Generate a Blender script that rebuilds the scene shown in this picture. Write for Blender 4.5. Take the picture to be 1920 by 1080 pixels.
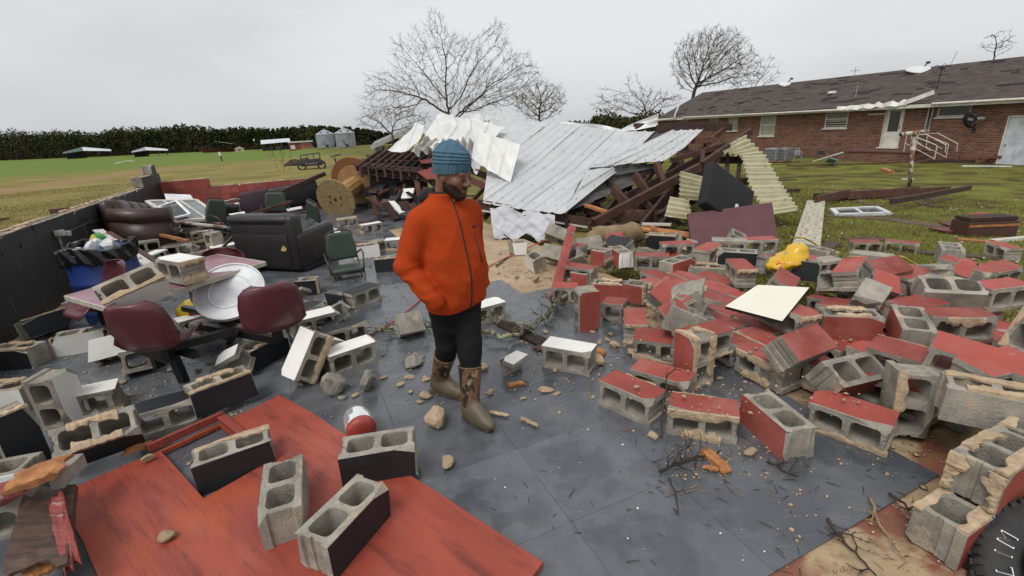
import bpy, bmesh, math, random
import numpy as np
from mathutils import Matrix, Vector, Euler

for o in list(bpy.data.objects): bpy.data.objects.remove(o, do_unlink=True)
SC = bpy.context.scene
COL = SC.collection
PI = math.pi

# ---------------------------------------------------------------- camera
FPX, ROLL, CAMH = 880.0, math.atan(.055), 1.8          # focal length in photo pixels (16.5 mm), roll, eye height
PITCH = math.atan(302/880.*math.cos(ROLL))
cd = bpy.data.cameras.new('camera'); cam = bpy.data.objects.new('camera', cd); COL.objects.link(cam)
cd.sensor_width = 36; cd.lens = 36*FPX/1920; cd.clip_start = .05; cd.clip_end = 3000
cam.matrix_world = Matrix.Translation((0,0,CAMH)) @ Matrix.Rotation(PI/2-PITCH,4,'X') @ Matrix.Rotation(-ROLL,4,'Z')
SC.camera = cam
# ---------------------------------------------------------------- light
SUN_EL, SUN_AZ = math.radians(58), math.radians(215)   # soft overcast glow from behind-left of the camera
w = bpy.data.worlds.new('World'); SC.world = w; w.use_nodes = True
nt = w.node_tree; nt.nodes.clear()
def _n(t, **k):
    n = nt.nodes.new(t)
    for a, b in k.items(): setattr(n, a, b)
    return n
out = _n('ShaderNodeOutputWorld'); bg = _n('ShaderNodeBackground'); bg2 = _n('ShaderNodeBackground'); mx = _n('ShaderNodeAddShader')
sky = _n('ShaderNodeTexSky', sky_type='NISHITA', sun_disc=False, sun_elevation=SUN_EL, sun_rotation=SUN_AZ)
sky.air_density = 1.0; sky.dust_density = 4.0
hs_ = _n('ShaderNodeHueSaturation'); hs_.inputs['Saturation'].default_value = .12
tc = _n('ShaderNodeTexCoord'); mp = _n('ShaderNodeMapping'); mp.inputs['Scale'].default_value = (1,1,3.2)
nz = _n('ShaderNodeTexNoise'); nz.inputs['Scale'].default_value = 1.3; nz.inputs['Detail'].default_value = 5; nz.inputs['Roughness'].default_value = .5
cr = _n('ShaderNodeValToRGB')                          # the cloud deck: slightly darker and lighter patches
cr.color_ramp.elements[0].position = .34; cr.color_ramp.elements[0].color = (.50,.515,.54,1)
cr.color_ramp.elements[1].position = .62; cr.color_ramp.elements[1].color = (.69,.70,.72,1)
L = nt.links.new
L(tc.outputs['Generated'], mp.inputs['Vector']); L(mp.outputs['Vector'], nz.inputs['Vector']); L(nz.outputs['Fac'], cr.inputs['Fac'])
L(sky.outputs['Color'], hs_.inputs['Color']); L(hs_.outputs['Color'], bg.inputs['Color']); bg.inputs['Strength'].default_value = .05
L(cr.outputs['Color'], bg2.inputs['Color']); bg2.inputs['Strength'].default_value = .88
L(bg.outputs[0], mx.inputs[0]); L(bg2.outputs[0], mx.inputs[1]); L(mx.outputs[0], out.inputs['Surface'])
sl = bpy.data.lights.new('sun','SUN'); sl.energy = 1.5; sl.angle = math.radians(22); sl.color = (1,.975,.94)
sun = bpy.data.objects.new('sun', sl); COL.objects.link(sun)
sun.rotation_euler = Vector((-math.sin(SUN_AZ)*math.cos(SUN_EL), -math.cos(SUN_AZ)*math.cos(SUN_EL), -math.sin(SUN_EL))).to_track_quat('-Z','Y').to_euler()
SC.view_settings.view_transform = 'Standard'; SC.view_settings.look = 'None'
SC.view_settings.exposure = 0.0; SC.view_settings.gamma = 1; SC.view_settings.use_curve_mapping = False

# ---------------------------------------------------------------- geometry helpers
O3 = np.array([0,0,CAMH])
def ray(x,y):
    u=(x-960)/FPX; v=(540-y)/FPX
    u,v = u*math.cos(ROLL)+v*math.sin(ROLL), v*math.cos(ROLL)-u*math.sin(ROLL)
    c,s = math.cos(PITCH),math.sin(PITCH)
    return np.array([u, c+v*s, -s+v*c])
def G(x,y,z=0.):                                       # measured point of the photograph -> point on the level z
    d=ray(x,y); return O3+d*((z-CAMH)/d[2])
def D(x,y,Y):                                          # -> point at forward distance Y
    d=ray(x,y); return O3+d*(Y/d[1])
def GP(x,y,p0,n):                                      # -> point on a plane
    d=ray(x,y); return O3+d*(np.dot(np.array(p0)-O3,n)/np.dot(d,n))
AX = np.array([math.cos(math.radians(113.6)), math.sin(math.radians(113.6)), 0])   # the workshop's long axis
BX = np.array([AX[1],-AX[0],0])                                                    # its cross axis
def AB(a,b,z=0.): return AX*a+BX*b+np.array([0,0,z])
UP = np.array([0,0,1.])

def sstep(a,b,x):
    t=np.clip((x-a)/(b-a),0,1); return t*t*(3-2*t)
def zg(x,y):
    a=x*AX[0]+y*AX[1]; b=x*BX[0]+y*BX[1]
    return -.13-.85*sstep(4,24,b)-1.5*sstep(18,190,np.hypot(x,y))*sstep(14,2,b)

def setp(o, label=None, cat=None, group=None, kind=None):
    if label: o['label']=label
    if cat: o['category']=cat
    if group: o['group']=group
    if kind: o['kind']=kind
    return o
def thing(name, label, cat, loc=(0,0,0), group=None, rz=0):
    o=bpy.data.objects.new(name,None); COL.objects.link(o); o.location=Vector(loc); o.rotation_euler=(0,0,rz); o.empty_display_size=.1
    return setp(o,label,cat,group)
def link(name, me, parent=None, mat=None):
    o=bpy.data.objects.new(name,me); COL.objects.link(o)
    if parent is not None: o.parent=parent
    if mat is not None:
        if not me.materials: me.materials.append(mat)
    return o
def mesh(vs, fs, mats=None, mi=None, smooth=False, name='m'):
    me=bpy.data.meshes.new(name); me.from_pydata([tuple(map(float,v)) for v in vs],[],[tuple(map(int,f)) for f in fs])
    for m in (mats or []): me.materials.append(m)
    if mi is not None: me.polygons.foreach_set('material_index', np.array(mi,dtype=np.int32))
    if smooth: me.polygons.foreach_set('use_smooth',[True]*len(me.polygons))
    me.update(); return me
def fastmesh(V, Fq, mats, mi=None, smooth=False):       # V (n,3), Fq (m,k) arrays
    V=np.asarray(V,dtype=np.float32); Fq=np.asarray(Fq,dtype=np.int32); m,k=Fq.shape
    me=bpy.data.meshes.new('m'); me.vertices.add(len(V)); me.vertices.foreach_set('co',V.ravel())
    me.loops.add(m*k); me.loops.foreach_set('vertex_index',Fq.ravel())
    me.polygons.add(m); me.polygons.foreach_set('loop_start',np.arange(0,m*k,k,dtype=np.int32))
    try: me.polygons.foreach_set('loop_total',np.full(m,k,dtype=np.int32))
    except Exception: pass
    for mt in mats: me.materials.append(mt)
    if mi is not None: me.polygons.foreach_set('material_index',np.asarray(mi,dtype=np.int32))
    if smooth: me.polygons.foreach_set('use_smooth',np.ones(m,dtype=bool))
    me.update(calc_edges=True); me.validate(); return me

class MB:
    """collects shapes into one mesh"""
    def __init__(s): s.v=[]; s.f=[]; s.m=[]
    def add(s, vs, fs, mi=0):
        k=len(s.v); s.v+= [tuple(map(float,v)) for v in vs]; s.f+=[tuple(i+k for i in f) for f in fs]; s.m+=[mi]*len(fs); return s
    def box(s, c, d, R=None, mi=0, ch=0.):
        c=np.array(c,float); hx,hy,hz=np.array(d)/2.
        vs=np.array([(x,y,z) for z in (-hz,hz) for x,y in ((-hx,-hy),(hx,-hy),(hx,hy),(-hx,hy))])
        fs=[(3,2,1,0),(4,5,6,7),(0,1,5,4),(1,2,6,5),(2,3,7,6),(3,0,4,7)]
        if R is not None: vs=vs@np.array(R).T
        return s.add(vs+c,fs,mi)
    def beam(s, a, b, w, h, up=UP, mi=0, jag=0., rnd=random):
        """rectangular bar from a to b (w sideways, h along up); jag = splintered ends"""
        a=np.array(a,float); b=np.array(b,float); e=b-a; L_=np.linalg.norm(e); e/=L_
        sd=np.cross(e,up); 
        if np.linalg.norm(sd)<1e-5: sd=np.cross(e,(1,0,0))
        sd/=np.linalg.norm(sd); u=np.cross(sd,e)
        vs=[]
        for p,sg in ((a,-1),(b,1)):
            for x,y in ((-1,-1),(1,-1),(1,1),(-1,1)): vs.append(p+sd*x*w/2+u*y*h/2+e*sg*(rnd.random()*jag if jag else 0))
        if jag:
            n=len(vs)
            for p,sg in ((a,-1),(b,1)):
                vs.append(p+sd*w*.25*(rnd.random()*2-1)+u*h*.3*(rnd.random()*2-1)+e*sg*jag*(-.6+1.2*rnd.random()))
            fs=[(0,1,5,4),(1,2,6,5),(2,3,7,6),(3,0,4,7)]+[(i,(i+3)%4 if 0 else (i-1)%4,8) for i in range(4)]+[(4+i,4+(i+1)%4,9) for i in range(4)]
        else: fs=[(3,2,1,0),(4,5,6,7),(0,1,5,4),(1,2,6,5),(2,3,7,6),(3,0,4,7)]
        return s.add(vs,fs,mi)
    def tube(s, pts, r, n=8, mi=0, cap=True):
        pts=[np.array(p,float) for p in pts]; k=len(pts); rr=r if hasattr(r,'__len__') else [r]*k
        vs=[]; fs=[]; u=None
        for i,p in enumerate(pts):
            e=pts[min(i+1,k-1)]-pts[max(i-1,0)]; e/=max(np.linalg.norm(e),1e-9)
            if u is None:
                u=np.cross(e,(0,0,1)); 
                if np.linalg.norm(u)<1e-3: u=np.cross(e,(1,0,0))
            u=u-e*np.dot(u,e); u/=np.linalg.norm(u); w_=np.cross(e,u)
            for j in range(n): t=2*PI*j/n; vs.append(p+(u*math.cos(t)+w_*math.sin(t))*rr[i])
        for i in range(k-1):
            for j in range(n): fs.append((i*n+j,i*n+(j+1)%n,(i+1)*n+(j+1)%n,(i+1)*n+j))
        if cap: fs.append(tuple(range(n-1,-1,-1))); fs.append(tuple((k-1)*n+j for j in range(n)))
        return s.add(vs,fs,mi)
    def lathe(s, prof, n=24, mi=0, M=None):
        vs=[];fs=[]
        for r,z in prof:
            for j in range(n): t=2*PI*j/n; vs.append((r*math.cos(t),r*math.sin(t),z))
        for i in range(len(prof)-1):
            for j in range(n): fs.append((i*n+j,i*n+(j+1)%n,(i+1)*n+(j+1)%n,(i+1)*n+j))
        fs.append(tuple(range(n-1,-1,-1))); fs.append(tuple((len(prof)-1)*n+j for j in range(n)))
        if M is not None: vs=[tuple(M@Vector(v)) for v in vs]
        return s.add(vs,fs,mi)
    def prism(s, poly, z0, z1, mi=0, M=None):
        n=len(poly); vs=[(x,y,z0) for x,y in poly]+[(x,y,z1) for x,y in poly]
        fs=[tuple(range(n-1,-1,-1)),tuple(range(n,2*n))]+[(i,(i+1)%n,n+(i+1)%n,n+i) for i in range(n)]
        if M is not None: vs=[tuple(M@Vector(v)) for v in vs]
        return s.add(vs,fs,mi)
    def build(s, name, mats, parent=None, smooth=False, bevel=0., loc=None):
        mats=mats if isinstance(mats,(list,tuple)) else [mats]
        vs=s.v
        if loc is not None: vs=[tuple(np.array(v)-np.array(loc)) for v in vs]
        me=mesh(vs,s.f,mats,s.m,smooth,name)
        if bevel:
            bm=bmesh.new(); bm.from_mesh(me)
            bmesh.ops.bevel(bm,geom=[e for e in bm.edges if len(e.link_faces)==2 and e.calc_face_angle(0)>.5],offset=bevel,segments=2,affect='EDGES',profile=.5,clamp_overlap=True)
            bm.to_mesh(me); bm.free()
        o=link(name,me,parent)
        if loc is not None: o.location=Vector(loc)
        return o
def base_of(o): return o
def Rmat(rx=0,ry=0,rz=0): return np.array(Euler((rx,ry,rz)).to_matrix())

# ---------------------------------------------------------------- materials
MATS={}
def mat(name, col, rough=.8, col2=None, scale=8., bump=0., bscale=None, metal=0., spec=.5, detail=6., rand=.12, stretch=None, lo=.35, hi=.65, rvar=0., coord='Object', extra=None):
    if name in MATS: return MATS[name]
    m=bpy.data.materials.new(name); MATS[name]=m; m.use_nodes=True; t=m.node_tree; N=t.nodes; K=t.links.new
    p=N['Principled BSDF']; p.inputs['Roughness'].default_value=rough; p.inputs['Metallic'].default_value=metal
    p.inputs['Specular IOR Level'].default_value=spec
    co=N.new('ShaderNodeTexCoord'); vec=co.outputs[coord]
    if stretch is not None:
        mpn=N.new('ShaderNodeMapping'); mpn.inputs['Scale'].default_value=stretch; K(vec,mpn.inputs['Vector']); vec=mpn.outputs['Vector']
    no=N.new('ShaderNodeTexNoise'); no.inputs['Scale'].default_value=scale; no.inputs['Detail'].default_value=detail; no.inputs['Roughness'].default_value=.6
    oi=N.new('ShaderNodeObjectInfo')
    ad=N.new('ShaderNodeVectorMath'); ad.operation='MULTIPLY_ADD'
    cmb=N.new('ShaderNodeCombineXYZ')
    for i in range(3): K(oi.outputs['Random'],cmb.inputs[i])
    ad.inputs[1].default_value=(37,37,37); K(cmb.outputs[0],ad.inputs[0]); K(vec,ad.inputs[2]); K(ad.outputs[0],no.inputs['Vector'])
    ra=N.new('ShaderNodeValToRGB'); ra.color_ramp.elements[0].position=lo; ra.color_ramp.elements[1].position=hi
    c2=col2 if col2 is not None else tuple(c*.72 for c in col)
    ra.color_ramp.elements[0].color=(*c2,1); ra.color_ramp.elements[1].color=(*col,1); K(no.outputs['Fac'],ra.inputs['Fac'])
    cout=ra.outputs['Color']
    if rand:
        mr=N.new('ShaderNodeMapRange'); mr.inputs['To Min'].default_value=1-rand; mr.inputs['To Max'].default_value=1+rand; K(oi.outputs['Random'],mr.inputs['Value'])
        vm=N.new('ShaderNodeVectorMath'); vm.operation='SCALE'; K(cout,vm.inputs[0]); K(mr.outputs[0],vm.inputs['Scale']); cout=vm.outputs[0]
    if extra: cout=extra(N,K,vec,ad.outputs[0],cout,p) or cout
    K(cout,p.inputs['Base Color'])
    if rvar:
        m2=N.new('ShaderNodeMapRange'); m2.inputs['From Min'].default_value=.3; m2.inputs['From Max'].default_value=.7
        m2.inputs['To Min'].default_value=max(.05,rough-rvar); m2.inputs['To Max'].default_value=min(1,rough+rvar)
        n3=N.new('ShaderNodeTexNoise'); n3.inputs['Scale'].default_value=scale*.6; n3.inputs['Detail'].default_value=4; K(ad.outputs[0],n3.inputs['Vector'])
        K(n3.outputs['Fac'],m2.inputs['Value']); K(m2.outputs[0],p.inputs['Roughness'])
    if bump:
        n2=N.new('ShaderNodeTexNoise'); n2.inputs['Scale'].default_value=bscale or scale*4; n2.inputs['Detail'].default_value=5
        K(ad.outputs[0],n2.inputs['Vector']); b=N.new('ShaderNodeBump'); b.inputs['Strength'].default_value=bump; b.inputs['Distance'].default_value=.01
        K(n2.outputs['Fac'],b.inputs['Height']); K(b.outputs[0],p.inputs['Normal'])
    return m
def overlay(col, scale, lo, hi, amt=1., stretch=None, detail=4.):
    """patches of another colour (scuffs, rust, stains) on top"""
    def f(N,K,vec,rv,cout,p):
        no=N.new('ShaderNodeTexNoise'); no.inputs['Scale'].default_value=scale; no.inputs['Detail'].default_value=detail; no.inputs['Roughness'].default_value=.65
        v=rv
        if stretch is not None:
            q=N.new('ShaderNodeMapping'); q.inputs['Scale'].default_value=stretch; K(rv,q.inputs['Vector']); v=q.outputs[0]
        K(v,no.inputs['Vector'])
        r=N.new('ShaderNodeMapRange'); r.inputs['From Min'].default_value=lo; r.inputs['From Max'].default_value=hi; r.inputs['To Max'].default_value=amt; K(no.outputs['Fac'],r.inputs['Value'])
        mx=N.new('ShaderNodeMix'); mx.data_type='RGBA'; K(r.outputs[0],mx.inputs['Factor']); K(cout,mx.inputs['A']); mx.inputs['B'].default_value=(*col,1)
        return mx.outputs['Result']
    return f
def chain(*fs):
    def f(N,K,vec,rv,c,p):
        for g in fs: c=g(N,K,vec,rv,c,p) or c
        return c
    return f
def S(r,g,b):                                          # 8-bit photo colour -> linear
    return tuple(((c/255+.055)/1.055)**2.4 if c>10 else c/255/12.92 for c in (r,g,b))
# ================================================================ ground, slab
rnd=random.Random(7); rs=np.random.RandomState(7)
def GT(x,y,dz=0.):                                     # photo point -> point on the terrain
    z=-.3
    for _ in range(25):
        p=G(x,y,z) if ray(x,y)[2]<-1e-4 else None
        z2=float(zg(p[0],p[1]))+dz; z=.5*z+.5*z2
    return G(x,y,z)
def ground_mat():
    def ex(N,K,vec,rv,cout,p):
        def dot(v,off):
            d=N.new('ShaderNodeVectorMath'); d.operation='DOT_PRODUCT'; K(vec,d.inputs[0]); d.inputs[1].default_value=v
            n=N.new('ShaderNodeTexNoise'); n.inputs['Scale'].default_value=.16; n.inputs['Detail'].default_value=5; K(vec,n.inputs['Vector'])
            a=N.new('ShaderNodeMath'); a.operation='MULTIPLY_ADD'; a.inputs[1].default_value=off; K(n.outputs['Fac'],a.inputs[0]); K(d.outputs['Value'],a.inputs[2]); return a.outputs[0]
        def rng(v,a,b,c,d):
            r=N.new('ShaderNodeMapRange'); r.inputs['From Min'].default_value=a; r.inputs['From Max'].default_value=b; r.inputs['To Min'].default_value=c; r.inputs['To Max'].default_value=d; K(v,r.inputs['Value']); return r.outputs[0]
        def mul(a,b):
            m=N.new('ShaderNodeMath'); m.operation='MULTIPLY'; K(a,m.inputs[0]); K(b,m.inputs[1]); return m.outputs[0]
        def mix(f,a,col):
            m=N.new('ShaderNodeMix'); m.data_type='RGBA'; K(f,m.inputs['Factor']); K(a,m.inputs['A'])
            if hasattr(col,'links'): K(col,m.inputs['B'])
            else: m.inputs['B'].default_value=(*col,1)
            return m.outputs['Result']
        a=dot(tuple(AX),14.); pb=dot(tuple(BX-AX*.2),3.); b=dot(tuple(BX),3.)
        c=mix(rng(a,66,84,0,1),cout,(.130,.175,.036))               # the young green crop
        # worn, straw-coloured track along the field
        t=mul(rng(pb,-24.2,-22.6,0,1),rng(pb,-20.5,-18.5,1,0)); t=mul(t,rng(a,60,72,1,0))
        c=mix(rng(t,0,1,0,.8),c,(.26,.17,.09))
        # greener mown lawn on the house side
        n=N.new('ShaderNodeTexNoise'); n.inputs['Scale'].default_value=.9; n.inputs['Detail'].default_value=8; K(vec,n.inputs['Vector'])
        r=N.new('ShaderNodeValToRGB'); K(n.outputs['Fac'],r.inputs['Fac'])
        r.color_ramp.elements[0].position=.36; r.color_ramp.elements[0].color=(.075,.058,.022,1)
        r.color_ramp.elements[1].position=.66; r.color_ramp.elements[1].color=(.165,.175,.036,1)
        e=r.color_ramp.elements.new(.5); e.color=(.13,.13,.032,1)
        return mix(rng(b,5,9,0,1),c,r.outputs['Color'])
    return mat('field_grass',(.25,.205,.07),.95,col2=(.155,.135,.042),scale=.35,detail=10,bump=.9,bscale=9,rand=0,spec=.1,extra=ex,lo=.38,hi=.62)
u=np.linspace(-1,1,150); g=np.sign(u)*np.abs(u)**2.4*900
X,Y=np.meshgrid(g,g+60); Z=zg(X,Y)+ .05*np.sin(X*.31)*np.sin(Y*.27)*(np.hypot(X,Y)>12)
V=np.stack([X,Y,Z],-1).reshape(-1,3); n=150; i=np.arange((n-1)*(n-1)); q=(i//(n-1))*n+i%(n-1)
go=link('ground',fastmesh(V,np.stack([q,q+1,q+n+1,q+n],1),[ground_mat()],smooth=True)); setp(go,kind='structure')

def slab_extra(N,K,vec,rv,cout,p):
    # old red floor paint survives only near the front edge of the slab
    d=N.new('ShaderNodeVectorMath'); d.operation='DOT_PRODUCT'; K(vec,d.inputs[0]); d.inputs[1].default_value=tuple(AX)
    m=N.new('ShaderNodeMapRange'); m.inputs['From Min'].default_value=2.6; m.inputs['From Max'].default_value=4.2; m.inputs['To Min'].default_value=1; m.inputs['To Max'].default_value=.12; K(d.outputs['Value'],m.inputs['Value'])
    n=N.new('ShaderNodeTexNoise'); n.inputs['Scale'].default_value=3.2; n.inputs['Detail'].default_value=9; n.inputs['Roughness'].default_value=.62; K(vec,n.inputs['Vector'])
    r=N.new('ShaderNodeMapRange'); r.inputs['From Min'].default_value=.47; r.inputs['From Max'].default_value=.56; K(n.outputs['Fac'],r.inputs['Value'])
    f=N.new('ShaderNodeMath'); f.operation='MULTIPLY'; K(m.outputs[0],f.inputs[0]); K(r.outputs[0],f.inputs[1])
    x=N.new('ShaderNodeMix'); x.data_type='RGBA'; K(f.outputs[0],x.inputs['Factor']); K(cout,x.inputs['A']); x.inputs['B'].default_value=(.21,.075,.045,1)
    return x.outputs['Result']
slab_m=mat('slab_concrete',(.44,.33,.20),.6,col2=(.33,.23,.13),scale=2.4,bump=.4,bscale=40,rand=0,rvar=.2,lo=.35,hi=.65,
    extra=chain(slab_extra,overlay((.13,.14,.05),2.1,.60,.72,.7),overlay((.15,.09,.05),5.3,.56,.70,.6),overlay((.09,.055,.03),26,.6,.72,.6)))
S_A0,S_A1,S_B0,S_B1=.33,15.4,-3.1,3.35
mb=MB(); c=[AB(S_A0,S_B0),AB(S_A0,S_B1),AB(S_A1,S_B1),AB(S_A1,S_B0)]
mb.prism([(p[0],p[1]) for p in c],-.45,-.006); slab=mb.build('concrete_slab',slab_m); setp(slab,kind='structure')
# dark floor tiles, 0.61 m, lying loosely proud of the slab
def tile_extra(N,K,vec,rv,cout,p):
    # wet film: puddled patches are darker and glossy, world-continuous from tile to tile
    ge=N.new('ShaderNodeNewGeometry'); n=N.new('ShaderNodeTexNoise'); n.inputs['Scale'].default_value=2.6; n.inputs['Detail'].default_value=7; n.inputs['Roughness'].default_value=.6
    K(ge.outputs['Position'],n.inputs['Vector'])
    r=N.new('ShaderNodeMapRange'); r.inputs['From Min'].default_value=.48; r.inputs['From Max'].default_value=.56; K(n.outputs['Fac'],r.inputs['Value'])
    m=N.new('ShaderNodeMix'); m.data_type='RGBA'; m.inputs['B'].default_value=(.036,.039,.046,1)
    f=N.new('ShaderNodeMath'); f.operation='MULTIPLY'; f.inputs[1].default_value=.38; K(r.outputs[0],f.inputs[0]); K(f.outputs[0],m.inputs['Factor']); K(cout,m.inputs['A'])
    rr=N.new('ShaderNodeMapRange'); rr.inputs['To Min'].default_value=.29; rr.inputs['To Max'].default_value=.12; K(r.outputs[0],rr.inputs['Value']); K(rr.outputs[0],p.inputs['Roughness'])
    # dust and grit film, scratches
    n2=N.new('ShaderNodeTexNoise'); n2.inputs['Scale'].default_value=1.1; n2.inputs['Detail'].default_value=9; n2.inputs['Roughness'].default_value=.75; K(ge.outputs['Position'],n2.inputs['Vector'])
    r2=N.new('ShaderNodeMapRange'); r2.inputs['From Min'].default_value=.53; r2.inputs['From Max'].default_value=.72; r2.inputs['To Max'].default_value=.5; K(n2.outputs['Fac'],r2.inputs['Value'])
    m2=N.new('ShaderNodeMix'); m2.data_type='RGBA'; m2.inputs['B'].default_value=(.15,.13,.105,1); K(r2.outputs[0],m2.inputs['Factor']); K(m.outputs['Result'],m2.inputs['A'])
    q=N.new('ShaderNodeMapping'); q.inputs['Scale'].default_value=(2,60,2); q.inputs['Rotation'].default_value=(0,0,.7); K(ge.outputs['Position'],q.inputs['Vector'])
    n4=N.new('ShaderNodeTexNoise'); n4.inputs['Scale'].default_value=2.2; n4.inputs['Detail'].default_value=2; K(q.outputs[0],n4.inputs['Vector'])
    r4=N.new('ShaderNodeMapRange'); r4.inputs['From Min'].default_value=.69; r4.inputs['From Max'].default_value=.75; r4.inputs['To Max'].default_value=.35; K(n4.outputs['Fac'],r4.inputs['Value'])
    m4=N.new('ShaderNodeMix'); m4.data_type='RGBA'; m4.inputs['B'].default_value=(.30,.31,.33,1); K(r4.outputs[0],m4.inputs['Factor']); K(m2.outputs['Result'],m4.inputs['A'])
    return m4.outputs['Result']
tile_m=mat('slate_tile',(.122,.129,.142),.4,col2=(.092,.098,.110),scale=5,bump=.12,bscale=14,rand=.10,extra=tile_extra)
mb=MB(); t_=.6085
mb.box((0,0,0),(t_-.0014,t_-.0014,.008)); tme=mesh(mb.v,mb.f,[tile_m])
bm=bmesh.new(); bm.from_mesh(tme); bmesh.ops.bevel(bm,geom=list(bm.edges),offset=.0008,segments=1,affect='EDGES'); bm.to_mesh(tme); bm.free()
RZ_A=math.atan2(AX[1],AX[0])
for ia in range(24):
    for ib in range(9):
        a=.91+t_*(ia+.5); b=2.73-t_*(ib+.5)
        if (a>4.3 and ib==0) or (a>5.0 and ib==1 and a<9.4): continue   # bare sand-coloured concrete where the tiles are gone
        if a>15.2: continue
        o=link('floor_tile',tme,slab); p=AB(a,b,0)
        o.matrix_world=Matrix.Translation((p[0],p[1],rnd.uniform(-.0005,.0005)))@Matrix.Rotation(RZ_A+rnd.uniform(-.002,.002),4,'Z')@Euler((rnd.uniform(-.0006,.0006),rnd.uniform(-.0006,.0006),0)).to_matrix().to_4x4()

# ================================================================ the brick house
HO=np.array([20.8,26.2,0.]); HM=Matrix(((-AX[0],BX[0],0,HO[0]),(-AX[1],BX[1],0,HO[1]),(0,0,1,0),(0,0,0,1)))
def hs(px,py,off=0.):
    P=GP(px,py,HO+BX*off,BX)-HO; return -np.dot(P,AX),P[2]
def brick_extra(N,K,vec,rv,cout,p):
    sx=N.new('ShaderNodeSeparateXYZ'); K(vec,sx.inputs[0]); cx=N.new('ShaderNodeCombineXYZ'); ad=N.new('ShaderNodeMath'); ad.operation='ADD'
    K(sx.outputs['X'],ad.inputs[0]); K(sx.outputs['Y'],ad.inputs[1]); K(ad.outputs[0],cx.inputs['X']); K(sx.outputs['Z'],cx.inputs['Y'])
    br=N.new('ShaderNodeTexBrick'); K(cx.outputs[0],br.inputs['Vector']); br.inputs['Scale'].default_value=1; br.inputs['Brick Width'].default_value=.215; br.inputs['Row Height'].default_value=.076
    br.inputs['Mortar Size'].default_value=.010; br.inputs['Mortar Smooth'].default_value=.1; br.inputs['Bias'].default_value=-.15
    br.inputs['Color1'].default_value=(.235,.082,.044,1); br.inputs['Color2'].default_value=(.045,.026,.022,1); br.inputs['Mortar'].default_value=(.26,.23,.20,1)
    mx=N.new('ShaderNodeMix'); mx.data_type='RGBA'; mx.blend_type='MULTIPLY'; mx.inputs['Factor'].default_value=.6; K(br.outputs['Color'],mx.inputs['A']); K(cout,mx.inputs['B'])
    b=N.new('ShaderNodeBump'); b.inputs['Strength'].default_value=.6; b.inputs['Distance'].default_value=.01; b.invert=True; K(br.outputs['Fac'],b.inputs['Height']); K(b.outputs[0],p.inputs['Normal'])
    return mx.outputs['Result']
brick_m=mat('house_brick',(1.,.95,.9),.9,col2=(.6,.5,.42),scale=1.6,rand=0,extra=brick_extra,spec=.2)
white_trim=mat('cream_trim',(.62,.60,.53),.55,col2=(.45,.43,.37),scale=3,extra=overlay((.2,.15,.1),5,.6,.75,.6))
metal_grey=mat('grey_metal',(.34,.35,.36),.4,col2=(.25,.26,.27),scale=6,metal=.4)
glass_dark=mat('window_glass',(.05,.055,.06),.12,col2=(.03,.033,.036),scale=2,spec=.8)
blind_m=mat('window_blind',(.36,.37,.30),.5,col2=(.25,.26,.21),scale=3,spec=.5)
def shingle_extra(N,K,vec,rv,cout,p):
    br=N.new('ShaderNodeTexBrick'); K(vec,br.inputs['Vector']); br.inputs['Scale'].default_value=1; br.inputs['Brick Width'].default_value=.33; br.inputs['Row Height'].default_value=.14; br.inputs['Mortar Size'].default_value=.008
    br.inputs['Color1'].default_value=(.108,.090,.082,1); br.inputs['Color2'].default_value=(.072,.060,.056,1); br.inputs['Mortar'].default_value=(.015,.012,.012,1)
    mx=N.new('ShaderNodeMix'); mx.data_type='RGBA'; mx.blend_type='MULTIPLY'; mx.inputs['Factor'].default_value=.5; K(br.outputs['Color'],mx.inputs['A']); K(cout,mx.inputs['B'])
    return mx.outputs['Result']
shingle_m=mat('roof_shingle',(1.2,1.15,1.1),.95,col2=(.7,.66,.64),scale=2.2,rand=.1,extra=shingle_extra,spec=.15,bump=.5,bscale=30)
shingle_dark=mat('torn_shingle',(.022,.018,.018),.95,rand=.3)
house=thing('brick_house','long low red-brick house with storm-torn brown shingle roof behind the lawn','house')
house.matrix_world=HM
ZB,ZE=-1.35,1.86
wins=[((1273,221),(1290,239),'b'),((1331,219),(1346,237),'b'),((1366,216),(1382,245),'b'),((1427,213),(1451,255),'b'),((1549,206),(1587,240),'l'),((1761,192),(1818,218),'d')]
ops=[]
for (p,q,k) in wins:
    x0,z1=hs(*p); x1,z0=hs(*q); z1=min(z1,ZE-.12); ops.append([x0,x1,z0,z1,k])
dx0,_=hs(1662,202); dx1,_=hs(1699,202); _,dz0=hs(1655,276); ops.append([dx0,dx1,dz0,1.76,'door'])
ex0,ez1=hs(1891,217); ops.append([ex0,ex0+1.25,ez1-2.1,ez1,'steel'])
XL,XR=-17.6,12.
xs=sorted({XL,XR,*[o[0] for o in ops],*[o[1] for o in ops]}); zs=sorted({ZB,ZE,*[o[2] for o in ops],*[o[3] for o in ops]})
mb=MB()
for i in range(len(xs)-1):
    for j in range(len(zs)-1):
        cx,cz=(xs[i]+xs[i+1])/2,(zs[j]+zs[j+1])/2
        if any(o[0]<cx<o[1] and o[2]<cz<o[3] for o in ops): continue
        mb.add([(xs[i],0,zs[j]),(xs[i+1],0,zs[j]),(xs[i+1],0,zs[j+1]),(xs[i],0,zs[j+1])],[(0,1,2,3)])
for x0,x1,z0,z1,k in ops:
    r=.11
    mb.add([(x0,0,z0),(x1,0,z0),(x1,r,z0),(x0,r,z0)],[(0,1,2,3)]); mb.add([(x0,0,z1),(x1,0,z1),(x1,r,z1),(x0,r,z1)],[(3,2,1,0)])
    mb.add([(x0,0,z0),(x0,0,z1),(x0,r,z1),(x0,r,z0)],[(3,2,1,0)]); mb.add([(x1,0,z0),(x1,0,z1),(x1,r,z1),(x1,r,z0)],[(0,1,2,3)])
DP=9.0
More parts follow.
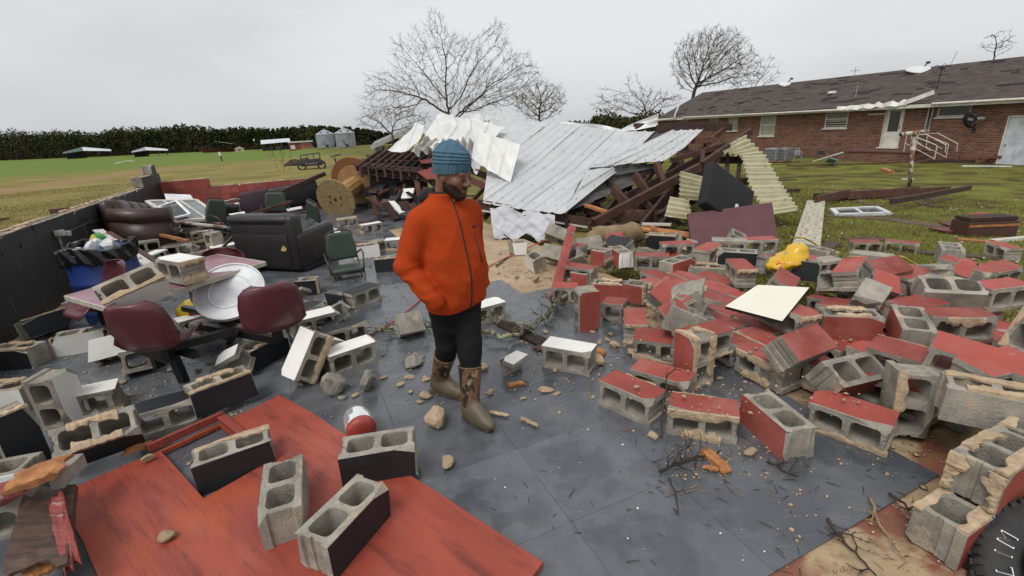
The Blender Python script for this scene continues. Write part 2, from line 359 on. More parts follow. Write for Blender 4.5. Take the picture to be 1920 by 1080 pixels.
mb.add([(XL,0,ZB),(XL,DP,ZB),(XL,DP,ZE),(XL,DP/2,ZE+1.86),(XL,0,ZE)],[(0,4,3,2,1)])
mb.add([(XR,0,ZB),(XR,DP,ZB),(XR,DP,ZE),(XR,DP/2,ZE+1.86),(XR,0,ZE)],[(0,1,2,3,4)])
mb.add([(XL,DP,ZB),(XR,DP,ZB),(XR,DP,ZE),(XL,DP,ZE)],[(3,2,1,0)])
wall=mb.build('brick_wall',brick_m,house)
for x0,x1,z0,z1,k in ops:
    if k in 'bld':
        f=MB(); t=.05 if x1-x0<.9 else .07
        for a,b in (((x0+t/2,z0),(x0+t/2,z1)),((x1-t/2,z0),(x1-t/2,z1))): f.box(((a[0]),.075,(z0+z1)/2),(t,.06,z1-z0))
        for z in (z0+t/2,z1-t/2): f.box(((x0+x1)/2,.075,z),(x1-x0-2*t,.06,t))
        if k!='d': f.box(((x0+x1)/2,.08,(z0+z1)/2),(x1-x0-2*t,.05,t*.9))
        f.box(((x0+x1)/2,-.02,z0-.035),(x1-x0+.12,.10,.06))
        wo=f.build('window',white_trim,house)
        zm=(z0+z1)/2
        for (a,b) in ([(z0+t,zm-t*.45),(zm+t*.45,z1-t)] if k!='d' else [(z0+t,z1-t)]):
            pn=MB(); pn.box(((x0+x1)/2,.10,(a+b)/2),(x1-x0-2*t,.012,b-a)); pn.build('pane',blind_m if k=='b' else glass_dark,wo)
            if k in 'bl':
                sl_=MB(); nn=6 if k=='b' else 3
                for i in range(nn): sl_.box(((x0+x1)/2,.088,a+(b-a)*(i+.5)/nn),(x1-x0-2.4*t,.012,(b-a)/nn*.30),R=Rmat(rx=.5))
                sl_.build('blind_slats',white_trim if k=='l' else blind_m,wo)
    elif k=='door':
        f=MB(); t=.07
        f.box((x0+t/2,.06,(z0+z1)/2),(t,.10,z1-z0)); f.box((x1-t/2,.06,(z0+z1)/2),(t,.10,z1-z0)); f.box(((x0+x1)/2,.06,z1-t/2),(x1-x0-2*t,.10,t))
        d=f.build('door',white_trim,house)
        w_=x1-x0-2*t; cx=(x0+x1)/2
        l=MB(); l.box((cx,.085,z0+.40),(w_,.04,.80)); l.box((cx,.085,z1-t-.07),(w_,.04,.14)); 
        for sg in (-1,1): l.box((cx+sg*(w_/2-.07),.085,(z0+.8+z1-t-.14)/2),(.14,.04,z1-t-.14-z0-.8))
        l.build('leaf',white_trim,d)
        l=MB(); l.box((cx,.10,(z0+.8+z1-t-.14)/2),(w_-.28,.012,z1-t-.14-z0-.8)); l.build('pane',glass_dark,d)
        l=MB(); l.box((x1-t-.07,.04,z0+1.0),(.03,.05,.16)); l.build('handle',metal_grey,d)
        l=MB(); l.box((cx,-.05,z0-.03),(x1-x0+.1,.22,.05)); l.build('threshold',white_trim,d)
    else:
        f=MB(); t=.06
        f.box((x0+t/2,.05,(z0+z1)/2),(t,.12,z1-z0)); f.box(((x0+x1)/2,.05,z1-t/2),(x1-x0-t,.12,t))
        d=f.build('door',white_trim,house); setp(d,label='grey primed steel door at the right end of the wall')
        l=MB(); l.box(((x0+x1)/2+t/2,.08,(z0+z1-t)/2),(x1-x0-t,.045,z1-z0-t)); l.build('leaf',mat('primed_steel',(.50,.53,.56),.5,col2=(.30,.32,.35),scale=2.5,lo=.3,hi=.6),d)
        l=MB(); l.lathe([(0.02,0),(.035,.02),(.03,.06)],10,M=Matrix.Translation((x0+t+.09,.055,z0+.85))@Matrix.Rotation(PI/2,4,'X')); l.build('handle',mat('brass',(.45,.33,.12),.3,metal=.9),d)
# roof
RY0,RZ0=-.45,ZE-.06; RZ1=ZE+1.88
ang=math.atan2(RZ1-RZ0,DP/2-RY0); ln=math.hypot(RZ1-RZ0,DP/2-RY0)
mb=MB(); mb.box((0,ln/2,0),(XR-XL+.7,ln,.06)); rf=mb.build('roof',shingle_m,house); rf.location=((XL+XR)/2,RY0,RZ0+.03); rf.rotation_euler=(ang,0,0)
mb=MB(); mb.box((0,ln/2,0),(XR-XL+.7,ln,.06)); o=mb.build('roof',shingle_m,house); o.location=((XL+XR)/2,DP-RY0,RZ0+.03); o.rotation_euler=(ang,0,PI)
sh=MB(); sh.box((0,0,0),(.42,.13,.012)); shm=mesh(sh.v,sh.f,[shingle_dark])
for k in range(95):
    o=link('shingle',shm,rf); o.location=(rnd.uniform(-14,14),ln*rnd.uniform(.08,.97),.040+rnd.random()*.012); o.rotation_euler=(rnd.uniform(.02,.12),0,rnd.uniform(-.12,.12)); o.scale=(rnd.uniform(.6,2.4),rnd.uniform(.6,1.3),1)
mb=MB(); mb.box(((XL+XR)/2,RY0-.015,RZ0-.07),(XR-XL+.66,.03,.17)); mb.box(((XL+XR)/2,RY0/2-.02,RZ0-.10),(XR-XL+.6,-RY0-.06,.02)); mb.build('fascia',white_trim,house)
gx0,_=hs(1290,200); gx1,_=hs(1600,190)
mb=MB(); mb.tube([(gx0,RY0-.09,RZ0-.0),(gx1,RY0-.09,RZ0-.06)],.055,8); mb.build('gutter',white_trim,house)
gx2,_=hs(1762,180)
mb=MB(); mb.tube([(gx2,RY0-.09,RZ0-.0),(XR,RY0-.09,RZ0)],.055,8); mb.build('gutter',white_trim,house)
# ripped soffit trim hanging at the door end
sx0,_=hs(1582,190); sx1,_=hs(1715,182); sx2,_=hs(1758,168)
mb=MB(); N_=16
for i in range(N_):
    t=i/(N_-1); x=sx0+(sx1-sx0)*t; zz=RZ0+.02+.12*t+.05*math.sin(i*2.3); 
    mb.v+= [(x,RY0-.12-.05*math.sin(i*1.7),zz-.13+.03*math.sin(i*3.1)),(x,RY0-.02+.05*math.sin(i),zz+.1+.04*math.cos(i*2.7))]
for i in range(N_-1): mb.f.append((2*i,2*i+2,2*i+3,2*i+1)); mb.m.append(0)
mb.beam((sx1-.1,RY0-.1,RZ0+.12),(sx2,RY0+.2,RZ0+.55),.05,.2); mb.build('torn_fascia',mat('bright_trim',(.72,.70,.64),.5,scale=4),house)
sx3,_=hs(1275,214); mb=MB(); mb.tube([(sx3-.35,RY0+.6,RZ0+.9),(sx3-.1,RY0,RZ0+.25),(sx3+.15,RY0-.2,RZ0+.02),(sx3-.3,RY0-.3,RZ0-.06),(sx3-2.2,RY0-.25,RZ0-.12)],.07,6); mb.build('bent_downspout',white_trim,house)
# porch step, railing, pipes, meter things
px0,pz=hs(1577,284,-1.3); px1,_=hs(1703,283,-1.3)
mb=MB(); mb.box(((px0+px1)/2,-.65,(pz+ZB)/2),(px1-px0,1.28,pz-ZB)); po=mb.build('porch',brick_m,house); setp(po,label='low dark brick stoop under the cream door')
mb=MB(); mb.box(((px0+px1)/2,-.66,pz+.03),(px1-px0+.08,1.36,.06)); mb.build('porch_slab',mat('stoop_concrete',(.14,.07,.055),.7,scale=4),house)
for i in range(3):
    mb=MB(); mb.box((px1+.17+.3*i,-.7,(pz-.2*(i+1)+ZB)/2),(.30,1.1,pz-.2*(i+1)-ZB)); mb.build('step',mat('stoop_concrete',(.14,.07,.055)),house)
rail_m=mat('white_rail',(.62,.60,.55),.5,col2=(.45,.38,.3),scale=9)
for off in (-1.25,-.25):
    def rp(x,y): s,z=hs(x,y,-1.25); return (s,off,z)
    mb=MB()
    pts=[rp(1691,303),rp(1700,254),rp(1737,252),rp(1774,272),rp(1772,286)]; mb.tube(pts,.024,6)
    mb.tube([rp(1717,256),rp(1715,278)],.02,6); mb.tube([rp(1718,257),rp(1755,272),rp(1757,274),rp(1752,299)],.024,6); mb.tube([rp(1716,266),rp(1745,282)],.018,6); mb.tube([rp(1715,278),rp(1752,298)],.018,6); mb.tube([rp(1697,268),rp(1706,273)],.018,6)
    mb.build('railing',rail_m,house)
for x,ya,yb in ((1744,196,243),(1752,196,252)):
    s,za=hs(x,ya,-.06); _,zb=hs(x,yb,-.06); mb=MB(); mb.tube([(s,-.06,za),(s,-.06,zb)],.04,6); mb.build('conduit',metal_grey,house)
s,z=hs(1707,203,-.1); mb=MB(); mb.lathe([(.05,0),(.09,.05),(.1,.16),(.02,.17)],10,M=Matrix.Translation((s-.12,-.08,z))); mb.lathe([(.05,0),(.09,.05),(.1,.16),(.02,.17)],10,M=Matrix.Translation((s+.14,-.1,z))@Matrix.Rotation(.8,4,'X')); mb.build('floodlight',white_trim,house)
s,z=hs(1644,214,-.03); mb=MB(); mb.box((s,-.03,z),(.9,.03,.05)); mb.build('trim_strip',white_trim,house)
s,z=hs(1540,286,-.03); mb=MB(); mb.box((s,-.012,z),(.42,.02,.2)); mb.build('crawl_vent',glass_dark,house)
# roof top things
def roofpt(px,py):
    nrm=np.array(HM.to_3x3()@Vector((0,-math.sin(ang),math.cos(ang)))); p0=np.array(HM@Vector((0,RY0,RZ0+.06)))
    return GP(px,py,p0,nrm)
white_paint=mat('white_plastic',(.75,.76,.77),.45,scale=5,rand=.05)
def dish(px,py,r,az,el,label,m,name='satellite_dish',text=None,arm=True):
    p=roofpt(px,py) if name!='wall_dish' else None
    return p
for px,py,r,sx,lab in ((1473,160,.42,1.,'white satellite dish toppled on the far roof ridge'),(1727,133,.62,1.15,'white satellite dish toppled on the ridge above the cream door')):
    p=roofpt(px,py); t=thing('satellite_dish',lab,'satellite dish',p)
    mb=MB(); prof=[(.02,.0),(r*.4,.03),(r*.75,.09),(r,.17),(r*1.01,.185),(r*.97,.18),(r*.7,.105),(r*.3,.045),(.02,.03)]
    o=mb.lathe(prof,24).build('reflector',white_paint,t,smooth=True); o.scale=(sx,.75,1); o.rotation_euler=(math.radians(205),.12,-.55); o.location=(0,0,.22)
    mb=MB(); mb.beam((.1,.1,.1),(.45,.2,.42),.06,.04); mb.box((.5,.22,.44),(.18,.1,.12)); mb.build('feed_arm',mat('dark_metal',(.03,.03,.032),.5,scale=6),t)
dark_metal=MATS['dark_metal']
p=roofpt(1560,176); o=MB().lathe([(.14,0),(.2,.02),(.2,.12),(.10,.16)],12).build('roof_vent',white_paint); o.location=p; o.scale=(1.4,.9,1); setp(o,'small white vent cap on the brown shingle roof','vent')
p=roofpt(1604,182); mb=MB(); mb.tube([(0,0,-.02),(0.03,0,.62)],.03,6); o=mb.build('vent_pipe',metal_grey); o.location=p; setp(o,'thin grey vent pipe standing on the lower roof slope','pipe')
p=roofpt(1602,143); mb=MB(); mb.tube([(0,0,-.05),(0,0,.55)],.015,5); mb.tube([(-.3,0,.33),(.35,.0,.33)],.015,5); mb.tube([(-.12,0,.24),(.1,0,.42)],.012,5); o=mb.build('roof_antenna',metal_grey); o.location=p; setp(o,'small cross-armed antenna on the roof ridge','antenna')
p=roofpt(1756,168); mb=MB(); mb.tube([(0,0,-.05),(.05,0,1.05)],.03,6)
for cx,cz,rr in ((-.25,.98,.17),(.12,1.05,.15),(.32,.95,.14)): mb.tube([(cx+rr*math.cos(t),0,cz+rr*math.sin(t)) for t in np.linspace(0,2*PI,13)],.014,4)
mb.box((.05,0,1.02),(.2,.1,.12)); mb.tube([(.4,0,1.0),(.62,0,1.75)],.012,4); mb.tube([(-.1,0,.7),(.5,0,.68)],.02,4); o=mb.build('roof_mast',dark_metal); o.location=p; setp(o,'bare dish mast with wire loops on the roof edge','mast')
# black wall dish with lettering
s,z=hs(1822,224,-.35); t=thing('satellite_dish','black satellite dish with white lettering on the brick wall','satellite dish'); t.matrix_world=HM@Matrix.Translation((s,-.35,z))
mb=MB(); prof=[(.02,.0),(.2,.02),(.36,.075),(.37,.08),(.2,.03),(.02,.012)]; o=mb.lathe(prof,24).build('reflector',dark_metal,t,smooth=True); o.rotation_euler=(PI/2+.25,0,-.45)
mb=MB(); mb.tube([(0,.02,-.02),(.05,.2,-.35),(.05,.34,-.5)],.03,6); mb.box((.05,.33,-.5),(.12,.04,.2)); mb.build('mount',dark_metal,t)
mb=MB(); mb.tube([(.05,-.02,-.3),(.42,-.3,.02)],.02,6); mb.box((.48,-.34,.06),(.25,.08,.1)); mb.build('feed_arm',metal_grey,t)
def text_mesh(txt,size,ext=.002):
    cu=bpy.data.curves.new('t','FONT'); cu.body=txt; cu.size=size; cu.extrude=ext; cu.align_x='CENTER'; cu.align_y='CENTER'
    to=bpy.data.objects.new('t',cu); COL.objects.link(to); bpy.context.view_layer.update()
    me=bpy.data.meshes.new_from_object(to.evaluated_get(bpy.context.evaluated_depsgraph_get())); bpy.data.objects.remove(to,do_unlink=True); bpy.data.curves.remove(cu); return me
o=link('lettering',text_mesh('dish',.2),t,white_paint); o.rotation_euler=(PI/2+.25,0.1,-.45); o.location=(-.02,-.06,.02)

# house side odds and ends
def at_wall(px,py,off): s,z=hs(px,py,off); return HM@Vector((s,off,z))
for px,lab,ww in ((1449,'grey air-conditioning unit at the foot of the brick wall, farther one',.8),(1468,'grey air-conditioning unit beside the gas meter',.7)):
    p=GT(px,303); t=thing('air_conditioner',lab,'air conditioner',p,'air conditioners at the house'); t.rotation_euler=(0,0,math.atan2(-AX[1],-AX[0]))
    mb=MB(); mb.box((0,0,.42),(ww,.7,.72)); mb.build('cabinet',metal_grey,t,bevel=.03)
    mb=MB()
    for k in range(7): mb.box((0,-.352,.14+k*.09),(ww*.9,.02,.03))
    mb.build('louvres',dark_metal,t)
    MB().box((0,0,.03),(ww+.1,.8,.06)).build('pad',slab_m,t)
p=GT(1492,304); t=thing('gas_meter','grey gas meter with pipes against the brick wall','gas meter',p)
mb=MB(); mb.box((0,0,.5),(.3,.22,.32)); mb.build('body',metal_grey,t,bevel=.04); mb=MB(); mb.tube([(-.12,0,0),(-.12,0,.75),(.1,.0,.78),(.12,0,.6)],.035,6); mb.tube([(.3,0,0),(.28,0,.55),(.1,0,.6)],.035,6); mb.build('pipes',metal_grey,t)
p=GT(1757,300); t=thing('worn_car_tyre','black car tyre standing against the house steps','tyre',p)
def tyre_mesh(R,w_,n=36):
    prof=[(R*.6,-w_*.36),(R*.66,-w_*.48),(R*.82,-w_*.52),(R*.95,-w_*.46),(R,-w_*.33),(R,w_*.33),(R*.95,w_*.46),(R*.82,w_*.52),(R*.66,w_*.48),(R*.6,w_*.36)]
    vs=[];fs=[]
    for r,z in prof:
        for j in range(n): a=2*PI*j/n; vs.append((r*math.cos(a),r*math.sin(a),z))
    k=len(prof)
    for i in range(k):
        for j in range(n): fs.append((i*n+j,i*n+(j+1)%n,((i+1)%k)*n+(j+1)%n,((i+1)%k)*n+j))
    return vs,fs
rubber=mat('tyre_rubber',(.020,.020,.021),.75,col2=(.035,.034,.032),scale=14,bump=.3)
o=MB().add(*tyre_mesh(.36,.24,28)).build('tread',rubber,t,smooth=True); o.rotation_euler=(PI/2-.15,0,math.atan2(-AX[1],-AX[0])+.3); o.location=(0,0,.37)
# ================================================================ far field buildings
galv=mat('galvanised_steel',(.40,.43,.46),.45,col2=(.28,.30,.33),scale=.8,metal=.5)
tin_white=mat('far_tin_roof',(.62,.64,.66),.5,col2=(.5,.52,.54),scale=1)
tin_green=mat('green_tin',(.035,.085,.065),.5,scale=1)
dark_wood=mat('dark_shed_wood',(.035,.032,.03),.9,scale=1.5)
red_barn=mat('red_barn_paint',(.30,.075,.055),.8,scale=1)
pale_red=mat('faded_red_paint',(.42,.17,.12),.8,scale=1)
def site(px,py,name,label,cat,group=None):
    p=GT(px,py); s=np.hypot(p[0],p[1])
    d=np.array([p[0],p[1],0])/s
    t=thing(name,label,cat,p,group); t.rotation_euler=(0,0,math.atan2(d[1],d[0])-PI/2)   # local x to the right, y away from the viewer
    dep=(p[1]*math.cos(PITCH)-(p[2]-CAMH)*math.sin(PITCH))
    return t, dep/FPX                                   # metres per photo pixel
def pavilion(px,py,wpx,hpx,lab,side,frac):
    t,m=site(px,py,'field_shelter',lab,'shelter','open shelters along the wood')
    W,Hh=wpx*m,hpx*m; D_=6.
    mb=MB(); mb.add([(-W/2,0,Hh*.50),(-W/2+W*frac,0,Hh*.66),(-W/2+W*frac,D_,Hh),(-W/2,D_,Hh*.62)],[(0,1,2,3),(3,2,1,0)]); mb.build('roof_slope',side,t)
    mb=MB(); mb.add([(-W/2+W*frac,0,Hh*.66),(W/2,0,Hh*.50),(W/2,D_,Hh*.66),(-W/2+W*frac,D_,Hh)],[(0,1,2,3)]); mb.build('roof_slope',tin_white,t)
    for x in (-W*.44,-W*.1,W*.2,W*.45):
        for y in (.3,D_-.3): MB().beam((x,y,-.2),(x,y,Hh*(.5 if y<1 else .64)),.18,.18,up=(0,1,0)).build('post',dark_wood,t)
    MB().add([(-W*.46,D_,0),(-W*.05,D_,0),(-W*.05,D_,Hh*.5),(-W*.46,D_,Hh*.5)],[(0,1,2,3)]).build('back_wall',dark_wood,t)
pavilion(168,296,70,20,'low field shelter with dark green side and white roof, leftmost by the wood',tin_green,.42)
pavilion(284,293,56,17,'low field shelter with torn grey tin roof, second from left by the wood',galv,.4)
t,m=site(410,286,'collapsed_shed','collapsed dark barn with one tilted roof sheet beside the cream hut','shed'); W=62*m
MB().beam((-W/2,0,1.6*m*5),(W*.05,0,20*m),.3,.25).build('rafter',dark_wood,t)
mb=MB(); mb.add([(-W*.02,-1,20*m),(W*.42,-1,14*m),(W*.45,4,14*m),(0,4,20*m)],[(0,1,2,3)]); mb.build('roof_sheet',tin_white,t)
mb=MB(); mb.add([(-W*.5,0,8*m),(W*.45,0,3.5*m),(W*.45,2,0),(-W*.4,2,1*m)],[(0,1,2,3)]); mb.build('fallen_wall',red_barn,t)
MB().beam((W*.3,1,0),(W*.3,1,14*m),.2,.2,up=(0,1,0)).build('post',dark_wood,t)
t,m=site(450,285,'garden_hut','small cream hut with one window in the field','hut'); W=15*m
MB().box((0,1,3.2*m),(W,2,6.4*m)).build('walls',mat('cream_siding',(.55,.5,.33),.7,scale=2),t)
MB().add([(-W*.56,-.1,6.4*m),(0,-.1,9.6*m),(W*.56,-.1,6.4*m),(-W*.56,2.2,6.4*m),(0,2.2,9.6*m),(W*.56,2.2,6.4*m)],[(0,1,4,3),(1,2,5,4),(0,2,1),(3,4,5)]).build('roof',white_trim,t)
MB().box((-.0,-.02,3.6*m),(2.2*m,.06,2.6*m)).build('window',glass_dark,t)
t,m=site(485,283,'utility_pole','thin leaning grey pole left of the open tin shed','pole'); MB().beam((0,0,-.3),(-4*m,0,20*m),.25,.25,up=(0,1,0)).build('pole',dark_wood,t); MB().box((-4*m,0,20*m),(.5,.4,.6)).build('lamp_head',white_paint,t)
t,m=site(520,282,'tin_shed','open-fronted dark shed with white tin roof beside the red shed','shed'); W,Hh=50*m,21*m
mb=MB(); mb.add([(-W/2,-.6,Hh*.60),(W/2,-.6,Hh*.68),(W/2,3,Hh*.98),(-W/2,3,Hh*.94)],[(0,1,2,3),(3,2,1,0)]); mb.build('roof',tin_white,t)
mb=MB(); mb.box((0,3,Hh*.42),(W*.97,.2,Hh*.8)); mb.build('back_wall',dark_wood,t)
for x in (-W*.48,-W*.16,W*.16,W*.48): MB().beam((x,0,-.3),(x,0,Hh*.64),.25,.25,up=(0,1,0)).build('post',dark_wood,t)
for k in range(5): MB().box((-W*.3+k*W*.15,1.3,.5+.3*(k%2)),(W*.1,.9,1.+.5*(k%3))).build('stored_bale',mat('stored_goods',(.08,.085,.08),.8,scale=2),t)
t,m=site(566,281,'red_shed','long low red shed with white roof beside the grain bins','shed'); W,Hh=42*m,16*m
MB().box((-W*.26,1.5,Hh*.42),(W*.48,3,Hh*.84)).build('wall',red_barn,t); MB().box((W*.24,1.5,Hh*.42),(W*.52,3,Hh*.84)).build('wall',pale_red,t)
MB().box((0,1.4,Hh*.91),(W*1.03,3.6,Hh*.14)).build('roof',tin_white,t); MB().box((-W*.34,-.05,Hh*.36),(1.2,.08,1.2)).build('window',white_paint,t)
for px,py,w_,h_,lab in ((613,277,33,34,'left galvanised grain bin with cone roof'),(650,276,36,36,'right galvanised grain bin, the larger of the two')):
    t,m=site(px,py,'grain_bin',lab,'grain bin','grain bins at the wood'); r=w_*m/2; Hh=h_*m; e=Hh*.70
    prof=[]; nn=11
    for k in range(nn): prof+=[(r*(1.0 if k%2 else .985),e*k/nn),(r*(1.0 if k%2 else .985),e*(k+.98)/nn)]
    o=MB().lathe(prof,28).build('drum',galv,t); o.location=(0,r,0)
    o=MB().lathe([(r*1.05,e),(r*.9,e+Hh*.06),(r*.1,Hh*.96),(r*.1,Hh),(0.02,Hh)],28).build('cone_roof',galv,t); o.location=(0,r,0)
    mb=MB(); mb.beam((-.1*r,-.1,.3),(-.25*r,-.1,e*.55),.12,.1,up=(0,1,0)); mb.build('ladder',dark_metal,t)
    MB().box((.1*r,-.03,e*.13),(.5,.1,e*.2)).build('hatch',dark_metal,t)
    for k in (-1,1): MB().box((k*r*.35,.33*r,e+Hh*.09),(.4,.4,.35)).build('roof_vent',dark_metal,t)
# white weathered barn behind the heap
t,m=site(716,302,'white_barn','weathered white timber barn with sagging roof behind the collapsed workshop','barn'); m*=1.
bw,bh=26*m,30*m
plank_w=mat('white_weathered_board',(.46,.47,.46),.8,col2=(.26,.26,.25),scale=2,extra=overlay((.1,.07,.05),6,.6,.72,.7))
for k in range(7): MB().box((-bw/2+(k+.5)*bw/7+2*m,0,bh*.45),(bw/7*.9,.06,bh*.9)).build('board',plank_w if k%3!=1 else dark_wood,t)
for k in range(12): MB().box((bw/2+2*m+ .0+ 18*m,.25,(k+.5)*bh*.075),(36*m,.05,bh*.06)).build('siding_board',mat('grey_barn_board',(.16,.155,.15),.85,col2=(.07,.06,.055),scale=1.5,rand=.3),t)
MB().box((bw/2+26*m,.1,bh*.45),(16*m,.1,bh*.7)).build('rusty_door',mat('rusty_tin',(.16,.06,.04),.8,col2=(.07,.035,.03),scale=2),t)
mb=MB(); mb.add([(-bw/2-3*m,-1.2,bh*.92),(70*m,-.8,bh*1.95),(76*m,5,bh*2.15),(-bw/2+4*m,4.5,bh*1.15)],[(0,1,2,3),(3,2,1,0)]); mb.build('roof',mat('old_tin_roof',(.26,.27,.28),.6,col2=(.12,.11,.1),scale=1.2,stretch=(6,1,1)),t)
MB().beam((-bw/2-3*m,-1.25,bh*.86),(70*m,-.85,bh*1.88),.08,.3).build('fascia',plank_w,t)
# things on the field
t,m=site(417,302,'field_sign','white-topped marker post standing in the field','post'); MB().beam((0,0,-.2),(-.1,0,14*m),.16,.1,up=(0,1,0)).build('post',dark_wood,t); MB().box((-.12,-.06,13*m),(.32,.06,7*m)).build('marker',white_paint,t)
t,m=site(233,306,'roof_scrap','bent white roofing sheet lying alone in the green field','scrap metal'); mb=MB()
mb.add([(-14*m,0,.02),(3*m,0,4*m),(16*m,.3,.25),(16*m,1.6,.3),(4*m,1.8,4.2*m),(-13*m,1.6,.1)],[(0,1,4,5),(1,2,3,4)]); mb.build('sheet',white_paint,t)
t,m=site(586,318,'cage_trailer','black steel cage trailer standing in the field behind the red wall','trailer'); W,Hh=34*m,29*m
mb=MB()
for x in (-W/2,-W*.17,W*.17,W/2):
    for y in (0,1.2): mb.tube([(x,y,.25),(x,y,Hh*(.9+.1*(x>0)))],.022,5)
for z in (.3,.62,1.): 
    for y in (0,1.2): mb.tube([(-W/2,y,Hh*.9*z),(W/2,y,Hh*z)],.022,5)
mb.build('cage',dark_metal,t); MB().box((0,.6,.3),(W*1.1,1.3,.12)).build('deck',dark_metal,t)
for x in (-W*.5,W*.5):
    o=MB().add(*tyre_mesh(.28,.18,18)).build('wheel',rubber,t); o.rotation_euler=(PI/2,0,0); o.location=(x,-.1,.24)
p=GT(570,308); bm=bmesh.new(); bmesh.ops.create_icosphere(bm,subdivisions=3,radius=1)
for v in bm.verts: v.co=Vector((v.co.x*1.5*(1+.2*math.sin(v.co.y*7)),v.co.y*1.0,max(-.1,v.co.z)*.42*(1+.3*math.sin(v.co.x*9+v.co.y*5))))
me=bpy.data.meshes.new('m'); bm.to_mesh(me); bm.free(); me.materials.append(mat('dark_soil',(.035,.025,.018),1,bump=.8)); o=link('dirt_mound',me); o.location=p; setp(o,'mound of dark soil beside the cage trailer','soil')
t,m=site(634,318,'field_tool','rusty T-shaped iron stand in front of the grain bins','iron stand'); mb=MB(); mb.tube([(0,0,0),(-.1,0,22*m)],.05,6); mb.tube([(-10*m,0,24*m),(9*m,0,27*m)],.05,6); mb.box((0,0,.1),(.5,.4,.2)); mb.build('stand',dark_metal,t)

# ================================================================ pine wood
pine_m=mat('pine_needles',(.048,.058,.022),.95,col2=(.020,.027,.010),scale=.25,rand=0,detail=3,spec=.05,extra=chain(overlay((.085,.080,.028),.06,.50,.66,.8),overlay((.06,.045,.03),.035,.55,.68,.7)))
brush_m=mat('winter_brush',(.055,.040,.027),.95,col2=(.03,.022,.016),scale=.4,rand=0,spec=.05)
def clumps(centres,sizes,n_per,quad,flat=.6,rs=rs):
    Vs=[];
    for c,s in zip(centres,sizes):
        p=rs.normal(size=(n_per,3)); p/=np.linalg.norm(p,axis=1)[:,None]; p*=rs.uniform(.3,1,(n_per,1))**.5; p*=np.array(s); p+=c
        a=rs.normal(size=(n_per,3)); a/=np.linalg.norm(a,axis=1)[:,None]; b=np.cross(a,rs.normal(size=(n_per,3))); b/=np.linalg.norm(b,axis=1)[:,None]
        q=quad*rs.uniform(.5,1.3,(n_per,1))
        Vs.append(np.stack([p-a*q,p+b*q*flat,p+a*q,p-b*q*flat],1))
    V=np.concatenate(Vs).reshape(-1,3); return V,np.arange(len(V)).reshape(-1,4)
topx=[-400,0,100,200,300,400,500,600,660,720,900]; topy=[262,247,243,240,238,236,236,236,239,248,250]; basx=[-400,0,200,300,480,600,720,900]; basy=[318,301,293,288,280,275,270,258]
cen=[];siz=[];bc=[];bsz=[];trk=MB()
for row in range(4):
    for k in range(190):
        px=-260+1010*(k+rs.uniform(-.5,.5))/190
        p0=GT(px,np.interp(px,basx,basy)); d=p0/np.hypot(p0[0],p0[1]); p=p0+np.array([d[0],d[1],0])*(row*5+rs.uniform(0,4))
        topz=D(px,np.interp(px,topx,topy),p0[1])[2]; h=(topz-p[2])*rs.uniform(.80,1.05)*(1+.02*row)*(.97+.06*math.sin(px*.021+1)+.05*math.sin(px*.057))
        w_=h*rs.uniform(.11,.17); nl=6
        for j in range(nl):
            f=(j+.5)/nl; cen.append(p+np.array([rs.uniform(-.3,.3)*w_,rs.uniform(-.3,.3)*w_,h*(.06+.88*f)])); siz.append((w_*(1.35-f*.72),w_*(1.35-f*.72),h*.15))
        if row<2: trk.beam(p-np.array([0,0,.3]),p+np.array([0,0,h*.6]),.25,.25,up=(0,1,0))
        if row<2:
            bh_=h*rs.uniform(.12,.32); bc.append(p-np.array([d[0],d[1],0])*rs.uniform(1,4)+np.array([0,0,bh_*.5])); bsz.append((2.2,2.2,bh_*.6))
V,Fq=clumps(cen,siz,26,.55); o=link('pine_wood',fastmesh(V,Fq,[pine_m])); setp(o,'dark green pine wood along the far edge of the field','wood',kind='stuff')
o=trk.build('pine_trunks',mat('pine_bark',(.045,.035,.03),1,scale=1)); setp(o,'dim trunks of the pine wood','wood',kind='stuff')
V,Fq=clumps(bc,bsz,46,.5); o=link('wood_edge_brush',fastmesh(V,Fq,[brush_m])); setp(o,'brown winter brush along the foot of the pine wood','brush',kind='stuff')
# olive thicket between the heap and the house
cen=[];siz=[]
for k in range(75):
    px=1060+200*rs.rand(); Yd=rs.uniform(55,75); b=D(px,235,Yd); top=D(px,np.interp(px,[1060,1100,1150,1200,1260],[216,204,196,196,204])+rs.uniform(0,16),Yd)
    zb=float(zg(b[0],b[1])); h=(top[2]-zb)*rs.uniform(.5,1.0); cen.append((b[0],b[1],zb+h*.5)); siz.append((1.5,1.5,h*.55))
V,Fq=clumps(cen,siz,260,.24); o=link('thicket',fastmesh(V,Fq,[mat('thicket_leaf',(.075,.072,.028),.95,col2=(.03,.026,.014),scale=.7,rand=0,spec=.05)])); setp(o,'olive-brown thicket between the heap and the house','thicket',kind='stuff')

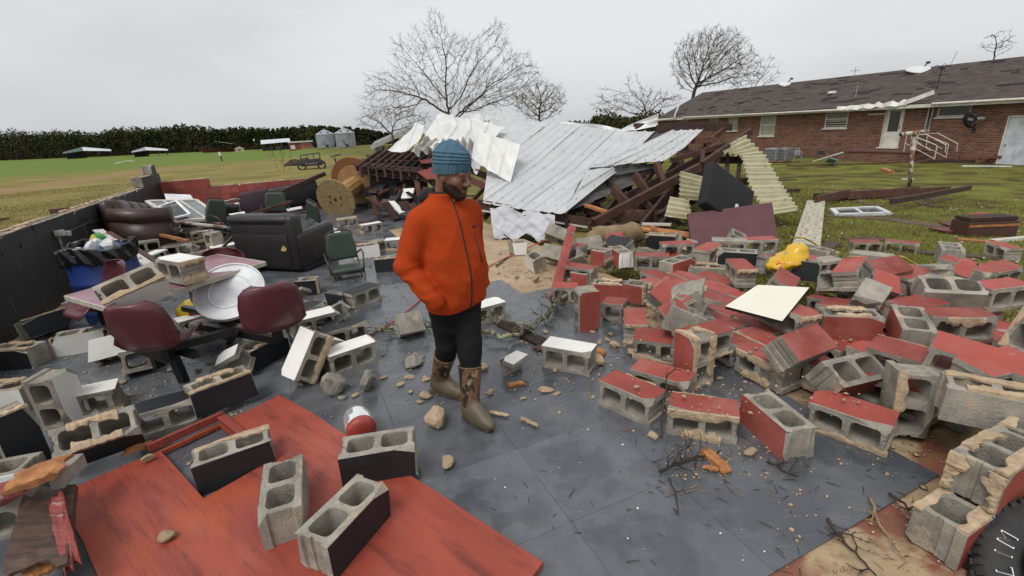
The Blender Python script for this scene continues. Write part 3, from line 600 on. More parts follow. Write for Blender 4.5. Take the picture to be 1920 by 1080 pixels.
# ================================================================ bare winter trees (space colonisation)
def grow(att, base, trunk, step, di, dk, iters=160, tropism=(0,0,.12), seed=1):
    rs_=np.random.RandomState(seed); nodes=[np.array(base,float)]; par=[-1]
    for p in trunk:
        n=max(1,int(np.linalg.norm(np.array(p)-nodes[-1])/step)); a=nodes[-1]
        for i in range(1,n+1): nodes.append(a+(np.array(p)-a)*i/n+rs_.normal(size=3)*step*.10); par.append(len(nodes)-2)
    A_=np.array(att,float); P_=np.array(nodes); best=np.full(len(A_),1e9); bi=np.zeros(len(A_),int)
    def upd(idx):
        nonlocal best,bi
        Q=P_[idx]; d=np.linalg.norm(A_[:,None]-Q[None],axis=2); j=d.argmin(1); m=d[np.arange(len(A_)),j]; w_=m<best; best[w_]=m[w_]; bi[w_]=np.array(idx)[j[w_]]
    upd(list(range(len(nodes))))
    for it in range(iters):
        act=np.where(best<di)[0]
        if len(act)==0: break
        new=[]
        for nI in np.unique(bi[act]):
            a=A_[act[bi[act]==nI]]; v=a-P_[nI]; v/=np.linalg.norm(v,axis=1)[:,None]+1e-9; v=v.mean(0)+np.array(tropism)+rs_.normal(size=3)*.12; v/=np.linalg.norm(v)+1e-9
            new.append((P_[nI]+v*step,nI))
        k0=len(P_); P_=np.vstack([P_]+[n[0] for n in new]); par+= [n[1] for n in new]
        upd(list(range(k0,len(P_))))
        keep=best>dk; A_=A_[keep]; best=best[keep]; bi=bi[keep]
        if len(A_)==0: break
    return P_,np.array(par)
def tree_mesh(P_,par,rt,expo=2.4,rmax=None,twigs=0,tw_len=.3,seed=2,thin=None):
    rs_=np.random.RandomState(seed); n=len(P_); acc=np.zeros(n); ch=np.zeros(n,int)
    for i in range(n-1,0,-1):
        if ch[i]==0: acc[i]=rt**expo
        acc[par[i]]+=acc[i]; ch[par[i]]+=1
    r=np.maximum(acc,rt**expo)**(1/expo)
    if rmax: r=np.minimum(r,rmax)
    segs=[(P_[par[i]],P_[i],r[par[i]] if r[par[i]]<r[i]*2.2 else r[i]*1.3,r[i]) for i in range(1,n)]
    ends=np.where(ch==0)[0]
    for i in range(1,n):
        if r[i]<rt*2.2 and twigs:
            for k in range(rs_.poisson(twigs)):
                e=P_[i]-P_[par[i]]; e=e/(np.linalg.norm(e)+1e-9)+rs_.normal(size=3)*.55+np.array([0,0,.15]); e/=np.linalg.norm(e)
                q=P_[i]+e*tw_len*rs_.uniform(.5,1.2); segs.append((P_[i],q,rt*.8,rt*.45))
                if rs_.rand()<.6:
                    e2=e+rs_.normal(size=3)*.6; e2/=np.linalg.norm(e2); m_=(P_[i]+q)/2; segs.append((m_,m_+e2*tw_len*.6,rt*.6,rt*.4))
    a=np.array([s[0] for s in segs]); b=np.array([s[1] for s in segs]); ra=np.array([s[2] for s in segs]); rb=np.array([s[3] for s in segs])
    e=b-a; e/=np.linalg.norm(e,axis=1)[:,None]+1e-9; u=np.cross(e,np.array([.31,.52,.79])); u/=np.linalg.norm(u,axis=1)[:,None]+1e-9; v=np.cross(e,u)
    big=ra>(rt*3)
    out=[]
    for sel,ns in ((big,6),(~big,3)):
        aa,bb,uu,vv,r1,r2=a[sel],b[sel],u[sel],v[sel],ra[sel],rb[sel]; m_=len(aa)
        if m_==0: out.append(None); continue
        th=2*PI*np.arange(ns)/ns; c,s_=np.cos(th),np.sin(th)
        ring=uu[:,None]*c[None,:,None]+vv[:,None]*s_[None,:,None]
        V=np.concatenate([aa[:,None]+ring*r1[:,None,None],bb[:,None]+ring*r2[:,None,None]],1).reshape(-1,3)
        base=np.arange(m_)[:,None]*2*ns; j=np.arange(ns); Fq=np.stack([base+j,base+(j+1)%ns,base+ns+(j+1)%ns,base+ns+j],-1).reshape(-1,4)
        out.append((V,Fq))
    return out
bark=mat('winter_bark',(.095,.080,.066),.95,col2=(.045,.038,.032),scale=5,bump=.5,rand=0,spec=.1,extra=overlay((.11,.12,.075),2.2,.6,.7,.5))
twig_m=mat('winter_twig',(.15,.122,.098),.95,col2=(.085,.068,.055),scale=3,rand=0,spec=.1)
def ell(cpx,cpy,rxp,ryp,Yd,n,depth=.8,low=None,shell=.0,rs=rs):
    c=D(cpx,cpy,Yd); k=(Yd*math.cos(PITCH)-(c[2]-CAMH)*math.sin(PITCH))/FPX
    p=rs.normal(size=(n,3)); p/=np.linalg.norm(p,axis=1)[:,None]; p*=rs.uniform(shell,1,(n,1))**(1/2.4)
    return c+p*np.array([rxp*k,rxp*k*depth,ryp*k])
def tree(name,label,base,trunk,att,step,rt,rmax,seed,tw=1.2,twl=.3,di=None,dk=None,trop=(0,0,.1)):
    P_,par=grow(att,base,trunk,step,di or step*9,dk or step*1.7,seed=seed,tropism=trop)
    o2=tree_mesh(P_,par,rt,rmax=rmax,twigs=tw,tw_len=twl,seed=seed)
    t=thing(name,label,'tree',base); b=np.array(base)
    if o2[0]: link('trunk',fastmesh(o2[0][0]-b,o2[0][1],[bark]),t)
    if o2[1]: link('crown',fastmesh(o2[1][0]-b,o2[1][1],[twig_m]),t)
    return t
Yt=24.; b0=D(845,222,Yt); b0[2]=zg(b0[0],b0[1])
att=np.vstack([ell(830,125,95,95,Yt,1500),ell(755,165,80,62,Yt,1200),ell(925,140,90,80,Yt,1500),ell(880,180,115,45,Yt,1300),ell(720,190,48,40,Yt,500),ell(960,185,55,40,Yt,700)])
att=np.vstack([ell(x,y,rx,ry,Yt,n,depth=1.1) for x,y,rx,ry,n in ((818,62,26,40,420),(845,95,34,34,420),(786,98,26,40,380),(752,112,20,44,340),(716,160,36,26,380),(700,196,26,22,260),(770,168,46,36,620),(885,98,30,30,360),(934,80,24,38,420),(905,140,44,36,620),(968,128,36,34,480),(996,140,22,22,200),(948,175,52,30,620),(838,165,46,40,620),(880,190,60,24,520),(740,205,44,20,380))])
att=att[att[:,2]>b0[2]+1.8]
tree('bare_tree','wide bare tree with many low limbs behind the collapsed metal roof',b0,[D(842,214,Yt)],att,.20,.0062,.34,3,tw=1.5,twl=.36,dk=.25)
Yt=48.; b0=D(1010,226,Yt); b0[2]=zg(b0[0],b0[1]); tree('bare_tree','small rounded bare tree right of the wide bare tree',b0,[D(1011,205,Yt)],np.vstack([ell(1012,190,52,36,Yt,1800)]),.28,.013,.2,5,tw=1.8,twl=.45,dk=.36)
Yt=56.; b0=D(1302,205,Yt); b0[2]=zg(b0[0],b0[1]); tree('bare_tree','tall fan-shaped bare tree rising behind the far end of the brick house',b0,[D(1300,180,Yt),D(1308,155,Yt)],np.vstack([ell(1335,110,74,54,Yt,3000),ell(1395,135,34,40,Yt,600),ell(1290,120,34,50,Yt,600)]),.34,.0145,.42,6,tw=1.9,twl=.6,dk=.44,trop=(0,0,.25))
Yt=60.; b0=D(1418,170,Yt); b0[2]=zg(b0[0],b0[1]); tree('bare_tree','slim bare tree above the roof right of the fan-shaped tree',b0,[D(1418,160,Yt)],ell(1440,135,24,32,Yt,500),.36,.016,.15,7,tw=1.,twl=.6,trop=(.1,0,.3))
Yt=44.; b0=D(1215,225,Yt); b0[2]=zg(b0[0],b0[1]); tree('broken_tree','low broken bare tree sprawling beside the far house corner',b0,[D(1210,205,Yt)],np.vstack([ell(1150,196,42,20,Yt,500),ell(1200,190,40,26,Yt,600),ell(1130,180,14,22,Yt,160),ell(1182,160,16,22,Yt,200),ell(1250,188,34,18,Yt,500)]),.30,.014,.2,8,tw=1.5,twl=.5)
Yt=58.; b0=D(1868,125,Yt); b0[2]=zg(b0[0],b0[1]); tree('snapped_tree','snapped bare tree standing alone above the right end of the roof',b0,[D(1868,90,Yt),D(1867,72,Yt)],np.vstack([ell(1872,78,32,22,Yt,260,shell=.4)]),.4,.022,.42,9,tw=.8,twl=.6)
Yt=34.; b0=D(735,262,Yt); b0[2]=zg(b0[0],b0[1]); tree('bare_bush','low tangled bare bush over the white barn roof',b0,[D(735,245,Yt)],np.vstack([ell(715,225,48,22,Yt,600),ell(770,225,40,25,Yt,600)]),.24,.011,.1,10,tw=1.4,twl=.4)
p=GT(533,322); tree('dry_weed','dry tan weed clump in the field behind the red wall',p,[p+np.array([0,0,.15])],p+rs.normal(size=(70,3))*np.array([.35,.35,.45])+np.array([0,0,.9]),.14,.007,.02,11,tw=1.5,twl=.2)
for o in bpy.data.objects:
    if o.parent and o.parent.name.startswith('dry_weed'): o.data.materials.clear(); o.data.materials.append(mat('dry_weed',(.22,.13,.05),1,scale=3))
# ================================================================ concrete blocks
conc=mat('block_concrete',(.37,.345,.29),.92,col2=(.22,.20,.17),scale=9,bump=.55,bscale=110,rand=.16,spec=.2,lo=.3,hi=.7,extra=chain(overlay((.13,.115,.095),3.5,.52,.72,.7),overlay((.46,.37,.26),6.5,.57,.66,.75),overlay((.10,.09,.075),45,.60,.70,.6)))
mort_m=mat('mortar',(.54,.42,.285),.95,col2=(.36,.26,.165),scale=22,bump=.7,bscale=60,rand=.14,spec=.1,lo=.3,hi=.7,extra=overlay((.27,.17,.10),6,.58,.78,.6))
scuff=overlay((.34,.31,.28),22,.70,.76,.8)
red_p=mat('red_masonry_paint',(.32,.068,.050),.62,col2=(.26,.052,.039),scale=5,bump=.35,bscale=90,rand=.24,spec=.35,extra=chain(overlay((.38,.14,.115),3,.48,.70,.6),overlay((.13,.045,.03),2.2,.62,.8,.4),scuff))
white_p=mat('white_masonry_paint',(.80,.79,.75),.6,col2=(.73,.71,.66),scale=5,bump=.3,bscale=90,rand=.04,spec=.35,extra=overlay((.5,.46,.38),16,.68,.78,.7))
black_p=mat('black_masonry_paint',(.013,.014,.016),.5,col2=(.018,.019,.021),scale=5,bump=.4,bscale=90,rand=.15,spec=.4,extra=overlay((.10,.10,.10),30,.72,.78,.7))
PAINT={'r':red_p,'w':white_p,'k':black_p,'c':conc}
BL,BD,BH=.39,.19,.19
def rrect(x0,x1,y0,y1,r):
    pts=[]
    for cx,cy,a0 in ((x1-r,y1-r,0),(x0+r,y1-r,90),(x0+r,y0+r,180),(x1-r,y0+r,270)):
        for k in range(4): a=math.radians(a0+30*k); pts.append((cx+r*math.cos(a),cy+r*math.sin(a)))
    return pts
def block_mesh(kind,cols,seed):
    rb=random.Random(seed*31+len(kind)); bm=bmesh.new(); L_=BL/2; D_=BD/2
    Lr=L_; 
    if kind=='half': Lr=-L_+.205
    # outline (counter-clockwise), grooved ends
    out=[(-L_,-D_),(Lr,-D_),(Lr,-.058),(Lr-.012,-.050),(Lr-.012,-.012),(Lr-.020,-.008),(Lr-.020,.008),(Lr-.012,.012),(Lr-.012,.050),(Lr,.058),(Lr,D_),(-L_,D_),(-L_,.058),(-L_+.012,.050),(-L_+.012,-.050),(-L_,-.058)]
    holes=[rrect(-L_+.036,-.018,-D_+.034,D_-.034,.028)]
    if kind!='half': holes.append(rrect(.018,L_-.036,-D_+.034,D_-.034,.028))
    nlev=[(-BH/2,.004,.006),(-BH/2+.004,0,.005),(BH/2-.004,0,0.),(BH/2,.004,-.001)]   # z, outer inset, hole growth
    loops=[]
    for z,ins,gr in nlev:
        row=[]
        for x,y in out:
            sx=1-ins/L_; sy=1-ins/D_; j=.0016
            row.append(bm.verts.new((x*sx+rb.uniform(-j,j),y*sy+rb.uniform(-j,j),z+rb.uniform(-j,j))))
        hr=[]
        for h in holes:
            cx=sum(p[0] for p in h)/len(h); 
            hr.append([bm.verts.new((cx+(x-cx)*(1-gr*10)+rb.uniform(-.0015,.0015),y*(1-gr*10)+rb.uniform(-.0015,.0015),z+rb.uniform(-.001,.001))) for x,y in h])
        loops.append((row,hr))
    def strip(a,b,flip=False):
        n=len(a)
        for i in range(n):
            f=[a[i],a[(i+1)%n],b[(i+1)%n],b[i]]; bm.faces.new(f[::-1] if flip else f)
    for k in range(3):
        strip(loops[k][0],loops[k+1][0])
        for h0,h1 in zip(loops[k][1],loops[k+1][1]): strip(h0,h1,True)
    for k in (0,3):
        es=[]
        for lp in [loops[k][0]]+loops[k][1]:
            for i in range(len(lp)):
                e=bm.edges.get((lp[i],lp[(i+1)%len(lp)])); es.append(e)
        r=bmesh.ops.triangle_fill(bm,edges=es,use_beauty=True,use_dissolve=False)
    if kind in ('broken','stub'):                        # snapped across, with a ragged fracture
        cut=.04 if kind=='broken' else -.06
        no=Vector((1,rb.uniform(-.5,.5),rb.uniform(-.4,.4))).normalized()
        r=bmesh.ops.bisect_plane(bm,geom=bm.verts[:]+bm.edges[:]+bm.faces[:],plane_co=(cut,0,0),plane_no=no,clear_outer=True)
        es=[e for e in r['geom_cut'] if isinstance(e,bmesh.types.BMEdge)]
        try: bmesh.ops.triangle_fill(bm,edges=es,use_beauty=True)
        except Exception: pass
        for v in {v for e in es if e.is_valid for v in e.verts}: v.co+=Vector((rb.uniform(-.016,.016),rb.uniform(-.004,.004),rb.uniform(-.004,.004)))
    if rb.random()<.75:                                   # knocked corners
        for k in range(2):
            vs=list(bm.verts); v=max(vs,key=lambda q:q.co.x*rb.choice((-1,1))+q.co.y*rb.choice((-1,1))*1.5+q.co.z*rb.choice((-1,1)))
            v.co*= .93
    for k in range((0,1,2,1,2,3)[seed%6]):                  # corners and arrises knocked off
        sx,sy,sz=rb.choice((-1,1)),rb.choice((-1,1)),rb.choice((-1,1)); nrm=Vector((sx*rb.uniform(.25,1),sy*rb.uniform(.5,1.2),sz*rb.uniform(.5,1.2))).normalized()
        cv=Vector((sx*L_ if sx<0 else Lr,sy*D_,sz*BH/2)); 
        if kind in('broken','stub') and sx>0: continue
        r=bmesh.ops.bisect_plane(bm,geom=bm.verts[:]+bm.edges[:]+bm.faces[:],plane_co=cv-nrm*rb.uniform(.014,.040),plane_no=nrm,clear_outer=True)
        es=[e for e in r['geom_cut'] if isinstance(e,bmesh.types.BMEdge)]
        try: bmesh.ops.triangle_fill(bm,edges=es,use_beauty=True)
        except Exception: pass
        for v in {v for e in es if e.is_valid for v in e.verts}: v.co+=Vector((rb.uniform(-.004,.004),rb.uniform(-.0015,.0015),rb.uniform(-.0015,.0015)))
    bmesh.ops.recalc_face_normals(bm,faces=bm.faces[:])
    # paint: cols = [front +y, back -y, +x end, -x end]
    bm.faces.ensure_lookup_table(); mats=[conc]; idx={}
    for c in set(cols):
        if c!='c': idx[c]=len(mats); mats.append(PAINT[c])
    for f in bm.faces:
        n=f.normal; c=f.calc_center_median(); k='c'
        if abs(n.y)>.8 and abs(c.y)>D_-.012: k=cols[0] if n.y>0 else cols[1]
        elif abs(n.x)>.8 and abs(c.x)>L_-.02: k=cols[2] if n.x>0 else cols[3]
        f.material_index=idx.get(k,0)
    me=bpy.data.meshes.new('block'); bm.to_mesh(me); bm.free()
    for m_ in mats: me.materials.append(m_)
    return me
_bc={}
def bmeshc(kind,cols,v):
    k=(kind,cols,v)
    if k not in _bc: _bc[k]=block_mesh(kind,cols,v)
    return _bc[k]
def mortar_mesh(L_,w_,t_,seed):
    """ragged strip of mortar: x along its length, y from the outer edge inwards, z thickness"""
    rb=random.Random(seed); n=17; vs=[]; fs=[]; wk=1.; tk=1.
    for i in range(n):
        x=-L_/2+L_*i/(n-1); wk=min(1.45,max(.35,wk+rb.gauss(0,.22))); tk=min(1.5,max(.4,tk+rb.gauss(0,.2))); wi=w_*wk; o0=rb.uniform(0,.004); th=t_*tk
        if i in (0,n-1): x+=rb.uniform(-.01,.01)*(1 if i==0 else 1); th*=.7
        vs+=[(x,o0,-.003),(x,o0+.002,th),(x,wi*.6,th*rb.uniform(.9,1.5)),(x,wi,th*rb.uniform(.5,.9)),(x,wi*rb.uniform(.95,1.05),-.006)]
    for i in range(n-1):
        for j in range(4): a=i*5+j; fs.append((a,a+1,a+6,a+5))
    fs.append((0,4,3,2,1)) ; e=(n-1)*5; fs.append((e,e+1,e+2,e+3,e+4))
    return mesh(vs,[f[::-1] for f in fs],[mort_m])
MORT_L=[mortar_mesh(.385,.040,.008,k) for k in range(6)]+[mortar_mesh(.24,.05,.012,k+20) for k in range(3)]
MORT_S=[mortar_mesh(.185,.05,.012,k+40) for k in range(5)]
def add_mortar(o,spec,rb,half=False):
    """spec: letters  T/t both/one strips on +z, B/b on -z, E/e strips on +x / -x end"""
    def put(me,M):
        c=link('mortar',me,o); c.matrix_local=M
    for ch in spec:
        if ch in 'TtBb':
            sg=1 if ch in 'Tt' else -1
            for sy in ((1,-1) if ch in 'TB' else (rb.choice((1,-1)),)):
                M=Matrix.Translation(((-.0925 if half else 0),sy*BD/2,sg*BH/2))@Matrix.Rotation(0 if sy<0 else PI,4,'Z')
                if sg<0: M=Matrix.Translation(((-.0925 if half else 0),sy*BD/2,-BH/2))@Matrix.Rotation(PI,4,'X')@Matrix.Rotation(0 if sy>0 else PI,4,'Z')
                put(rb.choice(MORT_S if half else MORT_L),M)
        if ch in 'Ee':
            sg=1 if ch=='E' else -1; xe=(BL/2 if not half else -BL/2+.205) if sg>0 else -BL/2
            for sy in (1,-1):
                if rb.random()<.25: continue
                # strip runs along z, width towards y centre, thickness outwards in x
                X_=Vector((0,0,1)); Y_=Vector((0,-sy,0)); Z_=Vector((sg,0,0))
                if X_.cross(Y_).dot(Z_)<0: X_=-X_
                M=Matrix((X_,Y_,Z_)).transposed().to_4x4(); M.translation=Vector((xe,sy*BD/2,0)); put(rb.choice(MORT_S),M)
AXV={'P':(0,1,0),'U':(0,-1,0),'C':(0,0,1),'c':(0,0,-1),'E':(1,0,0),'e':(-1,0,0)}
_bseed=[0]
def block(ax,ay,bx,by,mode,cols,label,z=0.,tilt=0,roll=0,kind='full',mort=None,parent=None,group=None,name='concrete_block',dz=0.):
    """ax..by = measured ends of the block's near bottom edge; mode = face turned to the viewer + face on top"""
    _bseed[0]+=1; rb=random.Random(_bseed[0]*7+3)
    cols=(cols+'cccc')[:4] if len(cols)<4 else cols
    A_=G(ax,ay,z); B_=G(bx,by,z); M_=(A_+B_)/2; e=B_-A_; e[2]=0; e/=np.linalg.norm(e); n=np.array([-e[1],e[0],0])
    return place_block(M_,e,n,mode,cols,label,z,tilt,roll,kind,mort,parent,group,name,rb,dz)
def place_block(M_,e,n,mode,cols,label,z,tilt,roll,kind,mort,parent,group,name,rb,dz=0.):
    f=Vector(AXV[mode[0]]); t=Vector(AXV[mode[1]]); s=f.cross(t)
    Rl=Matrix((f,t,s)).transposed(); Wf=Vector(-n); Wt=Vector((0,0,1)); Ws=Wf.cross(Wt)
    R=Matrix((Wf,Wt,Ws)).transposed()@Rl.inverted()
    dims=Vector((BL,BD,BH)); ctr_off=Vector((0,0,0))
    x0,x1=-BL/2,BL/2
    if kind=='half': x1=-BL/2+.205
    if kind=='broken': x1=.05
    if kind=='stub': x1=-.05
    corners=[Vector((x,y,q)) for x in (x0,x1) for y in (-BD/2,BD/2) for q in (-BH/2,BH/2)]
    tilt_=math.radians(tilt); roll_=math.radians(roll)
    Rt=(Matrix.Rotation(roll_,3,Vector(n))@Matrix.Rotation(-tilt_,3,Vector(e)))@R     # tilt>0 leans away from the viewer
    Rn=R
    # put the near bottom edge's middle on the measured point
    fb=[c for c in corners if (Rn@c).dot(Vector(-n))>max((Rn@q).dot(Vector(-n)) for q in corners)-1e-4]
    fb=[c for c in fb if (Rn@c).z<min((Rn@q).z for q in fb)+1e-4]
    piv=sum(fb,Vector())/len(fb)
    loc=Vector(M_)-Rt@piv
    mz=min((loc+Rt@c).z for c in corners); loc.z+=z-mz+dz
    me=bmeshc(kind,cols,rb.randint(0,5))
    o=link(name,me,parent); M=Rt.to_4x4(); M.translation=loc
    if parent is None: o.matrix_world=M
    else: o.matrix_world=M
    if label: setp(o,label,'concrete block',group or 'scattered concrete blocks')
    if mort is None: mort=rb.choice(['','T','t','E','e','TE','te','tE','b'])
    if kind in('broken','stub'): mort=mort.replace('E','').replace('T','').replace('B','').replace('t','').replace('b','')
    add_mortar(o,mort,rb,kind=='half')
    return o

# ---------------------------------------------------------------- standing walls: black left wall, red back wall
def course_wall(name,label,p0,e,nblk,heights,faceN,paint,inner=False):
    """running-bond wall from p0 along e; faceN = direction the paint faces; heights[i] = courses at block column i"""
    t=thing(name,label,'wall',p0); bpy.context.view_layer.update()
    f=Vector(faceN); Wx=f.cross(Vector((0,0,1)))*1.0         # local x so that y->f, z->up : x = y x z
    R=Matrix((Wx,f,Vector((0,0,1)))).transposed().to_4x4(); rb=random.Random(len(label))
    plain=MB(); plain.box((0,0,0),(BL+.002,BD,BH)); pm=mesh(plain.v,plain.f,[conc,PAINT[paint]],[1 if k==4 else 0 for k in range(6)])
    mj=MB(); mj.box((0,0,0),(.4*nblk-.02,BD-.012,.199)); 
    for c in range(max(heights)):
        off=.2 if c%2 else 0.
        for k in range(nblk):
            x=(k+.5)*.4+off
            kk=min(int(x/.4),nblk-1)
            if heights[kk]<=c or x+.2>.4*nblk+.21: continue
            top=heights[kk]==c+1
            pos=np.array(p0)+np.array(e)*x+np.array([0,0,.1+c*.2])-np.array(faceN)*BD/2
            o=link('concrete_block',bmeshc('full',paint+'ccc',rb.randint(0,3)) if top else pm,t)
            M=R.copy(); M.translation=Vector(pos)+Vector(faceN)*rb.uniform(-.0015,.0015); o.matrix_world=M
            if top: add_mortar(o,rb.choice(['T','T','t']),rb)
    # mortar in the joints, a touch behind the block faces
    for c in range(max(heights)):
        ks=[k for k in range(nblk) if heights[k]>c]
        if not ks: continue
        j=MB(); x0=ks[0]*.4; x1=(ks[-1]+1)*.4
        ctr=np.array(p0)+np.array(e)*(x0+x1)/2-np.array(faceN)*(BD/2); top=all(heights[k]==c+1 for k in ks)
        for dz_ in (0.,):
            a=np.array(p0)+np.array(e)*x0; b_=np.array(p0)+np.array(e)*x1
            if c>0: j.beam(a-np.array(faceN)*(.0205)+UP*(c*.2),b_-np.array(faceN)*(.0205)+UP*(c*.2),.040,.012); j.beam(a-np.array(faceN)*(BD-.022)+UP*(c*.2),b_-np.array(faceN)*(BD-.022)+UP*(c*.2),.038,.012)
        for k in range(nblk+1):
            x=k*.4+(.2 if c%2 else 0.); kk=min(max(int(x/.4-.01),0),nblk-1)
            if heights[kk]<=c or x>x1+.01: continue
            q=np.array(p0)+np.array(e)*x; j.beam(q-np.array(faceN)*.0205+UP*(c*.2+.004),q-np.array(faceN)*.0205+UP*(c*.2+.196),.0125,.038,up=np.array(faceN))
        if j.v:
            loc=np.array(p0); jo=j.build('joint_mortar',PAINT[paint],t,loc=loc); jo.location=(0,0,0)
    return t
WB=-2.92                                                   # the black wall's face, cross-axis coordinate
hts=[5]*25+[6,6,7]
course_wall('block_wall','black-painted block wall, broken off level, along the left side',AB(2.6,WB),AX,28,hts,BX,'k')
c0=AB(2.6+28*.4,WB-.2)
course_wall('block_wall','red-painted low block wall at the back left corner',c0,BX,11,[5,5,5,4,4,4,4,4,4,3,3],-AX,'r')
# remains of the front wall at the lower right
fw=thing('wall_remains','two broken courses of red-painted block wall at the slab corner, lower right','wall',G(1750,1040)); bpy.context.view_layer.update()
e2=G(1792,1069)-G(1690,1010); e2=-AX.copy(); n2=BX.copy()
for k in range(5):
    M_=G(1740,1040)+n2*.4*k; place_block(M_,e2,n2,'EC','rccc',None,0.,0,0,'full','T' if k==0 else 'tE' if k==1 else 't',fw,None,'concrete_block',random.Random(k+900))
for k in range(5):
    M_=G(1740,1040)+n2*(.4*k+.2); place_block(M_+np.array([0,0,.2]),e2,n2,'EC','rccc',None,.2,0,0,'full','TE',fw,None,'concrete_block',random.Random(k+950))
# fallen slabs of the right wall, still in courses, red side up
from math import floor
def inpoly(x,y,poly):
    c=False; j=len(poly)-1
    for i in range(len(poly)):
        (xi,yi),(xj,yj)=poly[i],poly[j]
        if (yi>y)!=(yj>y) and x<(xj-xi)*(y-yi)/(yj-yi)+xi: c=not c
        j=i
    return c
def fallen(label,poly,zt,jz,jr,seed,gap=.0,grp='fallen wall sections'):
    """blocks lying paint-up in bond; poly = outline of the section's top as (a,b) on the slab"""
    rb=random.Random(seed); pa=[(np.dot(G(x,y,zt),AX),np.dot(G(x,y,zt),BX)) for x,y in poly]
    a0,a1=min(p[0] for p in pa),max(p[0] for p in pa); b0,b1=min(p[1] for p in pa),max(p[1] for p in pa)
    t=thing('fallen_wall',label,'wall',AB((a0+a1)/2,(b0+b1)/2),grp); bpy.context.view_layer.update()
    ib=0; b=b0
    while b<b1:
        a=a0+(.2 if ib%2 else 0)-.2
        while a<a1:
            if inpoly(a,b,pa):
                M_=AB(a,b-BH/2); z=zt-BD+rb.uniform(-jz,jz)
                place_block(M_,AX*-1,BX,'CP' if rb.random()<.8 else 'cP','rccc',None,z,rb.gauss(0,jr),rb.gauss(0,jr),'full' if rb.random()<.9 else 'broken',rb.choice(['b','B','t','E','']),t,None,'concrete_block',rb)
            a+=.402+gap*rb.random()
        b+=.2+gap*rb.random()*.5; ib+=1
    return t
fallen('flat red slab of fallen block wall, courses still aligned, right of the sand',[(1190,508),(1250,556),(1455,702),(1580,700),(1520,620),(1420,560),(1330,508)],.21,.008,.8,3)
fallen('fallen wall slab under the loose red blocks at the right edge',[(1500,600),(1490,560),(1600,540),(1760,548),(1930,600),(1940,740),(1850,790),(1780,790),(1680,740),(1585,680)],.22,.03,3.5,5,gap=.02)
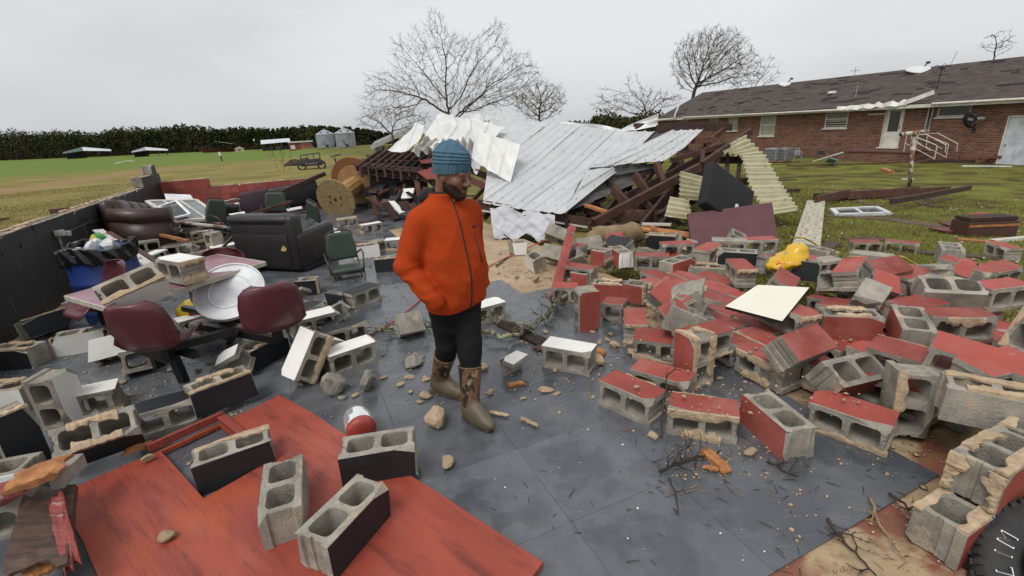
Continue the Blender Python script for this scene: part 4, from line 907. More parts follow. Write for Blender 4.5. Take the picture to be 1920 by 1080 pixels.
# ---------------------------------------------------------------- loose blocks, measured one by one
BT=[
# foreground, lower left
(568,1066,626,1092,'EC','k','black-sided block standing at the bottom edge on the red panel',dict(z=.05,mort='')),
(644,917,785,892,'PC','k','black-faced block standing behind it on the red panel, near the jar',dict(z=.05,mort='')),
(497,1035,582,1007,'eC','k','block with end-on mortar streaks standing on the red panel, cells up',dict(z=.05,mort='E')),
(405,922,497,888,'PC','k','broken black-faced block dropped in the panel opening',dict(z=0,mort='t')),
(112,888,283,828,'PC','k','block with thick mortar rim tipped towards the viewer, left of the panel opening',dict(z=.06,tilt=-38,mort='T')),
(28,900,105,860,'PE','k','black block standing on end at the left edge',dict(mort='E')),
(72,812,142,806,'Ce','w','block on end with a wide open cell and white side, left edge',dict(mort='')),
(-62,786,55,772,'PC','w','white-faced block cut by the left edge, lower left',dict(mort='T')),
(362,790,492,738,'PC','k','black-faced mortar-topped block on the far edge of the red panel',dict(z=.05,mort='T')),
(283,822,356,800,'CP','k','black-topped block behind the panel frame corner',dict(mort='')),
(150,790,232,772,'CP','w','white-topped broken block behind the mortar-rimmed one',dict(kind='broken')),
(-75,1035,12,1012,'CP','r','red-topped block under the splintered timber, lower left corner',dict(mort='')),
(-40,960,60,940,'PC','w','pale block half hidden under splintered timber at the left edge',dict(mort='T',kind='broken')),
# left middle
(-32,698,76,692,'PC','k','black-faced block against the left edge below the wall',dict(mort='TE')),
(113,670,199,655,'PC','w','white-faced block lying in front of the blue barrel',dict(mort='E')),
(62,645,146,616,'PC','k','black block leaning by the foot of the black wall',dict(tilt=18,mort='T')),
(222,600,330,572,'PC','w','white-faced block tipped against the front maroon seat',dict(z=.66,tilt=-34,roll=-14,mort='t')),
(345,537,397,522,'EP','w','white-topped block sitting on the mauve table',dict(z=.76,mort='E')),
(238,438,290,425,'CP','w','tilted white-topped block on the brown sofa seat',dict(z=.45,tilt=20,roll=15,mort='E')),
(286,442,334,438,'CU','c','grey block with mortar rim on the brown sofa',dict(z=.35,mort='B')),
(336,455,372,450,'CP','w','white-topped block beside the sofa, first of three in a row',dict(z=.2,mort='t')),
(371,456,400,452,'CP','w','white-topped block beside the sofa, middle of three in a row',dict(z=.2,mort='t')),
(400,458,430,454,'CP','w','white-topped block beside the sofa, last of three in a row',dict(z=.2,mort='E')),
(386,482,412,484,'CE','w','block on end with two stacked cells near the brown sofa',dict(z=.1,mort='t')),
(412,486,444,480,'CP','w','white-topped block wedged behind the big dark armchair',dict(z=.1,mort='t')),
(246,480,308,470,'CU','c','grey block on its side under the brown sofa arm',dict(z=.2,mort='')),
(308,486,366,478,'CP','k','black-topped block in front of the brown sofa',dict(z=.2,mort='t')),
(553,557,600,553,'PC','k','broken black-faced block on the tiles below the armchair',dict(kind='broken')),
(664,584,717,562,'CP','k','black-topped block alone on the tiles, cells to the viewer',dict(mort='E')),
(668,487,710,481,'PC','w','white-faced block lying beyond the green chair',dict(mort='t')),
(712,512,752,508,'PC','k','black-faced block behind the man\'s elbow',dict(mort='t')),
(733,472,760,470,'CP','w','white-topped block half hidden behind the man\'s sleeve',dict(mort='t')),
(566,622,612,600,'CP','k','black-topped block beside the front right maroon seat',dict(mort='E')),
(476,702,548,660,'PC','k','black-faced block under the front right maroon seat',dict(mort='T')),
(522,724,566,743,'PE','w','white-faced block leaning on end among the debris, centre left',dict(tilt=38,mort='t')),
(634,706,700,682,'CP','w','white-topped block with two open cells, centre left',dict(mort='E')),
(620,662,690,640,'CP','k','black-topped block behind the white-topped one, centre left',dict(z=.03,mort='')),
(552,642,634,620,'CP','w','narrow white-topped block behind the leaning white block',dict(z=.1,mort='B')),
(340,640,400,622,'CP','w','white-topped block under the cluster table frame',dict(kind='broken')),
(395,640,440,622,'CU','c','grey block under the maroon seat beam',dict(mort='t')),
(700,478,730,470,'CU','c','small grey block between the green chair and the man',dict(kind='broken')),
(440,425,470,420,'CP','w','white-topped block behind the armchair back',dict(z=.5,kind='broken')),
# centre floor
(1030,692,1090,704,'CP','wccr','white-topped block with a red end on the open tiles',dict(mort='')),
(934,702,972,719,'CP','w','white chip of block beside the man\'s boots',dict(kind='stub',dz=-.05)),
(890,616,946,600,'CP','w','white-topped block behind the man\'s knees',dict(mort='B')),
(757,646,800,636,'UC','c','plain grey block under the lichened branch',dict(kind='broken',tilt=30)),
# right: front group
(1118,757,1222,806,'CP','r','red-topped block with mortar-filled cells, nearest the tiles',dict(mort='B')),
(1183,738,1280,768,'CP','r','red-topped block tucked behind the mortar-filled one',dict(mort='')),
(1247,815,1383,836,'CP','r','red-topped block with crumbling cells behind the twigs',dict(mort='TB')),
(1388,792,1461,862,'PC','r','red-sided block with cells up at the tile edge',dict(mort='E')),
(1292,737,1338,722,'CE','r','broken red block standing on end with hanging mortar',dict(mort='TE')),
(1310,680,1354,668,'CP','r','red-topped block behind the standing broken one',dict(z=.18,mort='t')),
(1413,717,1467,743,'EC','r','red-sided mortar-topped block in front of the fallen slab',dict(mort='TE')),
(1530,760,1650,730,'PC','r','red block tipped forward showing two wide cells',dict(z=.1,tilt=-32,mort='')),
(1520,806,1646,853,'CP','r','red-topped block lying open-sided at the slab edge',dict(mort='t',tilt=-6)),
(1660,824,1743,836,'Ce','r','red-sided block standing on end with two stacked cells, right front',dict(mort='t',tilt=8)),
(1682,664,1744,672,'eC','r','short block with two small cells up, red left side',dict(z=.22,mort='',tilt=-6)),
(1537,637,1655,643,'PC','r','red-faced block standing square to the viewer',dict(z=.2,mort='T')),
(1493,640,1533,633,'EP','r','red-topped block under the corner of the white board',dict(z=.2,mort='E')),
(1750,642,1850,645,'CP','r','red-topped block with one open cell at the right',dict(z=.25,mort='t')),
(1712,580,1840,587,'UC','c','bare grey block with two big cells up, right',dict(z=.3,tilt=-25,mort='')),
(1862,668,1925,694,'Ce','r','leaning red-sided block at the right edge with a broken cell',dict(z=.25,tilt=25,mort='t')),
(1850,588,1930,578,'CP','r','red-topped block at the right edge above the leaning one',dict(z=.3,mort='')),
(1565,548,1608,556,'EP','r','red-topped block tilted up behind the white board',dict(z=.25,roll=-14,tilt=-8,mort='e')),
(1620,545,1690,532,'CP','r','red block face tilted towards the viewer behind the white board',dict(z=.27,tilt=-32,mort='')),
(1764,500,1797,503,'EC','c','small grey block with two cells up at the lawn edge',dict(z=.16,mort='')),
(1745,530,1830,548,'CP','r','dark grey channel block with red top at the lawn edge',dict(z=.16,roll=10,mort='')),
(1590,478,1658,478,'CP','r','red-topped block on the lawn, left of a pair',dict(z=-.25,mort='')),
(1660,476,1712,482,'CP','r','red-topped block on the lawn, right of a pair',dict(z=-.25,mort='E')),
(1872,492,1922,492,'EP','r','red-topped block on the lawn at the right edge',dict(z=-.25,mort='')),
(1760,795,1830,770,'PC','r','red-faced block behind the wall remains',dict(z=.05,mort='T')),
(1815,800,1905,820,'UC','c','grey block with cells up on top of the wall remains',dict(z=.3,mort='TE')),
(1430,610,1490,640,'CP','r','red-topped block under the white board, left',dict(z=.1,mort='T')),
(1500,715,1560,690,'PC','r','red-faced block leaning behind the two-celled one',dict(z=.2,tilt=50,mort='')),
(1760,720,1850,745,'CP','r','red-topped block sliding off the right slab',dict(z=.3,tilt=-10,roll=6,mort='')),
(1845,760,1925,740,'CP','r','red-topped block at the right edge, above the wall remains',dict(z=.3,tilt=-8,mort='')),
(1640,705,1735,735,'CP','r','red-topped block between the two standing on end',dict(z=.2,tilt=-8,mort='B')),
(1700,625,1760,612,'CP','r','red-topped block behind the short two-celled block',dict(z=.22,tilt=-6,mort='')),
# right: middle group
(1088,626,1123,622,'PE','r','red-faced block standing on end on the tiles',dict(mort='')),
(1126,602,1168,608,'CP','r','red-topped half block right of the upright red one',dict(kind='half',mort='')),
(1169,646,1213,648,'EP','r','red-topped block end-on with mortar ridges',dict(mort='eE')),
(1205,676,1262,684,'CP','r','red-topped block beside the broken standing one',dict(mort='t',tilt=-8)),
(1236,592,1270,580,'CP','r','tipped grey and red block at the broken slab edge',dict(z=.1,tilt=-35,roll=-25,kind='broken')),
(1168,565,1196,571,'PC','r','red-faced block with mortar end, middle of the rubble',dict(kind='broken',z=.05)),
(1120,565,1166,568,'PC','r','red-faced block with mortar top, behind the upright red one',dict(mort='T')),
(1050,527,1112,537,'CP','r','red-topped block with two open cells by the red post',dict(z=.05,mort='t')),
(1036,570,1074,572,'CP','r','red-topped block at the foot of the red post',dict(mort='t',kind='broken')),
(1060,486,1092,491,'CP','r','red-topped half block right of the red post top',dict(kind='half',z=.1,mort='')),
(1107,496,1134,501,'PC','rcwc','small red-faced block with white streaked top',dict(kind='half',z=.1,mort='')),
(1160,504,1188,501,'eC','rcww','red block with a white end and cells up',dict(z=.1,mort='')),
(1190,508,1250,511,'CP','r','red-topped block in the middle of the rubble, cells to the viewer',dict(z=.1,mort='')),
(1260,527,1302,513,'PC','r','red-sided block with two cells up, far rubble',dict(z=.12,mort='e')),
(1248,487,1296,485,'CP','r','thin red-topped block below the corrugated scrap',dict(z=.15,mort='')),
(1354,503,1407,507,'PC','k','black-faced block with cells up in the far rubble',dict(z=.2,mort='E')),
(1376,540,1418,540,'EP','r','red-topped block with ridged mortar end on the fallen slab',dict(z=.2,mort='eE')),
(1298,532,1350,536,'PC','c','bare block sunk beside the fallen slab, cells up',dict(z=.05,mort='T')),
(1450,513,1522,520,'CP','r','red-topped block under the yellow bag',dict(z=.15,mort='')),
(1482,528,1526,534,'PC','k','black-faced block left of the tilted red blocks',dict(z=.2,tilt=8,mort='',kind='broken')),
(984,506,1006,515,'PC','w','white-faced block at the sand edge',dict(kind='half',tilt=-15,roll=12,mort='')),
(957,480,990,478,'PC','w','white-faced block beside the grey tarpaulin',dict(mort='t',kind='broken')),
(1008,492,1052,504,'UC','c','long grey block lying at the sand edge behind the red post',dict(z=.02,tilt=35,mort='')),
(1022,468,1066,470,'UC','c','grey block leaning behind the red post top',dict(z=.05,tilt=45,roll=20,mort='')),
(1096,486,1128,480,'UC','c','grey block tipped beside the beige tank',dict(z=.05,tilt=40,mort='')),
(1136,475,1178,486,'CP','k','black-topped block in front of the beige tank',dict(z=.1,tilt=-25,mort='')),
(1212,466,1262,470,'PC','k','dark block under the broken rafters',dict(z=.15,mort='t')),
(1330,500,1352,488,'CP','r','red-topped block below the mauve board, left',dict(z=.2,mort='')),
(1405,480,1448,478,'CP','r','red-topped block below the mauve board, right',dict(z=.2,mort='B')),
(1345,480,1385,482,'CU','c','grey round-mortared block below the mauve board',dict(z=.2,mort='B')),
(1530,525,1570,520,'CU','c','grey block with cells to the viewer behind the tilted red blocks',dict(z=.1,mort='')),
(1500,492,1530,500,'UC','c','grey block with open cells right of the yellow bag',dict(z=.1,mort='E')),
(1600,505,1650,512,'CU','c','grey block among the cables at the lawn edge',dict(z=.05,mort='')),
(1690,560,1735,545,'CP','r','red-topped block by the grey two-celled one',dict(z=.2,tilt=-10,mort='T')),
(1850,545,1905,535,'CP','r','red-topped block over the grey pipe end at the right',dict(z=.1,tilt=-12,mort='')),
(1480,590,1500,545,'PC','r','red block face leaning beside the white board',dict(z=.2,tilt=60,mort='')),
(640,428,668,424,'CU','c','grey block at the foot of the cable spool',dict(mort='t')),
(1065,540,1100,545,'PC','r','red block at the sand edge between post and slab',dict(mort='T',kind='broken')),
]
for r in BT:
    ax,ay,bx,by,mode,cols,lab,kw=r; kw=dict(kw); block(ax,ay,bx,by,mode,cols,lab,**kw)
# ================================================================ implicit surfaces -> mesh (naive surface nets)
def surface_nets(f, lo, hi, h):
    lo=np.array(lo,float); n=np.ceil((np.array(hi)-lo)/h).astype(int)+1
    xs=[lo[i]+h*np.arange(n[i]) for i in range(3)]; Xg,Yg,Zg=np.meshgrid(*xs,indexing='ij'); v=f(Xg,Yg,Zg)
    s=v<0; nx,ny,nz=v.shape
    c=np.zeros((nx-1,ny-1,nz-1),int)
    for dx in (0,1):
        for dy in (0,1):
            for dz in (0,1): c+=s[dx:nx-1+dx,dy:ny-1+dy,dz:nz-1+dz]
    act=(c>0)&(c<8); idx=-np.ones(act.shape,int); ids=np.argwhere(act); idx[act]=np.arange(len(ids))
    acc=np.zeros((len(ids),3)); cnt=np.zeros(len(ids)); I,J,K_=ids.T
    corners=[(a,b,c_) for a in (0,1) for b in (0,1) for c_ in (0,1)]
    for a in corners:
        for ax in range(3):
            if a[ax]==1: continue
            b=list(a); b[ax]=1
            va=v[I+a[0],J+a[1],K_+a[2]]; vb=v[I+b[0],J+b[1],K_+b[2]]; m=(va<0)!=(vb<0)
            t=np.where(m,va/(va-vb+1e-12),0); p=np.stack([np.full(len(ids),q,float) for q in a],1); p[:,ax]+=t
            acc[m]+=p[m]; cnt[m]+=1
    V=lo+(ids+acc/cnt[:,None])*h
    Q=[]
    for ax in range(3):
        o1,o2=(ax+1)%3,(ax+2)%3
        sl0=[slice(None)]*3; sl1=[slice(None)]*3; sl0[ax]=slice(0,-1); sl1[ax]=slice(1,None)
        a=s[tuple(sl0)]; b=s[tuple(sl1)]; e=np.argwhere(a!=b)
        ok=(e[:,o1]>0)&(e[:,o2]>0)&(e[:,o1]<v.shape[o1]-1)&(e[:,o2]<v.shape[o2]-1); e=e[ok]
        d1=np.zeros(3,int); d1[o1]=1; d2=np.zeros(3,int); d2[o2]=1
        g=lambda q: idx[q[:,0],q[:,1],q[:,2]]
        q=np.stack([g(e-d1-d2),g(e-d2),g(e),g(e-d1)],1); fl=a[e[:,0],e[:,1],e[:,2]]
        q[~fl]=q[~fl][:,::-1]; Q.append(q)
    return V,np.concatenate(Q)
def sm(a,b,k):                                          # smooth union
    h=np.clip(.5+.5*(b-a)/k,0,1); return b*(1-h)+a*h-k*h*(1-h)
def smax(a,b,k): return -sm(-a,-b,k)
def s_ell(X,Y,Z,c,r):
    x,y,z=(X-c[0])/r[0],(Y-c[1])/r[1],(Z-c[2])/r[2]; k0=np.sqrt(x*x+y*y+z*z); k1=np.sqrt((x/r[0])**2+(y/r[1])**2+(z/r[2])**2)+1e-9
    return k0*(k0-1)/k1
def s_cap(X,Y,Z,a,b,ra,rb,flat=None):
    a=np.array(a,float); b=np.array(b,float); d=b-a; L2=d@d
    t=np.clip(((X-a[0])*d[0]+(Y-a[1])*d[1]+(Z-a[2])*d[2])/L2,0,1)
    x,y,z=X-a[0]-t*d[0],Y-a[1]-t*d[1],Z-a[2]-t*d[2]
    if flat is not None: x,y,z=x*flat[0],y*flat[1],z*flat[2]
    return np.sqrt(x*x+y*y+z*z)-(ra+(rb-ra)*t)
def s_box(X,Y,Z,c,d,r):
    x,y,z=np.abs(X-c[0])-d[0]/2+r,np.abs(Y-c[1])-d[1]/2+r,np.abs(Z-c[2])-d[2]/2+r
    return np.sqrt(np.maximum(x,0)**2+np.maximum(y,0)**2+np.maximum(z,0)**2)+np.minimum(np.maximum(x,np.maximum(y,z)),0)-r
def sdf_obj(name,f,lo,hi,h,m,parent=None,mi=None):
    V,Q=surface_nets(f,lo,hi,h); me=fastmesh(V,Q,m if isinstance(m,list) else [m],smooth=True)
    return link(name,me,parent)
_chunk={}
def chunk_mesh(seed,m,flat=.55,sub=2):
    k=(seed,m.name,flat)
    if k in _chunk: return _chunk[k]
    bm=bmesh.new(); bmesh.ops.create_icosphere(bm,subdivisions=sub,radius=.5); rb=random.Random(seed)
    for q in range(7):                                   # facet it with random cuts
        nrm=Vector((rb.gauss(0,1),rb.gauss(0,1),rb.gauss(0,1))).normalized(); dd=rb.uniform(.22,.40)
        for v in bm.verts:
            d=v.co.dot(nrm)
            if d>dd: v.co-=nrm*(d-dd)
    for v in bm.verts: v.co=Vector((v.co.x*rb.uniform(.93,1.07),v.co.y*.8*rb.uniform(.93,1.07),v.co.z*flat))
    z0=min(v.co.z for v in bm.verts)
    for v in bm.verts: v.co.z-=z0
    me=bpy.data.meshes.new('chunk'); bm.to_mesh(me); bm.free(); me.materials.append(m); _chunk[k]=me; return me
# ================================================================ left side: furniture and fittings
def rot_thing(t,rz): t.rotation_euler=(0,0,rz); return t
def rbox(name,c,d,m,parent,bev=.04,R=None):
    b=MB(); b.box((0,0,0),d); o=b.build(name,m,parent,smooth=False,bevel=bev); o.location=Vector(c)
    if R is not None: o.rotation_euler=R
    for p in o.data.polygons: p.use_smooth=True
    return o
brown_l=mat('brown_leather',(.052,.026,.020),.42,col2=(.030,.016,.013),scale=6,bump=.35,bscale=25,rand=0,extra=overlay((.11,.05,.035),2.2,.55,.72,.6))
dark_l=mat('dark_brown_vinyl',(.020,.017,.016),.45,col2=(.014,.012,.012),scale=5,bump=.25,bscale=40,rand=.1)
black_l=mat('black_vinyl',(.014,.014,.015),.45,scale=5,bump=.25,bscale=40,rand=.1)
purple_l=mat('faded_purple_cloth',(.055,.032,.042),.8,scale=5,bump=.3,rand=0)
maroon=mat('maroon_fibreglass',(.115,.030,.040),.32,col2=(.085,.022,.030),scale=4,rand=.08,spec=.5,extra=overlay((.3,.2,.2),18,.68,.78,.4))
mauve=mat('mauve_laminate',(.30,.155,.185),.35,col2=(.24,.12,.15),scale=7,rand=0,rvar=.12,extra=overlay((.45,.33,.35),5,.56,.72,.5))
cream_edge=mat('cream_edge',(.5,.47,.38),.6,scale=8)
blk_steel=mat('black_steel',(.012,.012,.013),.4,scale=6,rand=.1)
# --- brown leather sofa along the black wall
a0=9.25; t=thing('leather_sofa','brown leather sofa with rolled arm, tipped against the black wall','sofa',AB(a0+.95,WB+.52)); t.rotation_euler=(0,.16,math.atan2(AX[1],AX[0]))
# local x along the wall (away), y = towards the wall (left), z up
rbox('base',(0,0,.22),(1.9,.85,.34),brown_l,t,.06); 
for k in (-1,0,1):
    if k!=0: rbox('seat_cushion',(k*.42,-.08,.46),(.80,.68,.2),brown_l,t,.08,(0,.05*k,0))
    rbox('back_cushion',(k*.56,.30,.66),(.55,.26,.55),brown_l,t,.11,(-.25,0,.04*k))
rbox('backrest',(0,.40,.55),(1.8,.2,.75),brown_l,t,.09)
for s_ in (-1,1):
    mb=MB(); mb.tube([(s_*.98,-.46,.58),(s_*.98,.0,.60),(s_*.98,.36,.66)],[.13,.135,.12],14); mb.box((s_*.98,-.03,.3),(.16,.8,.5)); ar=mb.build('arm',brown_l,t,smooth=True)
    nb=MB()
    for k in range(14):
        an=PI*k/13*1.2-.3; nb.lathe([(.010,0),(.009,.004),(.004,.007)],6,M=Matrix.Translation((s_*.98+.125*math.cos(an),-.462,.58+.125*math.sin(an)))@Matrix.Rotation(PI/2,4,'X'))
    nb.build('nail_heads',mat('dull_brass',(.30,.22,.12),.35,metal=.8),ar)
# --- big dark loveseat seen from behind
pL,pR=G(445,508),G(568,514); e=pR-pL; t=thing('dark_loveseat','dark brown vinyl loveseat seen from behind in mid floor','sofa',(pL+pR)/2); t.scale=(.92,.9,.9); t.rotation_euler=(0,0,math.atan2(e[1],e[0]))
w_=1.22
rbox('backrest',(0,.13,.47),(w_,.24,.86),dark_l,t,.06); rbox('back_top_roll',(-.05,.14,.83),(w_*.96,.30,.16),dark_l,t,.07)
rbox('seat',(0,.55,.28),(w_-.3,.75,.36),dark_l,t,.06)
for s_ in (-1,1):
    rbox('arm',(s_*(w_/2-.06),.50,.36),(.2,.86,.56),dark_l,t,.06,(.06,0,0)); rbox('skirt',(s_*(w_/2-.06),.5,.06),(.16,.8,.1),black_l,t,.01)
rbox('back_panel',(-.02,.002,.36),(w_*.82,.012,.5),dark_l,t,.004)
o=link('tag',mesh([(0,0,0),(.09,0,-.02),(.05,0,-.06),(-.03,0,-.05),(.04,0,.04)],[(0,3,2,1),(0,1,4)],[mat('yellow_paper',(.55,.40,.12),.8)]),t); o.location=(.36,-.012,.42)
# --- purple-black sofa by the red wall, black armchair next to it
t=thing('purple_sofa','faded purple and black sofa tipped up before the red wall','sofa',AB(13.9,-.35)); t.scale=(.92,.9,.66); t.rotation_euler=(0,-.10,math.atan2(BX[1],BX[0]))
rbox('backrest',(-.65,-.25,.62),(.75,.25,.8),purple_l,t,.06); rbox('backrest',(.35,-.25,.60),(1.3,.25,.8),black_l,t,.06); rbox('seat',(0,.2,.3),(2.0,.7,.4),black_l,t,.06); rbox('arm',(-1.1,.1,.42),(.2,.9,.6),purple_l,t,.07); rbox('arm',(1.05,.1,.42),(.2,.9,.6),black_l,t,.07)
t=thing('black_armchair','black padded armchair lying beside the white window sashes','armchair',AB(11.5,-1.55,-.12)); t.scale=(.85,.85,.62); t.rotation_euler=(.35,.1,.7)
rbox('seat',(0,0,.4),(.75,.75,.32),black_l,t,.09); rbox('backrest',(0,.38,.72),(.75,.25,.6),black_l,t,.1); 
for s_ in (-1,1): rbox('arm',(s_*.42,0,.58),(.2,.8,.26),black_l,t,.1)
# --- cluster table with shell seats
ue=np.array([.47,.883,0]); ve=np.array([.883,-.47,0]); tc_=np.array([-2.84,3.82,0])
t=thing('cluster_table','mauve canteen table with attached maroon shell seats on black steel','table',tc_); t.rotation_euler=(0,0,math.atan2(ue[1],ue[0])); bpy.context.view_layer.update()
o=MB().box((0,0,0),(1.2,.70,.03)).build('tabletop',mauve,t,bevel=.004); o.location=(0,0,.735); o.rotation_euler=(.03,-.015,0)
eb=MB()
for s_ in (-1,1): eb.box((s_*.603,0,.0),(.012,.712,.036)); eb.box((0,s_*.353,.0),(1.194,.012,.036))
eo=eb.build('edge_band',cream_edge,o); 
fr=MB(); fr.beam((-.35,0,.70),(.35,0,.70),.08,.05)
for x in (-.3,.3): fr.beam((x,0,.06),(x,0,.7),.07,.07,up=(0,1,0)); fr.beam((x,-.62,.28),(x,.62,.28),.05,.05)
fr.build('frame',blk_steel,t)
def seat_mesh():
    prof=[(-.23,.005),(-.21,.03),(-.14,.035),(-.03,.01),(.08,.0),(.15,.02),(.195,.075),(.215,.16),(.235,.26),(.255,.35),(.262,.39),(.255,.405)]
    wid=[.15,.19,.215,.22,.22,.22,.22,.22,.215,.195,.15,.10]; nt_=13; top=[];
    for (y,z),w in zip(prof,wid):
        for k in range(nt_):
            s_=2*k/(nt_-1)-1; zz=z+(.075*abs(s_)**3.2 if z<.1 and y>-.2 else 0); yy=y-(.075*abs(s_)**2.4 if z>.06 else 0); top.append((s_*w,yy,zz))
    n=len(prof); V=np.array(top); nrm=np.zeros_like(V); q=[]
    for i in range(n-1):
        for k in range(nt_-1): q.append((i*nt_+k,i*nt_+k+1,(i+1)*nt_+k+1,(i+1)*nt_+k))
    me=mesh(V,q,[maroon],smooth=True)
    bm=bmesh.new(); bm.from_mesh(me); bmesh.ops.solidify(bm,geom=bm.faces[:],thickness=.007); bmesh.ops.recalc_face_normals(bm,faces=bm.faces[:]); bm.to_mesh(me); bm.free()
    me.polygons.foreach_set('use_smooth',[True]*len(me.polygons)); return me
sm_=seat_mesh()
seats=[(G(308,646,.40),.40,math.radians(4)),(G(517,612,.40),.40,math.radians(30)),(G(193,585,.40),.42,math.radians(150)),(G(420,560,.38),.42,math.radians(190))]
Rt=Matrix.Rotation(math.atan2(ue[1],ue[0]),4,'Z')
for p,z,rz in seats:
    o=link('seat',sm_,t); o.matrix_world=Matrix.Translation((p[0],p[1],z))@Matrix.Rotation(rz+PI,4,'Z')@Matrix.Scale(1.0,4)
    l=MB(); q=np.array(p); ctr=tc_+ue*np.dot(q-tc_,ue)*.9
    l.beam((q[0],q[1],.28),(q[0],q[1],z-.005),.06,.06,up=(0,1,0)); l.beam((ctr[0],ctr[1],.25),(q[0],q[1],.28),.05,.06); 
    lo=l.build('seat_bracket',blk_steel,None); lo.parent=t; lo.matrix_world=Matrix.Identity(4)
l=MB(); f0,f1=G(346,716),G(318,652,.34); l.beam(f0,f1,.065,.05,up=(1,0,0)); l.beam(f1,G(440,620,.34),.055,.06); l.beam(G(430,640,.0),G(440,620,.34),.06,.05,up=(1,0,0)); l.build('leg',blk_steel,None).parent=t
for o in t.children:
    if o.name.startswith('leg'): o.matrix_world=Matrix.Identity(4)
# --- round white lid leaning on the table
c=(G(437,590,.0)+np.array([0,0,0])); t=thing('round_lid','white round plastic barrel lid leaning by the table','lid',D(430,546,3.80))
mb=MB(); r=.28; mb.lathe([(.01,-.012),(r*.97,-.012),(r,-.02),(r,.016),(r*.96,.016),(r*.94,.004),(r*.62,.004),(r*.6,.010),(r*.57,.010),(r*.55,.004),(.01,.004)],40)
o=mb.build('disc',mat('lid_white',(.72,.73,.74),.4,scale=6,rand=0,extra=overlay((.55,.55,.55),7,.55,.7,.5)),t,smooth=False); o.rotation_euler=(math.radians(40),math.radians(8),math.radians(4))
# --- blue barrel stuffed with rubbish
t=thing('rubbish_barrel','blue plastic barrel overflowing with rubbish by the black wall','barrel',G(232,606))
blue=mat('blue_plastic',(.012,.035,.17),.4,scale=4,rand=0)
MB().lathe([(.25,0),(.27,.02),(.285,.2),(.30,.22),(.285,.24),(.295,.5),(.31,.52),(.295,.54),(.29,.80),(.30,.83),(.28,.84),(.27,.6)],28).build('drum',blue,t,smooth=True)
bag=mat('black_bin_bag',(.010,.010,.011),.25,scale=8,bump=.4,bscale=14,rand=0)
def bagf(X,Y,Z):
    r=np.sqrt(X**2+Y**2); an=np.arctan2(Y,X); rr=.305+.015*np.sin(an*9)+.012*np.sin(an*17+Z*30)
    return smax(np.abs(r-rr)-.014,np.abs(Z-.80-.03*np.sin(an*3))-.09,.02)
sdf_obj('bin_bag',bagf,(-.36,-.36,.62),(.36,.36,.95),.014,bag,t)
trash=[(.1,.02,.86,.10,(.6,.6,.6)),(-.12,.05,.88,.11,(.68,.68,.66)),(-.02,-.1,.9,.10,(.7,.7,.7)),(.16,-.12,.87,.08,(.05,.16,.30)),(-.08,.14,.95,.07,(.55,.50,.03)),(-.05,.17,1.0,.06,(.08,.40,.12)),(.2,.05,.85,.05,(.6,.15,.03)),(0.0,.0,.86,.13,(.5,.5,.52)),(-.18,-.06,.86,.08,(.66,.66,.68)),(.05,.18,.86,.1,(.3,.3,.32))]
for i,(x,y,z,r,cl) in enumerate(trash):
    o=link('rubbish',chunk_mesh(300+i,mat('rubbish_%d'%i,cl,.35,scale=10,bump=.5,bscale=20),.8),t); o.location=(x,y,z-.05); o.scale=(r*2.0,r*1.7,r*1.6); o.rotation_euler=(i,.5*i,i*2)
# --- green padded chairs
green_v=mat('green_vinyl',(.045,.062,.047),.45,col2=(.035,.05,.038),scale=5,rand=.1)
tube_m=mat('brown_tube',(.055,.040,.032),.4,scale=6,metal=.3)
def green_chair(p,rz,rx,ry,label,z=0.):
    t=thing('padded_chair',label,'chair',p,'green padded chairs'); t.rotation_euler=(rx,ry,rz); t.location.z+=z
    o=sdf_obj('seat',lambda X,Y,Z: s_box(X,Y,Z,(0,0,.44),(.40-.06*np.clip((Y+.2)/.4,0,1),.40,.07),.034)+.004*np.cos(X*12)*np.cos(Y*12),(-.25,-.25,.38),(.25,.25,.5),.014,green_v,t)
    o=sdf_obj('backrest',lambda X,Y,Z: s_box(X,Y+0*Z,Z,(0,.22+.03,.72),(.40-.10*np.clip((Z-.72)/.2,0,1),.06,.38),.03),(-.25,.18,.48),(.25,.32,.95),.013,green_v,t)
    mb=MB(); 
    for s_ in (-1,1): mb.tube([(s_*.2,-.2,0),(s_*.2,-.19,.40),(s_*.2,.18,.40),(s_*.19,.24,.55),(s_*.16,.27,.9)],.011,6); mb.tube([(s_*.2,.30,0),(s_*.2,.15,.40)],.011,6); mb.tube([(s_*.2,-.17,.40),(s_*.24,-.05,.62),(s_*.24,.1,.66),(s_*.2,.24,.6)],.011,6)
    mb.tube([(-.16,.27,.9),(-.08,.28,.93),(.08,.28,.93),(.16,.27,.9)],.011,6); mb.tube([(-.2,-.19,.40),(.2,-.19,.40)],.01,6); mb.build('frame',tube_m,t,smooth=True)
green_chair(G(652,520)+np.array([0,.02,0]),math.radians(205)-PI,math.radians(-4),math.radians(0),'green padded chair sunk low on the tiles, nearest the man',z=-.33)
green_chair(G(520,440),math.radians(20),.0,.1,'green padded chair behind the loveseat, left of a pair',z=-.1)
green_chair(G(572,440),math.radians(-35),.2,.35,'green padded chair tipped over behind the loveseat, right of a pair',z=-.25)
green_chair(G(428,478),math.radians(75),.1,.2,'green padded chair edge-on at the loveseat\'s left end',z=.0)
